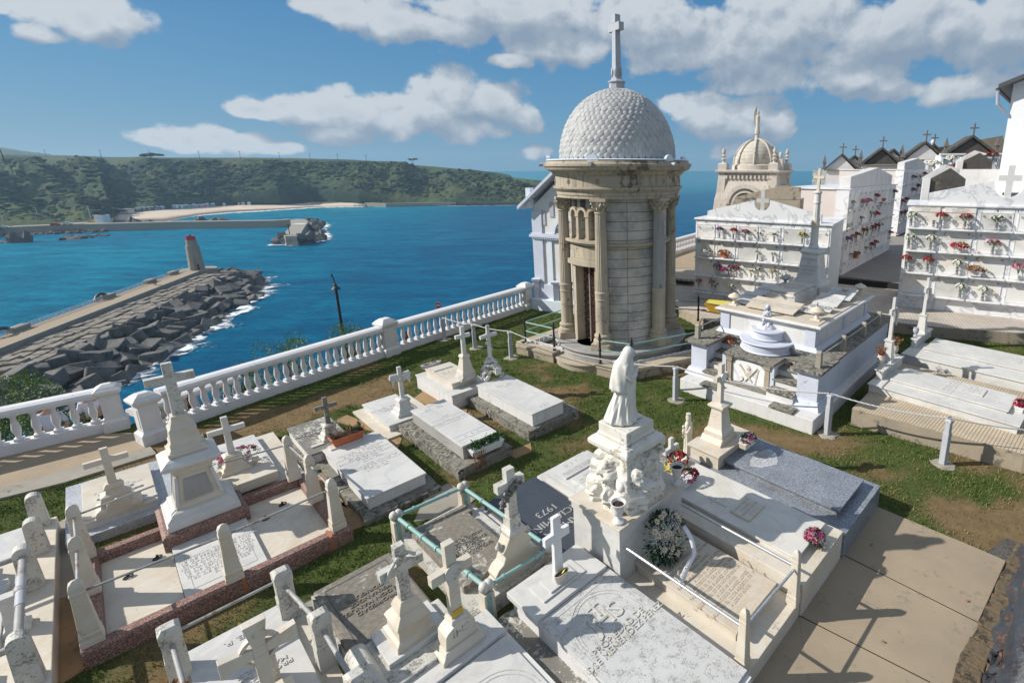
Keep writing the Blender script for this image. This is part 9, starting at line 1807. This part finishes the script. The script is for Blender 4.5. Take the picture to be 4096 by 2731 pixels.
# wheelbarrow
q = W('f', 620, 800, .05); wa = R(-20); t2 = Th('wheelbarrow', 'yellow wheelbarrow with green frame parked below the niche terrace', 'wheelbarrow', at=rot(q, wa), ang=wa); x, y, z = t2.at; z = .02
y += .25; t2.part('tray', MB().fr(x-.22, x+.28, y-.24, y+.24, .38, x-.42, x+.42, y-.33, y+.33, .68), X['yellow'], bevel=.01); t2.part('tray_inside', MB().box(x-.36, x+.36, y-.28, y+.28, .675, .683), X['petal_yellow'])
t2.part('frame', MB().tube([(x-.5, y-.16, .26), (x+.35, y-.2, .34), (x+.95, y-.26, .52)], .02, 8).tube([(x-.5, y+.16, .26), (x+.35, y+.2, .34), (x+.95, y+.26, .52)], .02, 8).tube([(x+.3, y-.2, .34), (x+.42, y-.22, 0)], .016, 6).tube([(x+.3, y+.2, .34), (x+.42, y+.22, 0)], .016, 6).box(x-.3, x-.05, y-.2, y+.2, .2, .36), X['green_metal']); wh_ = t2.part('wheel', MB().lathe([(.12, -.045), (.19, -.04), (.20, 0), (.19, .04), (.12, .045)], 20, M=TR(x-.5, y, .20) @ RX(R(90))), X['black'], smooth=True); t2.part('hub', MB().lathe([(.11, -.05), (.11, .05)], 14, M=TR(x-.5, y, .20) @ RX(R(90))), X['green_metal'], parent=wh_)
# == tiled platform and the two white graves at the right
PAg = R(45.5); pl = [w2('d6', 205, 1000, .35), w2('d6', 1498, 1352, .33), (9.3, 6.2), (12.5, 9.5), w2('d6', 1498, 880, .35), w2('d6', 560, 655, .35)]
HARD.append(pl+[]); HARD.append([w2('d6', 560, 655, .35), w2('d6', 1498, 880, .35), (12.5, 9.5), (11.5, 11.8), w2('d6', 573, 580, .3)])
o = MB().prism(pl, -.1, .345).obj('platform_wall', X['concrete_wall']); tag(o, 'tan stained concrete kerb wall under the two right-hand graves', 'wall'); setting('platform_tiles', MB().prism(pl, .3451, .352), brick_mat('cream_tiles', (.56, .47, .35), (.52, .43, .32), (.26, .20, .13), .055, .055, .007, PAg))
def rslab(z, **k): return slab(z, k.get('L'), k.get('T'), k.get('B'), k.get('R'), ang=PAg)
for gi, (lab, lowL, lowB, pL, pB, pT, sL, sT, sB, zl, zp, zs) in enumerate([
  ('white marble grave with crossed vases of dead and red flowers, nearest on the tiled platform', ('d6',297,825), ('d6',1480,1115), ('d6',335,690), ('d6',440,722), ('d6',575,598), ('d6',498,785), ('d6',590,688), ('d6',1385,1018), .53, .76, .60),
  ('white marble grave behind the nearest one, with plain grey vase beside its cross', ('d6',573,585), None, ('d6',607,465), ('d6',695,485), ('d6',800,395), ('d6',735,545), ('d6',835,470), None, .53, .78, .60)]):
 lw = slab(zl, lowL, None, lowB, None, ang=PAg, w=1.28, l=3.4) if lowB else slab(zl, lowL, None, None, None, ang=PAg, w=1.28, l=3.9)
 if lowB is None: y1_ = rot(W(*lowL, zl), PAg).y; x0_ = rot(W(*lowL, zl), PAg).x; lw = (x0_, x0_+1.28, y1_-3.9, y1_)
 else: lw = (lw[0], lw[0]+1.28, lw[2], lw[3])
 t = Th('tomb', lab, 'tomb', at=((lw[0]+lw[1])/2, (lw[2]+lw[3])/2, .3), ang=PAg); t.part('base', B_(lw[0]+.03, lw[1]-.03, lw[2]+.03, lw[3]-.03, .2, zl-.03), X['marble'], bevel=.004); t.part('base_slab', B_(*lw, zl-.03, zl), X['marble'], bevel=.004)
 pd2 = slab(zp, pL, pT, pB, None, ang=PAg); t.part('pedestal', B_(pd2[0]+.03, pd2[1]-.03, pd2[2]+.03, pd2[3]-.03, zl+.001, zp-.03), X['marble']); t.part('pedestal_slab', B_(*pd2, zp-.029, zp), X['marble'], bevel=.004)
 s2 = slab(zs, sL, sT, sB, None, ang=PAg) if sB else None
 if s2 is None: a_, b_ = rot(W(*sL, zs), PAg), rot(W(*sT, zs), PAg); s2 = (a_.x, b_.x, b_.y-3.0, (a_.y+b_.y)/2)
 t.part('slab_body', B_(s2[0]+.03, s2[1]-.03, s2[2]+.03, s2[3]-.03, zl+.001, zs-.025), X['marble']); t.part('slab', B_(*s2, zs-.024, zs), X['marble'], bevel=.004)
 bpx, tpx = (('d6', 470, 640), ('d6', 500, 165)) if gi == 0 else (('d6', 725, 430), ('d6', 755, 18)); a_ = rot(W(*bpx, zp), PAg); cs_, sn_ = cos(PAg), sin(PAg); wq = Vector((a_.x*cs_-a_.y*sn_, a_.x*sn_+a_.y*cs_, 0)); zc_ = ztop(*tpx, wq); zf = zp+(zc_-zp)*.34
 t.part('cross_pedestal', MB().tier(a_.x, a_.y, [(.13, zp), (.12, zp+.05), (.10, zp+.07), (.075, zf-.05), (.095, zf-.03), (.095, zf)]), X['marble'], bevel=.004); hh = zc_-zf
 t.part('cross', MB().fr(a_.x-.04, a_.x+.04, a_.y-.04, a_.y+.04, zf, a_.x-.03, a_.x+.03, a_.y-.03, a_.y+.03, zc_).box(a_.x-.17, a_.x+.17, a_.y-.032, a_.y+.032, zf+hh*.62, zf+hh*.74), X['marble'], bevel=.005)
 t.part('carved_drape', MB().tube([(a_.x-.12, a_.y-.05, zf+hh*.70), (a_.x-.10, a_.y-.06, zf+hh*.5), (a_.x-.11, a_.y-.05, zf+hh*.42)], [.03, .035, .02], 8).tube([(a_.x+.12, a_.y-.05, zf+hh*.70), (a_.x+.10, a_.y-.06, zf+hh*.45), (a_.x+.11, a_.y-.05, zf+hh*.34)], [.03, .035, .02], 8), X['marble'], smooth=True)
 def vz(lab2, cr_, xx, yy, sc=1, mat='marble_warm', dead=0, red=0, seed=0):
  b__ = rot(W(cr_, xx, yy, zp), PAg); t3 = Th('stone_vase', lab2, 'vase', at=(b__.x, b__.y, zp), ang=PAg); t3.part('body', MB().lathe([(r_*sc, z_*sc) for r_, z_ in [(.055, 0), (.057, .02), (.03, .04), (.03, .06), (.07, .12), (.078, .18), (.06, .23), (.065, .25), (.055, .25), (.05, .2)]], 22, (b__.x, b__.y, zp)), X[mat], smooth=True); rg = random.Random(seed)
  if dead:
   mb = MB()
   for _ in range(34):
    u = Vector((rg.uniform(-.6, .6), rg.uniform(-.6, .6), 1)).normalized(); o_ = Vector((b__.x, b__.y, zp+.2)); L_ = rg.uniform(.18, .32); mb.tube([o_, o_+u*L_], .003, 4)
    for k in range(6): mb.leaf(o_+u*L_*rg.uniform(.5, 1), Vector((rg.uniform(-1, 1), rg.uniform(-1, 1), rg.uniform(-.8, .5))), Vector((rg.random(), rg.random(), 1)), .045, .02)
   t3.part('dried_flowers', mb, X['petal_dry'])
  if red:
   mb = MB()
   for _ in range(9): u = Vector((rg.uniform(-.7, .7), rg.uniform(-.7, .7), 1)).normalized(); bloom(mb, Vector((b__.x, b__.y, zp+.22))+u*.09, u, .04, rg)
   t3.part('red_blooms', mb, X['petal_red'])
 if gi == 0:
  vz('cream stone vase of dead twigs and red blooms, left of the nearer draped cross', 'd6', 415, 680, 1.05, dead=1, red=1, seed=1); vz('cream stone vase of brown withered flowers, right of the nearer draped cross', 'd6', 520, 603, 1.05, dead=1, seed=2)
  a2 = rot(W('d6', 950, 835, zs), PAg); t.part('name_list', text_mb('JOSE GARCIA LOPEZ\nMARIA PEREZ SUAREZ\nRAMON GARCIA PEREZ', .075, TR(a2.x, a2.y, zs) @ RZ(0), .006), X['letter']); a2 = rot(W('d6', 1120, 870, zs), PAg); pq = t.part('plaque', B_(a2.x-.22, a2.x+.22, a2.y-.2, a2.y+.2, zs+.001, zs+.02), X['marble'], bevel=.01); t.part('plaque_text', text_mb('FAMILIA\nGARCIA\nLOPEZ', .09, TR(a2.x, a2.y, zs+.02), .005), X['letter'], parent=pq)
  bouquet(W('d6', 1465, 1010, .53), 'red roses in a white woven pot at the right edge', ['red', 'red', 'pink'], 1.35, 20, 5, 'white', .10)
 else: vz('plain grey stone vase left of the farther draped cross', 'd6', 680, 455, .95, 'greypost'); a2 = rot(W('d6', 1450, 640, zs), PAg); t.part('name_list', text_mb('FAMILIA\nMENENDEZ', .12, TR(a2.x, a2.y, zs), .006), X['letter'])
# == ornate iron lamp standard at the lower right, nearest the eye
X['castiron'] = stone('cast_iron', (.045, .05, .06), (.02, .022, .027), 18, .42, lichen=.28, lcol=(.14, .07, .045), lscale=30, bmp=.004, bscale=60, spec=.6)
l0 = Wd('d9', 1790, 1500, .95); t = Th('lamp_standard', 'ornate dark cast iron balcony column in the lower right corner', 'column', at=(l0.x+.03, .98, 2.6));
A_ = Wd('d9', 2150, 640, 1.12); C_ = Wd('d9', 1905, 1620, .93)
d = (A_-C_).normalized(); L_ = (A_-C_).length; M_ = TR(*C_) @ d.to_track_quat('Z', 'Y').to_matrix().to_4x4() @ TR(0, 0, -.35)
pf = [];
for i in range(90):
 z_ = i/89*(L_+.7); f = .040+.004*sin(z_*60); z2 = z_-.35
 for zc__, am__ in ((L_*.30, .020), (L_*.42, .018), (L_*.62, .022), (L_*.72, .014), (L_*.9, .022)): f += am__*math.exp(-((z2-zc__)/.022)**2)
 f -= .02*max(0, z2/L_)*.6; pf.append((f, z_))
def keepth(mb, nm): return t.part(nm, mb, X['castiron'], smooth=True)
keepth(MB().lathe(pf, 40, M=M_), 'shaft')
sp_ = MB()
for k in range(4): sp_.tube([M_ @ Vector((0.042*cos(g_+k*pi/2), .042*sin(g_+k*pi/2), .30+(g_/6)*.20)) for g_ in [i*.3 for i in range(22)]], .010, 6)
keepth(sp_, 'twisted_ribs')
B0 = Wd('d9', 2040, 1450, .72); rgm = MB(); rg = random.Random(8)
Mb = TR(*Wd('d9', 2200, 1330, .74)) @ d.to_track_quat('Z', 'Y').to_matrix().to_4x4()
rgm.lathe([(.055, -.4), (.065, -.2), (.065, .3), (.05, .42)], 36, M=Mb)
for i in range(34):
 g0_ = rg.uniform(0, 2*pi); z_ = rg.uniform(-.3, .38); rgm.tube([Mb @ Vector(((.067)*cos(g0_+.22*(1-j/9)*cos(j*.8)), .067*sin(g0_+.22*(1-j/9)*cos(j*.8)), z_+.02*(1-j/9)*sin(j*.8))) for j in range(10)], .0035, 5)
keepth(rgm, 'scrollwork_bracket')
# == grass blades over the lawn
def bladegrass():
 rs_ = np.random.RandomState(5); N = 420000
 x = rs_.uniform(-12, 11, N); y = 3.6+15.5*rs_.rand(N)**1.25
 keep = np.ones(N, bool)
 def pip(P_):
  c_ = np.zeros(N, bool); j = len(P_)-1
  for i in range(len(P_)):
   xi, yi, xj, yj = P_[i][0], P_[i][1], P_[j][0], P_[j][1]
   if yi != yj: c_ ^= ((yi > y) != (yj > y)) & (x < (xj-xi)*(y-yi)/(yj-yi)+xi)
   j = i
  return c_
 for P_ in HARD: keep &= ~pip([(p_[0], p_[1]) for p_ in P_])
 n2 = Vector((-d23.y, d23.x, 0)); n3 = Vector((-d34.y, d34.x, 0))
 keep &= ((x-B2b.x)*n2.x+(y-B2b.y)*n2.y < -.02) | (y > 13.2); keep &= ((x-B2b.x)*n3.x+(y-B2b.y)*n3.y < -.02)
 keep &= ~((x < -9.2) & (y > 8.2))
 vis = np.abs((x/np.maximum(y*.97+1.2, .1))*F+CX-512) < 560; keep &= vis
 x, y = x[keep], y[keep]
 d = np.array([dryness(a, b_) for a, b_ in zip(x[::6], y[::6])]); d = np.repeat(d, 6)[:len(x)]
 k = len(d); gx = np.repeat(x[::6], 6)[:k]+rs_.normal(0, .035, k); gy = np.repeat(y[::6], 6)[:k]+rs_.normal(0, .035, k)
 kp = rs_.rand(k) > np.clip((d-.32)*1.4, 0, .86); x, y, d = gx[kp], gy[kp], d[kp]; n_ = len(x)
 h_ = rs_.uniform(.02, .062, n_)*(1-.35*d); a = rs_.uniform(0, 2*pi, n_); w_ = rs_.uniform(.004, .0085, n_); lx = rs_.normal(0, .4, n_)*h_; ly = rs_.normal(0, .4, n_)*h_
 v = np.empty((n_, 3, 3), np.float32); v[:, 0] = np.stack([x-np.cos(a)*w_, y-np.sin(a)*w_, np.full(n_, -.008)], 1); v[:, 1] = np.stack([x+np.cos(a)*w_, y+np.sin(a)*w_, np.full(n_, -.008)], 1); v[:, 2] = np.stack([x+lx, y+ly, h_], 1)
 me = bpy.data.meshes.new('grass'); me.vertices.add(n_*3); me.vertices.foreach_set('co', v.ravel()); me.loops.add(n_*3); me.loops.foreach_set('vertex_index', np.arange(n_*3, dtype=np.int32)); me.polygons.add(n_); me.polygons.foreach_set('loop_start', np.arange(n_, dtype=np.int32)*3); me.update()
 me.attributes.new('dry', 'FLOAT', 'FACE').data.foreach_set('value', np.clip(d+rs_.normal(0, .16, n_), 0, 1).astype(np.float32))
 me.attributes.new('tint', 'FLOAT', 'FACE').data.foreach_set('value', rs_.rand(n_).astype(np.float32))
 m_, nt, b, p = pr('grass_blades', .75, .25); dr = nt.add('ShaderNodeAttribute', attribute_name='dry').outputs['Fac']; ti = nt.add('ShaderNodeAttribute', attribute_name='tint').outputs['Fac']
 g1 = nt.ramp(ti, [(0, (.045, .075, .015)), (.5, (.09, .135, .028)), (1, (.16, .21, .05))]); g2 = nt.ramp(ti, [(0, (.13, .10, .04)), (1, (.30, .24, .11))])
 nt._in(b.inputs['Base Color'], nt.mix(nt.ramp(dr, [(.42, 0), (.62, 1)]), g1, g2)); me.materials.append(m_)
 o = bpy.data.objects.new('grass', me); COL.objects.link(o); tag(o, 'short mown grass, green and straw-coloured in patches, between the graves', 'grass', kind='stuff')
bladegrass()
# fallen leaves and small tufts along the stones
rl2 = random.Random(30); lf = MB()
for _ in range(90):
 x, y = rl2.uniform(-8, 6), rl2.uniform(4, 12)
 q = Vector((x, y, .03)); lf.leaf(q, Vector((rl2.uniform(-1, 1), rl2.uniform(-1, 1), .15)), Vector((0, 0, 1)), .05, .035)
o = lf.obj('fallen_leaves', X['petal_dry']); tag(o, 'small scattered brown leaves on the grass', 'leaves', kind='stuff')
